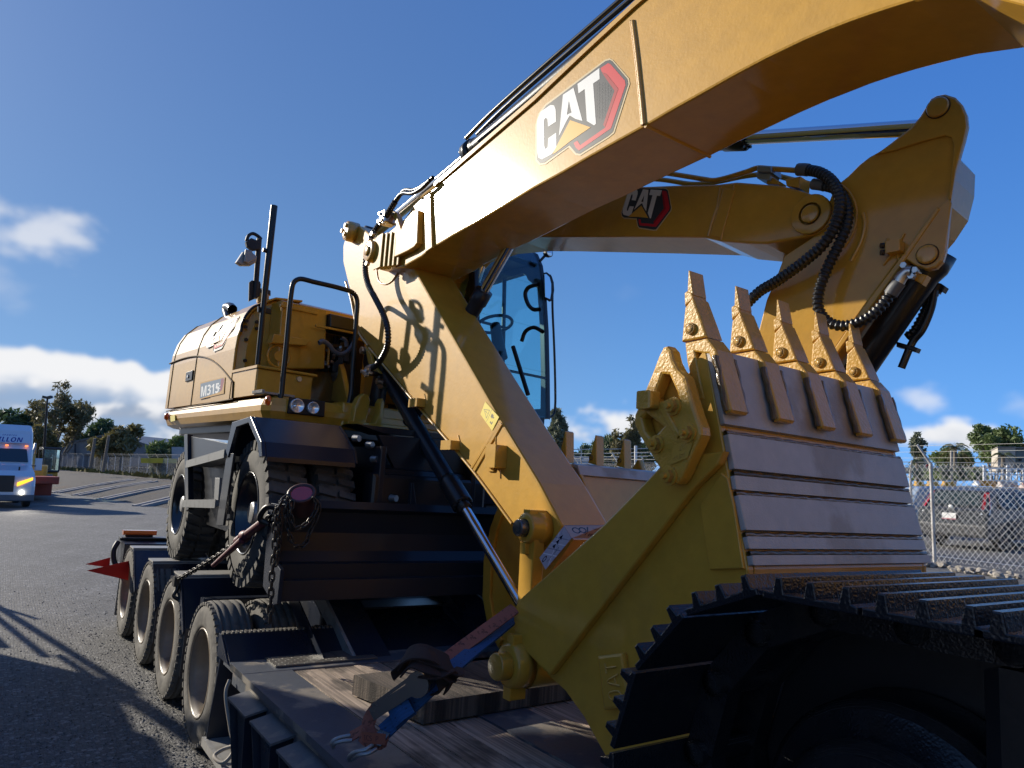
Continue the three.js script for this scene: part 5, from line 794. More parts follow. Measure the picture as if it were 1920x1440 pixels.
  part(cab, 'cross_bar', [bar(V(C0 + 0.05, 2.98, fo[5][0] - 0.01), V(C1 - 0.05, 2.98, fo[5][0] - 0.01), 0.03, 0.02)], M.blueBlack, H);
  part(cab, 'door_post', [rod(V(C1 - 0.04, top - 0.1, H.x([950, 524], C1).z), V(C1 - 0.04, 2.65, H.x([957, 610], C1).z), 0.022), tube([[1010, 533], [990, 540], [985, 550], [990, 570], [1000, 580], [1012, 580]].map((p) => H.x(p, 0.9)), 0.02, 8)], M.blueBlack, H);
  { const q = H.x([928, 608], 0.86); part(cab, 'steering_wheel', [new THREE.TorusGeometry(0.17, 0.016, 8, 36).rotateX(Math.PI / 2 - 0.35).translate(q.x, q.y, q.z), rod(q, q.clone().add(V(0, -0.35, 0.12)), 0.05, 0.07), box(q.x - 0.15, q.x + 0.15, q.y - 0.02, q.y + 0.0, q.z - 0.02, q.z + 0.02, 0.004), tube([[978, 640], [985, 622], [1000, 614], [1018, 622]].map((p) => H.x(p, 0.75)), 0.018, 8), rod(H.x([962, 650], 0.8), H.x([990, 740], 0.8), 0.02)], M.plastic, H); }
  part(cab, 'seat', [box(0.75, 1.2, 2.75, 2.9, 0.1, 0.62, 0.05), box(0.75, 1.2, 2.9, 3.55, 0.0, 0.16, 0.05)], M.plastic, H);
  part(cab, 'console', [box(0.55, 1.25, 2.56, 2.8, 1.35, 1.6, 0.03), box(0.5, 0.62, 2.56, 2.85, 0.3, 1.0, 0.03)], M.plastic, H);
  const fz = fo[3][0];
  const mz = part(cab, 'mirror', plateZ(H, [[1018, 512], [1022, 511], [1031, 518], [1035, 530], [1036, 545], [1033, 564], [1029, 566], [1020, 560]], fz + 0.02, 0.03, 0.008), M.plastic, H);
  { const f = [[1020.5, 514], [1024, 514], [1030, 520], [1033, 532], [1033, 548], [1031, 561], [1022, 557]]; part(WX, 'mirror_glass', plateZ(H, f, fz + 0.051, 0.004, 0.001), M.mirror, H); }
  part(cab, 'grab_rail', tube([[1031, 515], [1035, 535], [1036, 580], [1039, 650], [1041, 720], [1041, 760], [1039, 775], [1032, 782], [1026, 783]].map((p) => H.z(p, fz + 0.03)), 0.012, 8), M.black, H);
  { const q = H.z([1023, 476], fz - 0.02), w = (d) => q.clone().add(V(0, 0, d)); const l = part(cab, 'work_light', [turn([[0, 0], [0.035, 0], [0.045, 0.03], [0.046, 0.06], [0.04, 0.06]], w(0), w(0.06), 20), rod(w(0.02), H.z([1012, 490], fz - 0.02), 0.014)], M.plastic, H); part(WX, 'lamp_lens', turn([[0, 0], [0.039, 0], [0.036, 0.008], [0, 0.01]], w(0.055), w(0.065), 20), M.lens, H); }
}
// ------------------------------------------------------------------ lashings
function ribbon(pts, w, th, up) { // flat webbing along pts
  const c = new THREE.CatmullRomCurve3(pts, false, 'centripetal'), n = pts.length * 8, P = [], I = [];
  for (let i = 0; i <= n; i++) { const p = c.getPointAt(i / n), t = c.getTangentAt(i / n), u = typeof up === 'function' ? up(i / n) : up, s = u.clone().cross(t).normalize(), m = t.clone().cross(s).normalize(); for (const [a, b] of [[-1, -1], [1, -1], [1, 1], [-1, 1]]) P.push(...p.clone().addScaledVector(s, a * w / 2).addScaledVector(m, b * th / 2).toArray()); }
  for (let i = 0; i < n; i++) for (let k = 0; k < 4; k++) { const a = i * 4 + k, b = i * 4 + (k + 1) % 4; I.push(a, b, b + 4, a, b + 4, a + 4); }
  I.push(0, 2, 1, 0, 3, 2); const e = n * 4; I.push(e, e + 1, e + 2, e, e + 2, e + 3);
  const g = new THREE.BufferGeometry(); g.setAttribute('position', new THREE.Float32BufferAttribute(P, 3)); g.setIndex(I); const q = g.toNonIndexed(); q.computeVertexNormals(); return q;
}
{
  const top = T.x([966, 1140], 0.76), topB = T.x([962, 1158], 0.78), low = T.y([664, 1380], 0.79), lowB = T.y([716, 1372], 0.79), mid = T.d([800, 1262], 3.02), midB = T.d([826, 1270], 3.0);
  const face = V(-0.75, 0.45, 0.5).normalize();
  const OS = thing('orange_ratchet_strap', 'faded orange ratchet strap with brown tangle and steel ratchet tied to the deck edge', 'strap', T, [0.15, 0.76, -3.0]);
  part(OS, 'webbing', ribbon([top, top.clone().lerp(mid, 0.5), mid], 0.062, 0.006, face), M.orangeStrap, T);
  // bundle of spare webbing round both straps
  const K = T.d([800, 1246], 2.98), loop = (pts, w) => ribbon(pts.map(([x, y, d]) => T.d([x, y], d)), w, 0.007, V(-0.3, 0.9, 0.3).normalize());
  part(OS, 'spare_webbing', [loop([[752, 1262, 2.98], [756, 1234, 2.95], [780, 1222, 2.93], [812, 1232, 2.92], [842, 1246, 2.93], [850, 1262, 2.95], [838, 1284, 2.97]], 0.10), loop([[758, 1258, 2.93], [778, 1240, 2.9], [806, 1250, 2.88], [832, 1262, 2.9], [836, 1284, 2.93], [816, 1292, 2.96]], 0.085), loop([[752, 1248, 2.95], [770, 1228, 2.92], [800, 1226, 2.9], [826, 1240, 2.92]], 0.07), loop([[790, 1262, 2.9], [818, 1264, 2.87], [846, 1254, 2.92], [852, 1272, 2.95], [836, 1294, 2.98]], 0.06)], M.brownStrap, T);
  // ratchet: two side plates, spindle, handle
  const rA = T.d([792, 1278], 2.93), rB = T.d([706, 1334], 2.96), sd = V(0.6, 0.1, 0.8).normalize().multiplyScalar(0.055), side = V(0, 1, 0).clone().cross(rB.clone().sub(rA)).normalize();
  const o1 = side.clone().multiplyScalar(0.045), o2 = side.clone().multiplyScalar(-0.045);
  const plateR = (o) => bar(rA.clone().add(o), rB.clone().add(o), 0.010, 0.05);
  part(OS, 'ratchet_frame', [plateR(o1), plateR(o2), bar(rA.clone().add(o1).add(V(0, 0.05, 0)), rB.clone().add(o1).add(V(0, 0.035, 0)), 0.012, 0.014), rod(rA.clone().add(o1.clone().multiplyScalar(1.3)), rA.clone().add(o2.clone().multiplyScalar(1.3)), 0.05, 0.05, 20)], M.steel, T);
  part(OS, 'ratchet_spindle', [0.12, 0.34, 0.86].map((t, i) => { const c = rA.clone().lerp(rB, t); return rod(c.clone().add(o1), c.clone().add(o2), i === 2 ? 0.014 : 0.008); }), M.zinc, T);
  part(OS, 'webbing_end', [ribbon([[708, 1326, 2.96], [694, 1346, 2.97], [690, 1364, 2.95], [698, 1386, 2.9]].map(([x, y, d]) => T.d([x, y], d)), 0.06, 0.006, V(-0.8, 0.3, 0.5).normalize()), ribbon([[700, 1352, 2.96], [680, 1368, 2.97], [656, 1382, 2.98]].map(([x, y, d]) => T.d([x, y], d)), 0.05, 0.006, V(-0.4, 0.8, 0.4).normalize()), ribbon([[676, 1376, 2.93], [688, 1386, 2.88], [706, 1392, 2.86], [724, 1390, 2.88], [728, 1378, 2.94]].map(([x, y, d]) => T.d([x, y], d)), 0.055, 0.006, V(0, 0.1, 1).clone().cross(V(0, 1, 0)).add(V(0, 0.15, 0)).normalize())], M.orangeStrap, T);
  const txt = canvasTex(256, 96, (x, w, h) => { x.fillStyle = '#8d5342'; x.fillRect(0, 0, w, h); x.fillStyle = '#3a2630'; x.font = '64px sans-serif'; x.fillText('ICS  P', 20, 72); });
  part(OS, 'strap_print', sheet([[678, 1372], [724, 1376], [722, 1397], [680, 1392]].map(([x, y]) => T.d([x, y], 2.83)), 0.001), std({ map: txt, roughness: 0.85 }), T);
  const hook = (pts, r = 0.008) => [tube(pts.map(([x, y, d]) => T.d([x, y], d)), r, 8)];
  part(OS, 'hook', [...hook([[657, 1379, 2.98], [640, 1382, 2.97], [626, 1388, 2.96], [622, 1394, 2.96], [626, 1400, 2.97]]), ...hook([[660, 1388, 2.96], [642, 1390, 2.95], [628, 1394, 2.95], [624, 1402, 2.96]])], M.zincDull, T);

  const BS = thing('blue_lashing_strap', 'blue lashing strap from the near bucket down to the deck edge below the orange one', 'strap', T, [0.2, 0.76, -2.9]);
  const bEnd = T.d([718, 1374], 2.9), bMid = T.d([830, 1268], 2.97);
  part(BS, 'webbing', [ribbon([topB, topB.clone().lerp(bMid, 0.5), bMid, bMid.clone().lerp(bEnd, 0.5), bEnd], 0.068, 0.012, face)], M.blueStrap, T);
  part(BS, 'edge_sleeve', [ribbon([[772, 1322, 2.9], [750, 1338, 2.89], [738, 1350, 2.9]].map(([x, y, d]) => T.d([x, y], d)), 0.075, 0.026, face)], M.blueStrap, T);
  part(BS, 'hook', [...hook([[700, 1396, 2.85], [684, 1406, 2.83], [666, 1410, 2.83], [655, 1418, 2.84], [655, 1426, 2.86]]), ...hook([[706, 1404, 2.84], [692, 1412, 2.82], [672, 1416, 2.82], [660, 1424, 2.84]])], M.zincDull, T);
  part(BS, 'hook_plate', ribbon([T.d([722, 1372], 2.89), T.d([704, 1396], 2.84)], 0.05, 0.008, face), M.steel, T);

  // chains on the wheeled machine's blade
  const CH = thing('lashing_chain', 'rusty lashing chain and maroon lever binder from the front wheel to a trailer lug', 'chain', T, [0.1, 1.0, -5.8]);
  const c0 = T.x([334, 1086], -0.01), c1 = T.z([520, 958], -4.80), cm = T.d([430, 1022], c0.distanceTo(T.o) * 0.42 + c1.distanceTo(T.o) * 0.5);
  const at = (t) => c0.clone().lerp(c1, t).add(V(0, -0.03 * Math.sin(Math.PI * t), 0));
  part(CH, 'chain_links', chainLinks([at(0), at(0.2), at(0.4), at(0.6), at(0.66)], 0.030), M.chain, T);
  part(CH, 'chain_links', chainLinks([at(0.88), at(0.94), at(1)], 0.032), M.chain, T);
  part(CH, 'binder_lever', [rod(at(0.44).add(V(-0.02, -0.06, 0.03)), at(0.72).add(V(-0.02, -0.02, 0.03)), 0.016, 0.026), rod(at(0.70), at(0.88), 0.030, 0.03), rod(at(0.66), at(0.70), 0.036), turn([[0, 0], [0.045, 0], [0.03, 0.06], [0, 0.06]], at(0.72), at(0.76))], M.maroon, T);
  part(CH, 'hook', [tube([at(0.0), c0.clone().add(V(0, -0.07, 0.01)), c0.clone().add(V(-0.02, -0.13, 0.02)), c0.clone().add(V(0.02, -0.16, 0.03))], 0.016, 8), tube([at(1).add(V(0, 0.02, 0)), at(0.96).add(V(-0.04, 0.05, 0)), at(0.92).add(V(-0.05, 0.0, 0)), at(0.93).add(V(0, -0.04, 0))], 0.02, 8), box(c0.x - 0.03, c0.x + 0.03, c0.y - 0.06, c0.y + 0.02, c0.z - 0.08, c0.z + 0.02, 0.01)], M.chain, T);
  part(CH, 'loose_tail', [chainLinks([c0.clone().add(V(0, -0.1, 0.03)), c0.clone().add(V(0.03, -0.16, 0.05)), c0.clone().add(V(0.06, -0.12, 0.06))], 0.022)], M.chain, T);
  const CB = thing('hanging_chain', 'bundle of rusty chain hanging in loops from the blade corner with a red cap', 'chain', T, [0.25, 1.7, -4.65]);
  const cz = (pts, z = -4.62) => pts.map((p) => T.z(p, z));
  part(CB, 'chain_links', chainLinks(cz([[541, 930], [528, 942], [519, 962], [516, 990], [515, 1030], [510, 1080], [508, 1120], [506, 1166]]), 0.030), M.chain, T);
  part(CB, 'chain_links', chainLinks(cz([[542, 932], [536, 960], [540, 990], [548, 1015], [560, 1025], [572, 1020], [580, 1000], [592, 975], [598, 950], [590, 936]], -4.6), 0.026), M.chain, T);
  part(CB, 'chain_links', chainLinks(cz([[548, 940], [546, 970], [556, 990], [570, 985], [586, 968], [594, 948], [588, 934]], -4.56), 0.026), M.chain, T);
  part(CB, 'chain_links', chainLinks(cz([[520, 950], [524, 985], [521, 1030], [516, 1060]], -4.66), 0.026), M.chain, T);
  const q = T.z([566, 927], -4.66), n = V(-0.35, 0.75, 0.55).normalize();
  part(CB, 'binder_drum', [rod(q.clone().addScaledVector(n, -0.14), q, 0.075, 0.085, 28), turn([[0.07, 0], [0.09, 0], [0.094, 0.014], [0.08, 0.02], [0.07, 0.012]], q, q.clone().addScaledVector(n, 0.02), 32)], M.maroonDark, T);
  part(CB, 'red_cap', rod(q, q.clone().addScaledVector(n, 0.010), 0.071, 0.068, 32), M.redLens, T);

  // printed film wrapped round the linkage
  const PW = thing('printed_film_wrap', 'clear white printed film wrapped round the yellow linkage beside the near bucket', 'film', T, [1.15, 1.6, -3.0]);
  const film = canvasTex(320, 256, (x, w, h) => { x.fillStyle = '#b9b4c2'; x.fillRect(0, 0, w, h); for (let i = 0; i < 26; i++) { x.strokeStyle = i % 2 ? 'rgba(235,235,245,.7)' : 'rgba(120,120,140,.5)'; x.lineWidth = 2 + i % 3; x.beginPath(); x.moveTo((i * 53) % w, 0); x.lineTo((i * 53 + 90) % w, h); x.stroke(); } x.fillStyle = '#20243c'; for (let i = 0; i < 3; i++) { x.beginPath(); x.moveTo(150 + i * 44, 60); x.lineTo(190 + i * 44, 92); x.lineTo(150 + i * 44, 124); x.closePath(); x.fill(); } x.font = '30px sans-serif'; x.fillText('Go forward', 40, 190); x.lineWidth = 12; x.strokeStyle = '#20243c'; x.beginPath(); x.arc(36, 100, 24, 0, 7); x.stroke(); });
  const film2 = canvasTex(320, 128, (x, w, h) => { x.fillStyle = '#b99c94'; x.fillRect(0, 0, w, h); x.strokeStyle = '#1c2038'; x.lineWidth = 9; x.beginPath(); x.arc(70, 52, 26, 0, 7); x.moveTo(140, 30); x.arc(120, 50, 24, 0, 7); x.moveTo(170, 20); x.lineTo(140, 96); x.stroke(); x.font = 'bold 46px sans-serif'; x.fillStyle = '#1c2038'; x.fillText('owo', 180, 108); x.font = '26px sans-serif'; x.fillText('nature', 200, 50); });
  part(PW, 'film_sheet', sheet([[1058, 986], [1072, 1009], [1023, 1068], [1012, 1046]].map((p) => T.x(p, 1.10)).map((v, i, a) => a[[3, 0, 1, 2][i]]), 0.002), phys({ map: film, roughness: 0.25, clearcoat: 0.8, clearcoatRoughness: 0.1 }), T);
  part(PW, 'film_sheet', sheet([[1058, 985], [1136, 984], [1118, 1010], [1072, 1009]].map((p, i) => T.x(p, [1.10, 1.2, 1.2, 1.10][i])), 0.002), phys({ map: film2, roughness: 0.25, clearcoat: 0.8, clearcoatRoughness: 0.1 }), T);
  part(PW, 'wrapped_block', hull4([[1064, 1000], [1076, 1012], [1032, 1072], [1022, 1056]].map((p) => T.x(p, 1.14)), [[1064, 1000], [1076, 1012], [1032, 1072], [1022, 1056]].map((p) => T.x(p, 1.14).add(V(0.3, 0, 0)))), M.yellow, T);
}
// ------------------------------------------------------------------ far left: bank, fence, truck, shed, trees
const gp = (px, y = 0) => W0.y(px, y);
M.bank = std({ map: stained([0.105, 0.095, 0.085], [0.14, 0.095, 0.06], 0.9, 1024, 6, 201, 5, 0.08), roughness: 0.95, bumpMap: grain, bumpScale: 0.02 });
M.grass = std({ map: stained([0.15, 0.125, 0.035], [0.08, 0.09, 0.02], 0.8, 256, 6, 203, 3), roughness: 0.95 });
M.concrete = std({ map: stained([0.34, 0.32, 0.30], [0.22, 0.2, 0.18], 0.7, 256, 5, 205, 2), roughness: 0.85 });
M.fence = std({ color: lin(0.28, 0.28, 0.28), metalness: 0.6, roughness: 0.5 });
M.fencePaint = std({ map: stained([0.55, 0.54, 0.52], [0.25, 0.2, 0.16], 0.6, 256, 6, 207, 0.6), roughness: 0.6 });
{
  const foot = [[60, 912], [116, 926], [180, 934], [270, 948], [330, 957], [420, 972]].map((p) => gp(p));
  const out = V(0.55, 0, -0.84), rows = [[0, 0], [1.0, 0.12], [2.4, 0.36], [4.2, 0.62], [5.6, 0.74], [9, 0.76], [45, 1.0]];
  // extend along its line both ways
  const a = foot[0].clone().addScaledVector(foot[0].clone().sub(foot[1]).normalize(), 50), b = foot.at(-1).clone().addScaledVector(foot.at(-1).clone().sub(foot.at(-2)).normalize(), 26);
  const line = [a, ...foot, b], pos = [], idx = [], fine = [];
  for (let i = 0; i + 1 < line.length; i++) for (let k = 0; k < 8; k++) fine.push(line[i].clone().lerp(line[i + 1], k / 8));
  fine.forEach((p, i) => rows.forEach(([d, h], j) => { const n = j > 0 && j < 6 ? 0.12 * PN.noise(i * 0.9, j * 1.7, 3) : 0; const q = p.clone().addScaledVector(V(0.8, 0, -0.6), d + n); pos.push(q.x, h + n * 0.8 - (j ? 0 : 0.03), q.z); }));
  const m = rows.length; for (let i = 0; i + 1 < fine.length; i++) for (let j = 0; j + 1 < m; j++) { const A = i * m + j; idx.push(A, A + m, A + 1, A + m, A + m + 1, A + 1); }
  const g = new THREE.BufferGeometry(); g.setAttribute('position', new THREE.Float32BufferAttribute(pos, 3)); g.setIndex(idx); g.computeVertexNormals(); struct('embankment', g, M.bank);
  const up = (p, d, h) => p.clone().addScaledVector(V(0.8, 0, -0.6), d).setY(h);
  // concrete drains down the slope
  const drain = (px) => { const p = gp(px); const gs = []; for (const o of [-0.22, 0.22]) { const s = V(0.6, 0, 0.8).multiplyScalar(o); gs.push(bar(up(p, -0.3, -0.02).add(s), up(p, 2.4, 0.40).add(s), 0.14, 0.14), bar(up(p, 2.4, 0.40).add(s), up(p, 5.0, 0.72).add(s), 0.14, 0.12)); } gs.push(bar(up(p, -0.3, -0.04), up(p, 2.4, 0.34), 0.4, 0.06)); return gs; };
  [[[112, 924], 'farthest left'], [[150, 929], 'second from left'], [[198, 937], 'third from left'], [[268, 949], 'nearest']].forEach(([px, w]) => single('slope_drain', drain(px), M.concrete, `pale concrete drain channel down the gravel bank, ${w}`, 'drain', W0, gp(px).toArray(), 'drain channels on the bank'));
  // fence along the top
  const fe = thing('chain_link_fence', 'long grey chain-link fence along the top of the gravel bank', 'fence', W0, up(foot[2], 6.6, 0.74).toArray());
  const P0 = up(a, 6.8, 0.74), P1 = up(b, 6.8, 0.74), n = 46, posts = [];
  for (let i = 0; i <= n; i++) { const p = P0.clone().lerp(P1, i / n); posts.push(p); part(fe, 'post', [rod(p, p.clone().add(V(0, 1.45, 0)), 0.03, 0.03, 8), rod(p.clone().add(V(0, 1.45, 0)), p.clone().add(V(-0.2, 1.72, 0.14)), 0.022, 0.018, 6)], M.fencePaint); }
  const wire = []; const d = P1.clone().sub(P0), L = d.length(), dn = d.clone().normalize(), step = 0.16;
  for (let s = -2; s < L; s += step) for (const k of [1, -1]) { const s0 = k > 0 ? s : s + 1.4; const A = P0.clone().addScaledVector(dn, s0).add(V(0, 0.03, 0)), B = P0.clone().addScaledVector(dn, s0 + 1.4 * k).add(V(0, 1.43, 0)); wire.push(bar(A, B, 0.008, 0.008)); }
  part(fe, 'wire_mesh', wire, M.fence); part(fe, 'barbed_wire', [1.52, 1.6, 1.68].map((h, i) => bar(P0.clone().add(V(-0.08 * i, h, 0.06 * i)), P1.clone().add(V(-0.08 * i, h, 0.06 * i)), 0.015, 0.015)), M.fence);
  struct('dry_grass', (() => { const gs = []; for (let i = 0; i < 2600; i++) { const k = rnd(), p = P0.clone().lerp(P1, rr(0, 0.72)).addScaledVector(V(0.8, 0, -0.6), k < 0.4 ? rr(-1.2, 0.3) : rr(1, 22)); const h = rr(0.12, 0.4), t = rr(0, 3), c = V(Math.cos(t), 0, Math.sin(t)).multiplyScalar(rr(0.1, 0.3)); const y = 0.76; const g = new THREE.BufferGeometry(); g.setAttribute('position', new THREE.Float32BufferAttribute([p.x - c.x, y, p.z - c.z, p.x + c.x, y, p.z + c.z, p.x + rr(-0.1, 0.1), y + h, p.z + rr(-0.1, 0.1)], 3)); g.computeVertexNormals(); gs.push(g); } return gs; })(), M.grass, 'stuff').userData = { label: 'dry yellow grass along the fence on the bank', category: 'grass', kind: 'stuff' };
}
// trees: tapered trunk and limbs, crown of many leaf clumps
const leafMat = (r, g, b) => phys({ color: lin(r, g, b), roughness: 0.75, side: THREE.DoubleSide, transmission: 0.4, thickness: 0 });
const LM = { euc: leafMat(0.19, 0.17, 0.07), eucB: leafMat(0.17, 0.19, 0.11), dark: leafMat(0.075, 0.12, 0.04), mid: leafMat(0.14, 0.20, 0.055), bright: leafMat(0.16, 0.22, 0.06), olive: leafMat(0.20, 0.17, 0.055), palm: leafMat(0.09, 0.12, 0.03), palmDry: leafMat(0.19, 0.13, 0.05), agave: leafMat(0.11, 0.15, 0.12) };
const bark = std({ map: stained([0.20, 0.17, 0.14], [0.10, 0.08, 0.06], 0.8, 256, 6, 211, 1.2), roughness: 0.9 });
function tree(name, label, base, h, cw, o) { // base point, total height, crown width
  const t = thing(name, label, 'tree', W0, base.toArray(), o.group), limbs = [], tips = [], lean = o.lean || 0;
  const grow = (p, dir, len, r, lv) => { const e = p.clone().addScaledVector(dir, len); limbs.push(rod(p, e, r, r * 0.62, 7)); if (lv <= 0) { tips.push(e); return; } const k = lv > 2 ? 3 : rr(2, 3.6) | 0; for (let i = 0; i < k; i++) { const a = rr(0, 6.28), s = rr(o.spread * 0.5, o.spread); grow(e, dir.clone().add(V(Math.cos(a) * s, rr(0.0, 0.3), Math.sin(a) * s)).normalize(), len * rr(0.6, 0.85), r * 0.6, lv - 1); } if (lv < 3) tips.push(e.clone().addScaledVector(dir, -len * 0.2)); };
  const tr = h * (o.trunk ?? 0.3);
  grow(base, V(lean, 1, lean * 0.3).normalize(), tr, h * 0.028, o.levels ?? 4);
  // scale tips into the wanted crown box
  const bb = new THREE.Box3().setFromPoints(tips), c = bb.getCenter(V(0, 0, 0)), sz = bb.getSize(V(0, 0, 0));
  const cy0 = base.y + h * (o.crown ?? 0.35), fx = (p) => V(base.x + lean * h * 0.5 + (p.x - c.x) / Math.max(sz.x, 0.1) * cw * 0.86, cy0 + (p.y - bb.min.y) / sz.y * (base.y + h - cy0) * 0.96, base.z + (p.z - c.z) / Math.max(sz.z, 0.1) * cw * 0.86);
  for (const g of limbs) { const p = g.attributes.position; for (let i = 0; i < p.count; i++) { const v = V(p.getX(i), p.getY(i), p.getZ(i)); const k = sst(base.y + tr * 0.5, base.y + tr * 1.05, v.y), w = fx(v); p.setXYZ(i, mix(v.x, w.x, k), mix(v.y, w.y, k), mix(v.z, w.z, k)); } }
  part(t, 'trunk', limbs, o.bark || bark);
  const pos = [], n = o.leaves ?? 5200, s0 = o.leaf ?? 0.22;
  const tp = tips.map(fx), cl = tp.map(() => rr(0.55, 1.1) * cw * (o.clump ?? 0.13));
  for (let i = 0; i < n; i++) { const k = Math.floor(rnd() * tp.length), r = cl[k] * Math.cbrt(rnd()), a = rr(0, 6.283), b = Math.acos(rr(-1, 1)); const p = tp[k].clone().add(V(r * Math.sin(b) * Math.cos(a), r * 0.75 * Math.cos(b), r * Math.sin(b) * Math.sin(a))); if (p.y > base.y + h) p.y = base.y + h - rr(0, 0.2); const u = V(rr(-1, 1), rr(-1, 1), rr(-1, 1)).normalize().multiplyScalar(s0 * rr(0.5, 1)), v = V(rr(-1, 1), rr(-1, 1) - (o.droop || 0), rr(-1, 1)).normalize().multiplyScalar(s0 * rr(0.6, 1.2)); pos.push(p.x, p.y, p.z, p.x + u.x, p.y + u.y, p.z + u.z, p.x + v.x, p.y + v.y, p.z + v.z); }
  const g = new THREE.BufferGeometry(); g.setAttribute('position', new THREE.Float32BufferAttribute(pos, 3)); g.computeVertexNormals(); part(t, 'crown', g, o.leafMat);
  return t;
}
const atG = (px, D, y) => { const p = W0.d(px, D); return V(p.x, y ?? p.y, p.z); };
{
  const B = (x, D, y = 1.7) => atG([x, 870], D, y), hOf = (x, yTop, D, y = 1.7) => W0.d([x, yTop], D).y - y, wOf = (px, D) => px / FPX * D;
  const tt = (name, label, x, D, yTop, wpx, o) => tree(name, label, B(x, D, o.y ?? 0.8), hOf(x, yTop, D, o.y ?? 0.8), wOf(wpx, D), o);
  tt('eucalyptus_tree', 'tall airy eucalyptus with bare pale limbs behind the white truck', 104, 78, 714, 118, { leafMat: LM.euc, spread: 0.62, trunk: 0.28, crown: 0.30, leaves: 5200, leaf: 0.42, clump: 0.085, levels: 5, lean: 0.03 });
  tt('bushy_tree', 'dark green bushy tree at the left edge behind the truck cab', 40, 85, 770, 90, { leafMat: LM.dark, spread: 0.7, leaves: 5000, leaf: 0.7, clump: 0.17, crown: 0.2 });
  tt('bushy_tree', 'rust-tinged low tree just right of the truck roof, under the eucalyptus', 80, 72, 800, 46, { leafMat: LM.olive, spread: 0.7, leaves: 3000, leaf: 0.55, clump: 0.16, crown: 0.1 });
  tt('round_tree', 'dense round dark tree standing behind the grey shed roof', 166, 95, 788, 62, { leafMat: LM.dark, spread: 0.6, leaves: 5200, leaf: 0.75, clump: 0.17, crown: 0.15 });
  tt('olive_tree', 'loose yellow-green tree in front of the grey shed', 214, 66, 796, 84, { leafMat: LM.olive, spread: 0.7, leaves: 4200, leaf: 0.5, clump: 0.14, crown: 0.22 });
  tt('round_tree', 'round green tree beside the grey shed, left of the wheeled machine', 312, 74, 820, 62, { leafMat: LM.mid, spread: 0.6, leaves: 4200, leaf: 0.6, clump: 0.17, crown: 0.1 });
  tt('bushy_tree', 'dark shrubby tree at the end of the grey shed', 296, 70, 842, 30, { leafMat: LM.dark, spread: 0.6, leaves: 2000, leaf: 0.5, clump: 0.2, crown: 0.05 });
  tt('round_tree', 'grey-green tree half hidden behind the wheeled machine', 352, 90, 826, 40, { leafMat: LM.eucB, spread: 0.6, leaves: 2600, leaf: 0.6, clump: 0.18, crown: 0.15 });
  // shed
  const sh = thing('warehouse', 'grey metal warehouse with low gable and dark open bay behind the fence', 'building', W0, B(200, 90).toArray());
  const gw = std({ map: stained([0.26, 0.27, 0.29], [0.2, 0.2, 0.2], 0.5, 256, 6, 221, 8), roughness: 0.6, metalness: 0.1 }), q = (x, y, D = 86) => W0.d([x, y], D);
  const f = (pts, D, t) => { const a = pts.map(([x, y]) => q(x, y, D)), b = a.map((p) => p.clone().add(V(0.57, 0, -0.82).multiplyScalar(t))); return hull4(a, b); };
  part(sh, 'wall', [f([[110, 874], [158, 874], [158, 826], [110, 836]], 86, 22), f([[158, 852], [208, 852], [208, 816], [158, 826]], 86, 22), f([[208, 874], [286, 874], [284, 838], [208, 816]], 86, 22)], gw);
  part(sh, 'bay_interior', [f([[158, 874], [208, 874], [208, 852], [158, 852]], 90, 12)], std({ color: lin(0.16, 0.16, 0.17), roughness: 0.9 }));
  part(sh, 'roof_edge', [f([[108, 836], [207, 815], [207, 812], [108, 833]], 85.8, 22), f([[207, 815], [287, 839], [287, 836], [207, 812]], 85.8, 22)], std({ color: lin(0.16, 0.165, 0.18), roughness: 0.5 }));
  part(sh, 'downpipe', [f([[139, 872], [141, 872], [141, 832], [139, 832]], 85.6, 0.2)], std({ color: lin(0.07, 0.07, 0.08), roughness: 0.6 }));
  single('small_shed', [f([[322, 862], [350, 862], [350, 838], [322, 838]], 70, 8)], std({ map: stained([0.5, 0.52, 0.55], [0.3, 0.3, 0.3], 0.6, 128, 6, 225, 4), roughness: 0.6 }), 'small pale shed between the round tree and the wheeled machine', 'building', W0, q(336, 862, 70).toArray());
  const sb = single('yellow_skip', [f([[264, 868], [306, 868], [306, 859], [264, 859]], 52, 2.2)], std({ map: stained([0.5, 0.42, 0.04], [0.3, 0.25, 0.05], 0.5, 128, 6, 227, 2), roughness: 0.6 }), 'yellow skip behind the fence on the bank', 'skip', W0, q(285, 868, 52).toArray());
  const pole = (a, b, D, r, label) => single('utility_pole', [rod(q(...a, D), q(...b, D), r, r * 0.8, 8)], bark, label, 'pole', W0, q(...a, D).toArray());
  pole([170, 876], [178, 822], 62, 0.14, 'dark leaning pole in front of the warehouse bay');
  pole([193, 884], [204, 817], 50, 0.11, 'pale leaning pole right of the dark leaning pole');
  const lp = thing('floodlight_mast', 'thin dark floodlight mast against the eucalyptus', 'lamp post', W0, q(82, 850, 60).toArray());
  part(lp, 'mast', rod(q(82, 852, 60), q(89, 746, 60), 0.12, 0.07, 8), M.black); part(lp, 'lamp_head', [-1, 1].map((s) => bar(q(89, 746, 60), q(89 + s * 8, 744, 60), 0.3, 0.2)), M.black);
  for (const [x, D, y] of [[128, 46, 870], [295, 40, 872]]) { const p = W0.d([x, 893], D); }
}
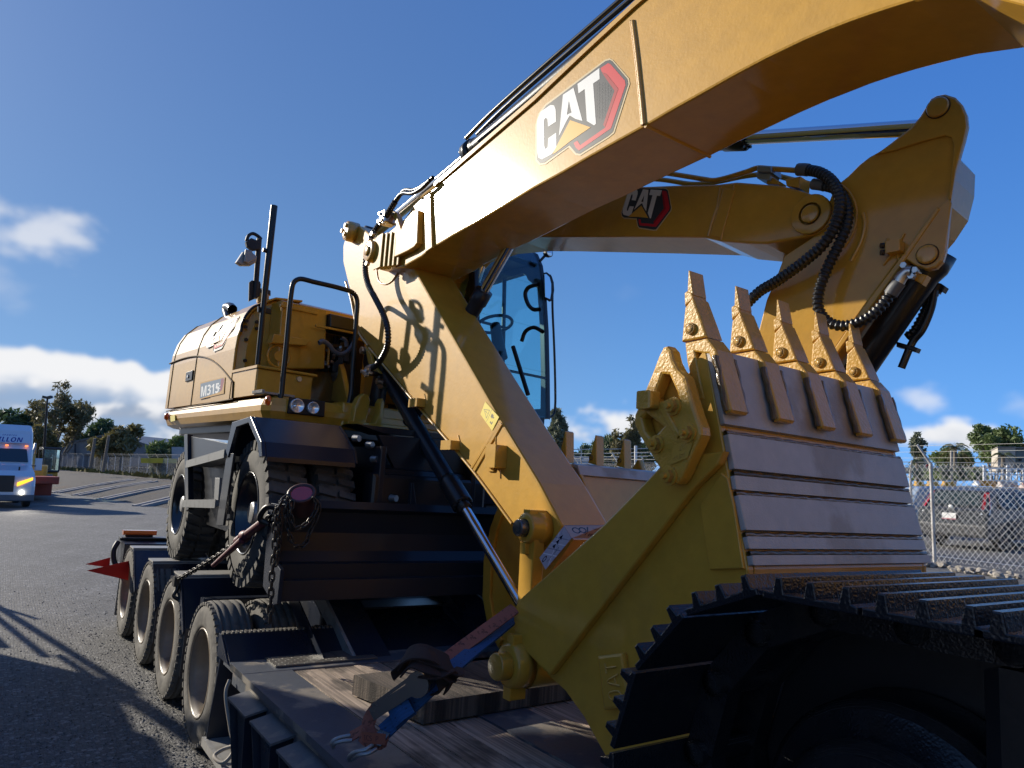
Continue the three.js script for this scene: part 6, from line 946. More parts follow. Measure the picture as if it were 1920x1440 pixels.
// ------------------------------------------------------------------ the white truck coming up the yard, with its load
{
  const yaw = 0.10, o = gp([14, 953]).add(V(0.2, 0, 0)), S = new Frame(new THREE.Matrix4().makeRotationY(yaw).setPosition(o.x, 0, o.z).multiply(new THREE.Matrix4().makeScale(0.82, 0.82, 0.82)));
  const t = thing('semi_truck', 'white sleeper-cab truck with headlight on, facing the camera at the far left', 'truck', S, [0, 0, -1]);
  const wp = phys({ color: lin(0.62, 0.66, 0.72), roughness: 0.3, clearcoat: 0.8, clearcoatRoughness: 0.08 });
  // local: x to the right side seen, z forward; front at z = 0.  width 2.5 (-1.75..0.75)
  const x0 = -1.75, x1 = 0.75, sideP = (pts, X, th) => plateM(pts, X, th, 0.05);
  const prof = [[0.0, 0.45], [0.02, 1.0], [-0.12, 1.45], [-0.5, 1.72], [-1.5, 1.98], [-1.62, 2.05], [-1.95, 2.75], [-2.1, 2.95], [-2.5, 3.65], [-3.0, 3.95], [-4.6, 3.98], [-4.6, 0.6], [-1.9, 0.6], [-1.85, 1.0], [-1.3, 1.2], [-0.75, 1.0], [-0.7, 0.45]];
  part(t, 'cab', [plateM(prof, x0, x1 - x0, 0.16)], wp, S);
  part(t, 'windscreen', [hull4([V(x0 + 0.2, 2.12, -1.60), V(x1 - 0.2, 2.12, -1.60), V(x1 - 0.2, 2.14, -1.66), V(x0 + 0.2, 2.14, -1.66)], [V(x0 + 0.28, 2.74, -1.90), V(x1 - 0.28, 2.74, -1.90), V(x1 - 0.28, 2.76, -1.96), V(x0 + 0.28, 2.76, -1.96)])], phys({ color: lin(0.02, 0.025, 0.03), roughness: 0.08, clearcoat: 1 }), S);
  part(t, 'side_window', [plateM([[-2.2, 2.15], [-2.25, 2.75], [-2.75, 2.8], [-2.75, 2.15]], x1 - 0.01, 0.02, 0.004)], M.black, S);
  part(t, 'blue_stripe', [plateM([[-2.9, 0.95], [-3.3, 0.95], [-3.5, 2.6], [-3.0, 2.55]], x1 + 0.001, 0.012, 0.003)], std({ color: lin(0.02, 0.06, 0.32), roughness: 0.3 }), S);
  const tx2 = canvasTex(512, 160, (x, w, h) => { x.fillStyle = '#c9d2de'; x.fillRect(0, 0, w, h); x.fillStyle = '#1c2f86'; x.font = 'italic bold 112px sans-serif'; x.fillText('ILLON', 70, 144); x.font = 'italic bold 34px sans-serif'; x.fillText('S P O R T E S', 130, 40); });
  const zt = (y) => -2.1 - (y - 2.95) / 0.7 * 0.4 + 0.175;
  part(t, 'lettering', sheet([V(-0.95, 3.48, zt(3.48)), V(x1 - 0.17, 3.48, zt(3.48)), V(x1 - 0.17, 3.03, zt(3.03)), V(-0.95, 3.03, zt(3.03))], 0.01), std({ map: tx2, roughness: 0.35 }), S);
  for (const x of [-0.35, 0.45]) part(t, 'marker_lamp', box(x - 0.06, x + 0.06, 2.86, 2.94, -2.0, -1.84, 0.02), std({ color: lin(0.5, 0.08, 0.02), emissive: lin(1, 0.25, 0.08), emissiveIntensity: 1.2 }), S);
  part(t, 'turn_signal', [hull4([V(0.02, 1.18, 0.09), V(0.62, 1.42, -0.06), V(0.62, 1.30, -0.06), V(0.02, 1.02, 0.09)], [V(0.02, 1.18, 0.0), V(0.62, 1.42, -0.2), V(0.62, 1.30, -0.2), V(0.02, 1.02, 0.0)])], std({ color: lin(0.8, 0.35, 0.02), emissive: lin(1, 0.45, 0.03), emissiveIntensity: 1.6 }), S);
  { const hl = V(0.22, 0.72, 0.10); part(t, 'headlight', [rod(hl.clone().add(V(0, 0, -0.05)), hl, 0.11, 0.11, 20)], std({ color: lin(0.9, 0.9, 0.8), emissive: lin(1, 0.9, 0.7), emissiveIntensity: 3 }), S); const l = new THREE.SpotLight(lin(1, 0.93, 0.8), 14, 60, 0.5, 0.6); const w = V(hl.x, hl.y, hl.z + 0.06).applyMatrix4(S.m); l.position.copy(w); l.target.position.copy(V(hl.x + 0.2, 0, hl.z + 12).applyMatrix4(S.m)); l.castShadow = true; l.shadow.radius = 5; scene.add(l, l.target); }
  part(t, 'bumper', [box(x0 + 0.05, x1 - 0.02, 0.32, 0.62, -0.25, 0.06, 0.05)], std({ color: lin(0.10, 0.11, 0.13), roughness: 0.4 }), S);
  part(t, 'grille', [box(-0.95, -0.1, 0.75, 1.5, -0.1, 0.045, 0.03)], M.black, S);
  part(t, 'mirror', [box(x1 + 0.12, x1 + 0.42, 1.72, 2.32, -1.95, -1.8, 0.05)], wp, S); part(t, 'mirror_arm', [bar(V(x1 - 0.1, 1.95, -1.7), V(x1 + 0.3, 1.95, -1.9), 0.05, 0.05), bar(V(0.1, 1.9, -0.55), V(0.1, 1.55, -0.6), 0.06, 0.06)], M.black, S);
  part(t, 'fender', [plateM([[-0.7, 0.5], [-0.72, 1.02], [-1.3, 1.25], [-1.9, 1.0], [-1.95, 0.5], [-1.75, 0.5], [-1.7, 0.9], [-1.3, 1.08], [-0.9, 0.92], [-0.86, 0.5]], x1 - 0.25, 0.27, 0.03)], wp, S);
  part(t, 'fuel_tank', rod(V(0.35, 0.6, -2.1), V(0.35, 0.6, -3.6), 0.34, 0.34, 20), M.zincDull, S);
  for (const z of [-1.3, -4.9, -6.1]) { part(t, 'wheel', [turnX([[0, 0.05], [0.28, 0.02], [0.32, 0], [0.48, 0.0], [0.52, 0.04], [0.52, 0.26], [0.48, 0.3], [0, 0.3]], x1 - 0.3, 0.52, z, 24)], M.rubber, S); part(t, 'wheel', [turnX([[0, 0.05], [0.28, 0.02], [0.48, 0.0], [0.52, 0.04], [0.52, 0.26], [0.48, 0.3], [0, 0.3]], x0, 0.52, z, 24)], M.rubber, S); }
  part(t, 'chassis', box(-0.9, -0.1, 0.6, 1.0, -7, -4.5, 0.03), M.black, S);
  // red low-bed behind it
  const DX = S.z([120, 905], -10.6).x - 2.15, SL = new Frame(S.m.clone().multiply(new THREE.Matrix4().makeTranslation(DX, 0, 0)));
  const lb = thing('red_lowbed_trailer', 'red low-bed trailer behind the white truck', 'trailer', S, [0, 0, -12]), rd = std({ map: stained([0.36, 0.05, 0.025], [0.2, 0.05, 0.03], 0.6, 128, 6, 231, 2), roughness: 0.5 });
  part(lb, 'gooseneck', [box(-1.6, 1.05, 0.95, 1.35, -7.5, -5.2, 0.05), box(-1.7, 1.1, 0.25, 1.3, -8.2, -7.5, 0.05)], rd, SL);
  part(lb, 'deck', [box(-1.7, 1.15, 0.45, 0.85, -15, -8.2, 0.04), ...Array.from({ length: 7 }, (_, i) => box(1.15, 1.24, 0.3, 0.85, -9 - i * 0.9, -8.9 - i * 0.9, 0.02))], rd, SL);
  part(lb, 'bogie', [box(-1.7, 1.2, 0.9, 1.35, -19, -15, 0.04), box(1.0, 1.3, 0.8, 1.5, -15.3, -15.1, 0.03)], rd, SL);
  for (const z of [-15.8, -17, -18.2]) part(lb, 'wheel', turnX([[0, 0.1], [0.46, 0], [0.5, 0.04], [0.5, 0.3], [0, 0.3]], 0.92, 0.5, z, 20), M.rubber, SL);
  const SE = new Frame(SL.m.clone().multiply(new THREE.Matrix4().makeTranslation(-0.15, -0.25, 0)));
  const ex = thing('far_excavator', 'small yellow excavator with glazed cab loaded on the red trailer', 'excavator', SE, [0, 0.85, -11]);
  part(ex, 'counterweight', [box(-1.3, 1.05, 1.35, 2.2, -9.3, -8.0, 0.25)], M.yellow, SE);
  part(ex, 'house', [box(-1.3, 1.1, 1.3, 2.1, -12, -9.3, 0.1), box(-1.2, 0.2, 2.1, 2.5, -11.0, -9.0, 0.08)], M.yellow, SE);
  part(ex, 'cab', [box(1.05, 2.0, 1.75, 1.87, -12.2, -10.6, 0.05), box(1.05, 2.0, 3.1, 3.25, -12.2, -10.6, 0.06), ...[[1.05, -10.68], [1.92, -10.68], [1.05, -12.2], [1.92, -12.2]].map(([x, z]) => box(x, x + 0.08, 1.85, 3.15, z, z + 0.08, 0.01)), box(1.25, 1.7, 1.85, 2.6, -11.8, -11.4, 0.1)], M.blueBlack, SE);
  part(ex, 'cab_glass', [box(1.12, 1.93, 1.87, 3.1, -10.63, -10.61, 0), box(1.96, 1.97, 1.87, 3.1, -12.1, -10.7, 0)], M.glass, SE);
  part(ex, 'cab_base', [box(1.05, 1.95, 1.5, 1.75, -12.2, -10.7, 0.06)], M.yellow, SE);
  part(ex, 'undercarriage', [box(-1.0, 1.4, 0.9, 1.4, -12.5, -9.0, 0.1), ...[-9.3, -11.8].map((z) => turnX([[0, 0.05], [0.35, 0], [0.45, 0.05], [0.45, 0.5], [0, 0.5]], 0.95, 1.2, z, 20))], M.black, SE);
  part(ex, 'boom', [plateM([[-9.5, 2.0], [-11, 3.0], [-13, 3.5], [-14, 3.3], [-13, 3.2], [-11.2, 2.6], [-10, 1.8]], 0.3, 0.4, 0.03)], M.yellow, SE);
  part(ex, 'hose', tube([V(0.3, 2.6, -9.0), V(0.4, 3.1, -9.2), V(0.5, 3.4, -9.6), V(0.6, 2.8, -10)], 0.06, 6), M.zincDull, SE);
}
// ------------------------------------------------------------------ right: stone edge, fence, cars, barriers, planting, buildings
{
  const A = W0.d([1130, 868], 26.5), C = W0.d([1745, 868], 14.5), dn = C.clone().sub(A).setY(0).normalize(), gy = (p) => groundY(p.x, p.z);
  const fe = thing('chain_link_fence', 'tall chain-link fence with angled barbed-wire arms on the right, in front of the parked car', 'fence', W0, [C.x, gy(C), C.z]);
  const at = (s, h) => { const p = C.clone().addScaledVector(dn, s); p.y = mix(gy(C), W0.d([1758, 1050], 14.5).y, 1) + h; return p; };
  const top = C.y - at(0, 0).y, arm = V(-dn.z, 0, dn.x); if (arm.dot(V(-1, 0, 0.2)) < 0) arm.negate();
  for (let s = -18; s <= 9; s += 3) { part(fe, 'post', [rod(at(s, -0.2), at(s, top), 0.032, 0.032, 12), rod(at(s, top - 0.02), at(s, top + 0.36).addScaledVector(dn, -0.13).addScaledVector(arm, 0.2), 0.028, 0.024, 8), rod(at(s, top - 0.12), at(s, top - 0.06), 0.04, 0.04, 12)], M.fencePaint); }
  const w = [], h = top - 0.02, st = 0.115; for (let s = -18; s < 9; s += st) for (const k of [1, -1]) { const s0 = k > 0 ? s : s + h * 0.82; w.push(bar(at(s0, 0.02), at(s0 + k * h * 0.82, h), 0.0046, 0.0046)); }
  part(fe, 'wire_mesh', w, M.fencePaint);
  part(fe, 'barbed_wire', [0.1, 0.22, 0.34].map((o) => bar(at(-18, top + o).addScaledVector(arm, o * 0.55).addScaledVector(dn, -o * 0.36), at(9, top + o).addScaledVector(arm, o * 0.55).addScaledVector(dn, -o * 0.36), 0.006, 0.006)), M.fence);
  // edge stones and gravel strip
  const rocks = []; for (let i = 0; i < 420; i++) { const p = at(rr(-10, 9), 0).addScaledVector(arm, rr(0.1, 1.1)), s = rr(0.03, 0.11), g = new THREE.IcosahedronGeometry(s, 1), a = g.attributes.position; for (let j = 0; j < a.count; j++) { const k = 0.75 + 0.5 * PN.noise(a.getX(j) / s * 1.3 + i, a.getY(j) / s * 1.3, a.getZ(j) / s * 1.3); a.setXYZ(j, a.getX(j) * k * 1.3, a.getY(j) * k * 0.8, a.getZ(j) * k); } g.computeVertexNormals(); rocks.push(g.rotateY(rr(0, 6)).translate(p.x, gy(p) + s * 0.4, p.z)); }
  struct('edge_stones', rocks, std({ map: stained([0.32, 0.29, 0.25], [0.16, 0.14, 0.12], 0.8, 256, 6, 241, 0.5), roughness: 0.95 }), 'stuff').userData = { label: 'loose pale stones heaped along the foot of the right fence', category: 'stones', kind: 'stuff' };
  const bandL = [], band = (p0, p1, wd, lift) => { const s = p1.clone().sub(p0), n = V(-s.z, 0, s.x).normalize().multiplyScalar(wd / 2), g = new THREE.BufferGeometry(), P = []; for (let i = 0; i < 24; i++) { const a = p0.clone().lerp(p1, i / 24), b = p0.clone().lerp(p1, (i + 1) / 24), q = (v, o) => { const r = v.clone().addScaledVector(n, o); return [r.x, gy(r) + lift, r.z]; }; P.push(...q(a, -1), ...q(b, -1), ...q(b, 1), ...q(a, -1), ...q(b, 1), ...q(a, 1)); } g.setAttribute('position', new THREE.Float32BufferAttribute(P, 3)); g.computeVertexNormals(); return g; };
  struct('parking_line', [band(at(-9, 0).addScaledVector(arm, -1.0), at(10, 0).addScaledVector(arm, -1.6), 0.12, 0.012)], std({ map: stained([0.6, 0.6, 0.58], [0.3, 0.3, 0.3], 0.7, 128, 6, 243, 0.8), roughness: 0.8 }));

  // the dark hatchback-estate: rear towards us
  const ori = W0.d([1786, 1028], 17.6), g0 = ori.y, cf = V(0.985, 0, 0.12).normalize(), rt = V(-cf.z, 0, cf.x); // forward, right
  const CF = new Frame(new THREE.Matrix4().makeBasis(rt, V(0, 1, 0), cf.clone().negate()).setPosition(ori.x, g0, ori.z)); // x right, y up, -z forward; origin at rear bumper centre
  const car = thing('parked_car', 'dark grey five-door car parked behind the right fence, tail towards us', 'car', CF, [0, 0, -2]);
  const paint = phys({ color: lin(0.018, 0.023, 0.028), roughness: 0.3, specularIntensity: 0.5, clearcoat: 0.5, clearcoatRoughness: 0.05 });
  const cgl = phys({ color: lin(0.025, 0.04, 0.042), roughness: 0.06 });
  const side = [[0, 0.30], [0.03, 0.62], [-0.02, 0.95], [-0.10, 1.0], [-0.42, 1.42], [-0.60, 1.47], [-1.5, 1.49], [-2.1, 1.42], [-2.95, 0.98], [-3.8, 0.86], [-4.05, 0.6], [-4.05, 0.3], [-3.6, 0.28], [-3.55, 0.5], [-3.3, 0.62], [-3.05, 0.5], [-3.0, 0.25], [-1.05, 0.25], [-1.0, 0.5], [-0.72, 0.62], [-0.45, 0.5], [-0.4, 0.28]];
  const body = plateM(side, -0.86, 1.72, 0.05); { const p = body.attributes.position; for (let i = 0; i < p.count; i++) { const y = p.getY(i), k = y > 0.9 ? 1 - 0.2 * sst(0.9, 1.5, y) : 1; p.setX(i, p.getX(i) * k); } body.computeVertexNormals(); }
  part(car, 'body', body, paint, CF);
  const tp = (x, y, z) => V(x * (y > 0.9 ? 1 - 0.2 * sst(0.9, 1.5, y) : 1), y, z);
  part(car, 'rear_window', hull4([tp(-0.66, 1.05, -0.11), tp(0.66, 1.05, -0.11), tp(0.64, 1.38, -0.365), tp(-0.64, 1.38, -0.365)], [tp(-0.66, 1.05, -0.16), tp(0.66, 1.05, -0.16), tp(0.64, 1.38, -0.42), tp(-0.64, 1.38, -0.42)]), cgl, CF);
  for (const [n, pts] of [['side_window', [[-0.62, 1.02], [-0.66, 1.36], [-1.32, 1.40], [-1.36, 1.0]]], ['side_window', [[-1.44, 1.0], [-1.42, 1.40], [-2.0, 1.36], [-2.62, 1.02]]]]) for (const s of [1, -1]) { const a = pts.map(([z, y]) => tp(s * 0.868, y, z)), b = a.map((v) => v.clone().add(V(-s * 0.05, 0, 0))); part(car, n, hull4(a, b), cgl, CF); }
  for (const s of [1, -1]) { part(car, 'tail_light', [hull4([tp(s * 0.70, 0.98, -0.05), tp(s * 0.865, 0.98, -0.13), tp(s * 0.86, 1.38, -0.40), tp(s * 0.74, 1.38, -0.37)], [tp(s * 0.70, 0.98, -0.13), tp(s * 0.84, 0.98, -0.25), tp(s * 0.83, 1.38, -0.5), tp(s * 0.74, 1.38, -0.45)])], M.redLens, CF); part(car, 'reverse_light', hull4([tp(s * 0.70, 0.86, 0.01), tp(s * 0.872, 0.86, -0.05), tp(s * 0.87, 0.975, -0.13), tp(s * 0.70, 0.975, -0.045)], [tp(s * 0.70, 0.86, -0.1), tp(s * 0.84, 0.86, -0.15), tp(s * 0.84, 0.975, -0.2), tp(s * 0.70, 0.975, -0.12)]), M.white, CF); }
  part(car, 'bumper', [box(-0.87, 0.87, 0.3, 0.62, -0.25, 0.06, 0.06)], std({ color: lin(0.03, 0.032, 0.036), roughness: 0.5 }), CF);
  const pl = canvasTex(192, 96, (x, w, h) => { x.fillStyle = '#e4e4e0'; x.fillRect(0, 0, w, h); x.fillStyle = '#b8737a'; x.fillRect(0, 78, w, 18); x.fillStyle = '#59606a'; x.font = 'bold 50px sans-serif'; x.fillText('▪▪▪▪▪', 14, 64); });
  part(car, 'number_plate', sheet([V(-0.2, 0.86, 0.03), V(0.14, 0.86, 0.03), V(0.14, 0.70, 0.045), V(-0.2, 0.70, 0.045)], 0.008), std({ map: pl, roughness: 0.4 }), CF);
  part(car, 'badge', turn([[0, 0], [0.07, 0], [0.06, 0.01], [0, 0.012]], V(0, 0.99, 0.0), V(0, 0.99, 0.012), 20), M.zinc, CF);
  for (const z of [-0.72, -3.3]) for (const s of [1, -1]) part(car, 'wheel', [turnX([[0, 0.04], [0.18, 0.03], [0.2, 0], [0.29, 0], [0.31, 0.03], [0.31, 0.17], [0.29, 0.2], [0, 0.2]], s > 0 ? 0.66 : -0.86, 0.31, z, 24)], M.rubber, CF);
  part(car, 'wing_mirror', [box(0.84, 1.0, 0.98, 1.12, -2.55, -2.4, 0.03)], paint, CF);
  { const b2 = plateM(side, -0.84, 1.68, 0.06); const c2 = thing('parked_car', 'light blue car almost hidden behind the bucket, left of the dark car', 'car', CF, [-2.5, 0, -4]); part(c2, 'body', b2.translate(-3.4, 0, -2.4), phys({ color: lin(0.30, 0.38, 0.48), roughness: 0.3, clearcoat: 1 }), CF); part(c2, 'rear_window', box(-4.0, -2.8, 1.02, 1.3, -2.58, -2.5, 0.02), cgl, CF); }

  // barriers along the road
  const bp = (x, y, D) => W0.d([x, y], D), bz = (x0, x1, y0, y1, D, mat, name, label, group) => { const a = bp(x0, y0, D), b = bp(x1, y0, D), h = bp(x0, y1, D).y - a.y; const s = b.clone().sub(a).setY(0), n = V(-s.z, 0, s.x).normalize().multiplyScalar(-0.5); const q = (p, yy) => V(p.x, a.y + yy, p.z); const t = thing(name, label, 'barrier', W0, a.toArray(), group);
    const nrm = n.clone(); part(t, 'barrier_body', [hull4([q(a, 0), q(b, 0), q(b, h * 0.45), q(a, h * 0.45)], [a, b, b, a].map((p, i) => q(p, i < 2 ? 0 : h * 0.45).sub(nrm))), hull4([q(a, h * 0.45), q(b, h * 0.45), q(b, h), q(a, h)].map((p, i) => p.clone().sub(nrm.clone().multiplyScalar(0.25))), [q(a, h * 0.45), q(b, h * 0.45), q(b, h), q(a, h)].map((p) => p.clone().sub(nrm.clone().multiplyScalar(0.75))))], mat); return [t, q, a, b, h, nrm]; };
  const yl = std({ color: lin(0.55, 0.30, 0.03), roughness: 0.6 }), or = std({ color: lin(0.62, 0.26, 0.015), roughness: 0.55 }), wh = std({ map: stained([0.5, 0.47, 0.45], [0.4, 0.12, 0.1], 0.9, 128, 6, 251, 0.8), roughness: 0.7 });
  for (const [x0, x1, w] of [[1712, 1726, 'leftmost, beside the bucket'], [1736, 1753, 'second, just left of the fence post'], [1764, 1783, 'third, right of the fence post']]) { const [t, q, a, b, h, n] = bz(x0, x1, 911, 902, 44, yl, 'kerb_barrier', `small yellow and black kerb barrier on the road, ${w}`, 'yellow kerb barriers along the road'); part(t, 'black_band', [0.2, 0.55, 0.85].map((k) => { const p = q(a.clone().lerp(b, k), 0).add(n.clone().multiplyScalar(0.02)); return box(p.x - 0.12, p.x + 0.12, p.y + 0.02, p.y + h * 0.4, p.z - 0.03, p.z + 0.03, 0); }), M.black); }
  { const [t, q, a, b, h] = bz(1830, 1859, 911, 901, 42, or, 'road_barrier', 'bright orange plastic barrier on the road above the dark car'); }
  bz(1823, 1829, 910, 901, 42, M.white, 'road_barrier', 'narrow white barrier end beside the orange barrier');
  bz(1868, 1900, 913, 903, 41, wh, 'concrete_barrier', 'long white barrier with faded red print right of the orange one'); bz(1910, 1945, 915, 904, 40, wh, 'concrete_barrier', 'white barrier with red print at the right edge of the view');
  // wall, gate, buildings
  const flat = (x0, x1, y0, y1, D, t, y2) => { const a = bp(x0, y0, D), b = bp(x1, y0, D), c = bp(x1, y2 ?? y1, D), d = bp(x0, y1, D), k = V(0.9, 0, -0.43).multiplyScalar(t); return hull4([a, b, c, d], [a, b, c, d].map((p) => p.clone().add(k))); };
  const wallM = std({ map: stained([0.52, 0.47, 0.40], [0.35, 0.3, 0.25], 0.6, 256, 5, 261, 3), roughness: 0.85 });
  single('boundary_wall', flat(1690, 1850, 888, 876, 66, 0.4), wallM, 'long low cream wall beyond the planting on the right', 'wall', W0, bp(1770, 888, 66).toArray());
  const bd = thing('flat_roofed_house', 'cream flat-roofed building with grey wing at the right edge', 'building', W0, bp(1890, 882, 60).toArray());
  part(bd, 'wall', flat(1871, 1904, 884, 839, 60, 6), wallM); part(bd, 'wing', flat(1905, 1990, 884, 840, 61, 6), std({ map: stained([0.20, 0.24, 0.24], [0.14, 0.16, 0.16], 0.5, 128, 5, 263, 3), roughness: 0.8 })); part(bd, 'roof_slab', [flat(1870, 1905, 839, 837.5, 59.8, 6.2), flat(1904.5, 1992, 840, 838.6, 60.6, 6.2)], M.concrete); part(bd, 'window', flat(1910, 1916, 864, 860, 60.8, 0.3), M.black);
  single('far_building', flat(1713, 1742, 876, 859, 120, 8), wallM, 'distant pale building low behind the bucket corner', 'building', W0, bp(1728, 876, 120).toArray());
  single('dark_building', flat(1796, 1822, 880, 853, 90, 8), std({ color: lin(0.09, 0.11, 0.15), roughness: 0.5 }), 'dark glazed building between the palm and the big tree', 'building', W0, bp(1808, 880, 90).toArray());
  single('red_van', [flat(1737, 1749, 877, 870, 80, 2)], M.red, 'tiny red vehicle above the cream wall', 'van', W0, bp(1743, 877, 80).toArray());
  const gt = thing('lattice_gate', 'white lattice gate panels beside the house', 'gate', W0, bp(1880, 902, 46).toArray());
  const gbar = (x0, y0, x1, y1, w = 0.09) => bar(bp(x0, y0, 46), bp(x1, y1, 46), w, w);
  part(gt, 'gate_post', [gbar(1846, 902, 1846, 872, 0.16), gbar(1890, 903, 1890, 873, 0.16)], M.white); part(gt, 'gate_rail', [878, 889, 901].flatMap((y) => [gbar(1847, y, 1890, y + 0.5), gbar(1891, y + 1, 1960, y + 2)]), M.white); part(gt, 'gate_bar', [1858, 1869, 1880, 1896, 1907, 1918, 1930].map((x) => gbar(x, 902, x, 878, 0.07)), M.white);
  single('concrete_post', rod(bp(1784, 900, 52), bp(1784, 845, 52), 0.1, 0.09, 8), M.concrete, 'slim concrete post beside the palm', 'post', W0, bp(1784, 900, 52).toArray());
  // left piece of the same fence line seen past the far bucket
  single('far_gate_post', [rod(bp(1192, 920, 34), bp(1192, 836, 34), 0.07, 0.07, 10)], M.white, 'white gate post seen between the two buckets', 'post', W0, bp(1192, 920, 34).toArray());
  const scaf = thing('pipe_fence', 'light pipe railing between the two buckets in the distance', 'fence', W0, bp(1120, 880, 38).toArray());
  part(scaf, 'rail', [843, 851, 858].map((y) => bar(bp(1060, y, 38), bp(1215, y - 2, 38), 0.04, 0.04)), M.fencePaint); part(scaf, 'upright', [1075, 1090, 1180].map((x) => bar(bp(x, 880, 38), bp(x, 838, 38), 0.05, 0.05)), M.fencePaint);
  single('glazed_cabin', [flat(1073, 1087, 878, 855, 44, 2)], phys({ color: lin(0.30, 0.38, 0.44), roughness: 0.15, clearcoat: 1 }), 'small glazed cabin behind the far bucket teeth', 'building', W0, bp(1080, 878, 44).toArray());
  // trees on the right and in the gap
  const tt = (name, label, x, yb, D, yTop, wpx, o) => { const b = bp(x, yb, D); return tree(name, label, b, bp(x, yTop, D).y - b.y, wpx / FPX * D, o); };
  tt('broadleaf_tree', 'large rounded green tree behind the cream house', 1868, 886, 75, 797, 94, { leafMat: LM.mid, spread: 0.7, leaves: 9000, leaf: 0.42, clump: 0.15, crown: 0.06, trunk: 0.2 });
  tt('broadleaf_tree', 'yellowish tree at the right edge beyond the house', 1916, 880, 90, 828, 30, { leafMat: LM.olive, spread: 0.7, leaves: 1800, leaf: 0.45, clump: 0.2, crown: 0.1 });
  tt('broadleaf_tree', 'low bushy green tree behind the palm', 1786, 886, 68, 842, 62, { leafMat: LM.mid, spread: 0.7, leaves: 4200, leaf: 0.36, clump: 0.17, crown: 0.05, trunk: 0.2 });
  tt('thin_tree', 'thin reddish tree beside the right end of the bucket', 1722, 886, 60, 812, 26, { leafMat: LM.eucB, spread: 0.6, leaves: 900, leaf: 0.34, clump: 0.16, crown: 0.2, trunk: 0.3 });
  tt('eucalyptus_tree', 'grey-green eucalyptus just right of the black cab', 1046, 905, 60, 764, 54, { leafMat: LM.eucB, spread: 0.55, leaves: 7000, leaf: 0.36, clump: 0.13, crown: 0.08, trunk: 0.2, levels: 5 });
  tt('eucalyptus_tree', 'airy grey eucalyptus left of the bucket side cutter', 1176, 905, 64, 778, 54, { leafMat: LM.euc, spread: 0.6, leaves: 4200, leaf: 0.36, clump: 0.11, crown: 0.15, trunk: 0.25, levels: 5 });
  tt('broadleaf_tree', 'dark low tree between the two eucalyptus trees', 1143, 905, 72, 816, 66, { leafMat: LM.dark, spread: 0.6, leaves: 5200, leaf: 0.42, clump: 0.16, crown: 0.05, trunk: 0.2 });
  tt('broadleaf_tree', 'far dark tree left of the dark low tree', 1096, 900, 85, 834, 60, { leafMat: LM.dark, spread: 0.6, leaves: 3600, leaf: 0.42, clump: 0.17, crown: 0.05, trunk: 0.2 });
  tt('broadleaf_tree', 'dark tree behind the second eucalyptus', 1200, 905, 80, 830, 50, { leafMat: LM.dark, spread: 0.6, leaves: 3000, leaf: 0.42, clump: 0.17, crown: 0.05, trunk: 0.2 });
  const palm = (label, x, yb, yTop, D, wpx, dry) => { const b = bp(x, yb, D), tp2 = bp(x, yTop + wpx * 0.18, D), t = thing('palm_tree', label, 'palm', W0, b.toArray()), L = wpx / FPX * D * 0.62; part(t, 'trunk', rod(b, tp2, 0.16, 0.12, 9), bark);
    const fr = (n, el0, m, name) => { const gs = []; for (let i = 0; i < n; i++) { const a = i / n * 6.283 + rr(-0.15, 0.15), el = rr(el0 - 0.35, el0 + 0.35), d = V(Math.cos(a), 0, Math.sin(a)), pts = []; for (let k = 0; k <= 6; k++) { const u = k / 6; pts.push(tp2.clone().addScaledVector(d, L * u * Math.cos(el)).add(V(0, L * (u * Math.sin(el) - 0.75 * u * u), 0))); }
      const P = []; for (let k = 0; k < 6; k++) for (let j = 0; j < 3; j++) { const p = pts[k].clone().lerp(pts[k + 1], j / 3), s = d.clone().cross(V(0, 1, 0)); for (const sg of [1, -1]) { const e = p.clone().addScaledVector(s, sg * L * 0.2 * (1.1 - k / 7)).add(V(0, -L * 0.10, 0)).addScaledVector(d, L * 0.08); const w = d.clone().multiplyScalar(L * 0.035); P.push(...p.toArray(), ...p.clone().add(w).toArray(), ...e.toArray()); } } const g = new THREE.BufferGeometry(); g.setAttribute('position', new THREE.Float32BufferAttribute(P, 3)); g.computeVertexNormals(); gs.push(g); } part(t, name, gs, m); };
    fr(22, 0.75, LM.palm, 'fronds'); fr(12, -0.2, dry ? LM.palmDry : LM.palm, 'dry_fronds'); };
  palm('palm with yellowing fronds in front of the low bushy tree', 1791, 892, 829, 56, 52, true); palm('small palm in front of the cream house', 1881, 903, 846, 50, 40, true);
  palm('small palm between the bucket and the fence post', 1720, 900, 860, 52, 30, false);
  const agave = (x, y, D, s, w) => { const b = bp(x, y, D), gs = []; for (let i = 0; i < 26; i++) { const a = rr(0, 6.28), el = rr(0.35, 1.35), d = V(Math.cos(a) * Math.cos(el), Math.sin(el), Math.sin(a) * Math.cos(el)), n = d.clone().cross(V(0, 1, 0)).normalize().multiplyScalar(s * 0.09), m = b.clone().addScaledVector(d, s * 0.4), e = b.clone().addScaledVector(d, s); const g = new THREE.BufferGeometry(); g.setAttribute('position', new THREE.Float32BufferAttribute([...b.toArray(), ...m.clone().add(n).toArray(), ...m.clone().sub(n).toArray(), ...m.clone().add(n).toArray(), ...e.toArray(), ...m.clone().sub(n).toArray()], 3)); g.computeVertexNormals(); gs.push(g); } single('agave_plant', gs, LM.agave, `spiky grey-green agave ${w}`, 'plant', W0, b.toArray(), 'agaves on the roadside bed'); };
  agave(1722, 897, 50, 1.1, 'beside the bucket edge'); agave(1776, 896, 50, 1.2, 'just right of the fence post'); agave(1803, 897, 50, 1.1, 'between the fence post and the gate'); agave(1836, 898, 50, 1.0, 'left of the white gate');
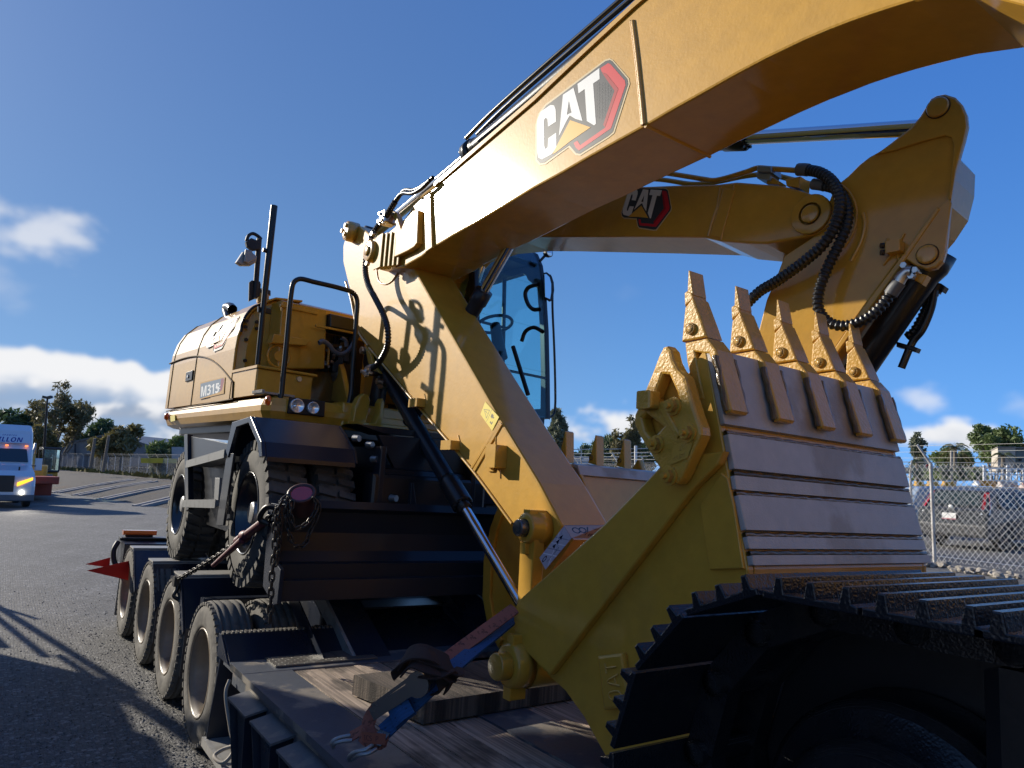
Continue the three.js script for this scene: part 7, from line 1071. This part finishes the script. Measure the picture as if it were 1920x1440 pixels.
  struct('roadside_grass', (() => { const gs = []; for (let i = 0; i < 1500; i++) { const x = rr(1715, 1850), y = rr(886, 899), p = bp(x, y, 52 + (899 - y) * 0.6), t = rr(0, 3), c = V(Math.cos(t), 0, Math.sin(t)).multiplyScalar(0.25), g = new THREE.BufferGeometry(); g.setAttribute('position', new THREE.Float32BufferAttribute([p.x - c.x, p.y - 0.1, p.z - c.z, p.x + c.x, p.y - 0.1, p.z + c.z, p.x, p.y + rr(0.15, 0.45), p.z], 3)); g.computeVertexNormals(); gs.push(g); } return gs; })(), LM.bright, 'stuff').userData = { label: 'green grass and low plants in the roadside bed', category: 'plants', kind: 'stuff' };
}
// ------------------------------------------------------------------ unseen machine added left of the camera, shaped to throw the long shade over the yard
{
  const t = thing('added_shade_machine', 'unseen yellow machine on a trailer, added out of view to the left to cast the yard shade', 'excavator', W0, [-3, 0, -6]);
  const X0 = -1.85;
  part(t, 'trailer', [box(-4.2, X0, 0.5, 1.76, -13.2, -2, 0.03), box(-4.2, X0, 1.76, 2.5, -12.6, -2, 0.05)], M.navy);
  part(t, 'rail', [[[1.5, -15.5], [2.1, -14.9]], [[1.3, -16.4], [2.1, -12.9]], [[1.2, -15.9], [1.8, -12.9]], [[2.5, -12.5], [3.1, -10.3]], [[2.2, -13.1], [2.85, -10.9]], [[1.5, -16.1], [2.6, -12.3]], [[1.7, -14.1], [0.8, -13.9]], [[1.6, -15.1], [0.8, -14.9]]].map(([a, b], i) => rod(V(X0, a[0], a[1]), V(X0, b[0], b[1]), 0.03 + 0.006 * (i % 3))), M.black);  // slanting bars added only for the thin shadow streaks on the ground
  part(t, 'track', [box(-4.1, X0 + 0.02, 1.8, 2.58, -11.3, -3.0, 0.3)], M.black);
  part(t, 'house', [plateM([[-9.85, 2.5], [-9.9, 4.0], [-9.4, 4.6], [-8.6, 5.1], [-4.2, 4.9], [-3.8, 2.5]], -3.6, 1.75, 0.1)], M.yellow);
  part(t, 'boom', [plateM([[-9.7, 3.95], [-10.5, 4.45], [-10.85, 5.0], [-11.1, 5.75], [-10.7, 5.88], [-9.4, 5.8], [-7.4, 5.5], [-7.0, 4.8]], -2.6, 0.75, 0.04)], M.yellow);
}
renderer.render(scene, camera);
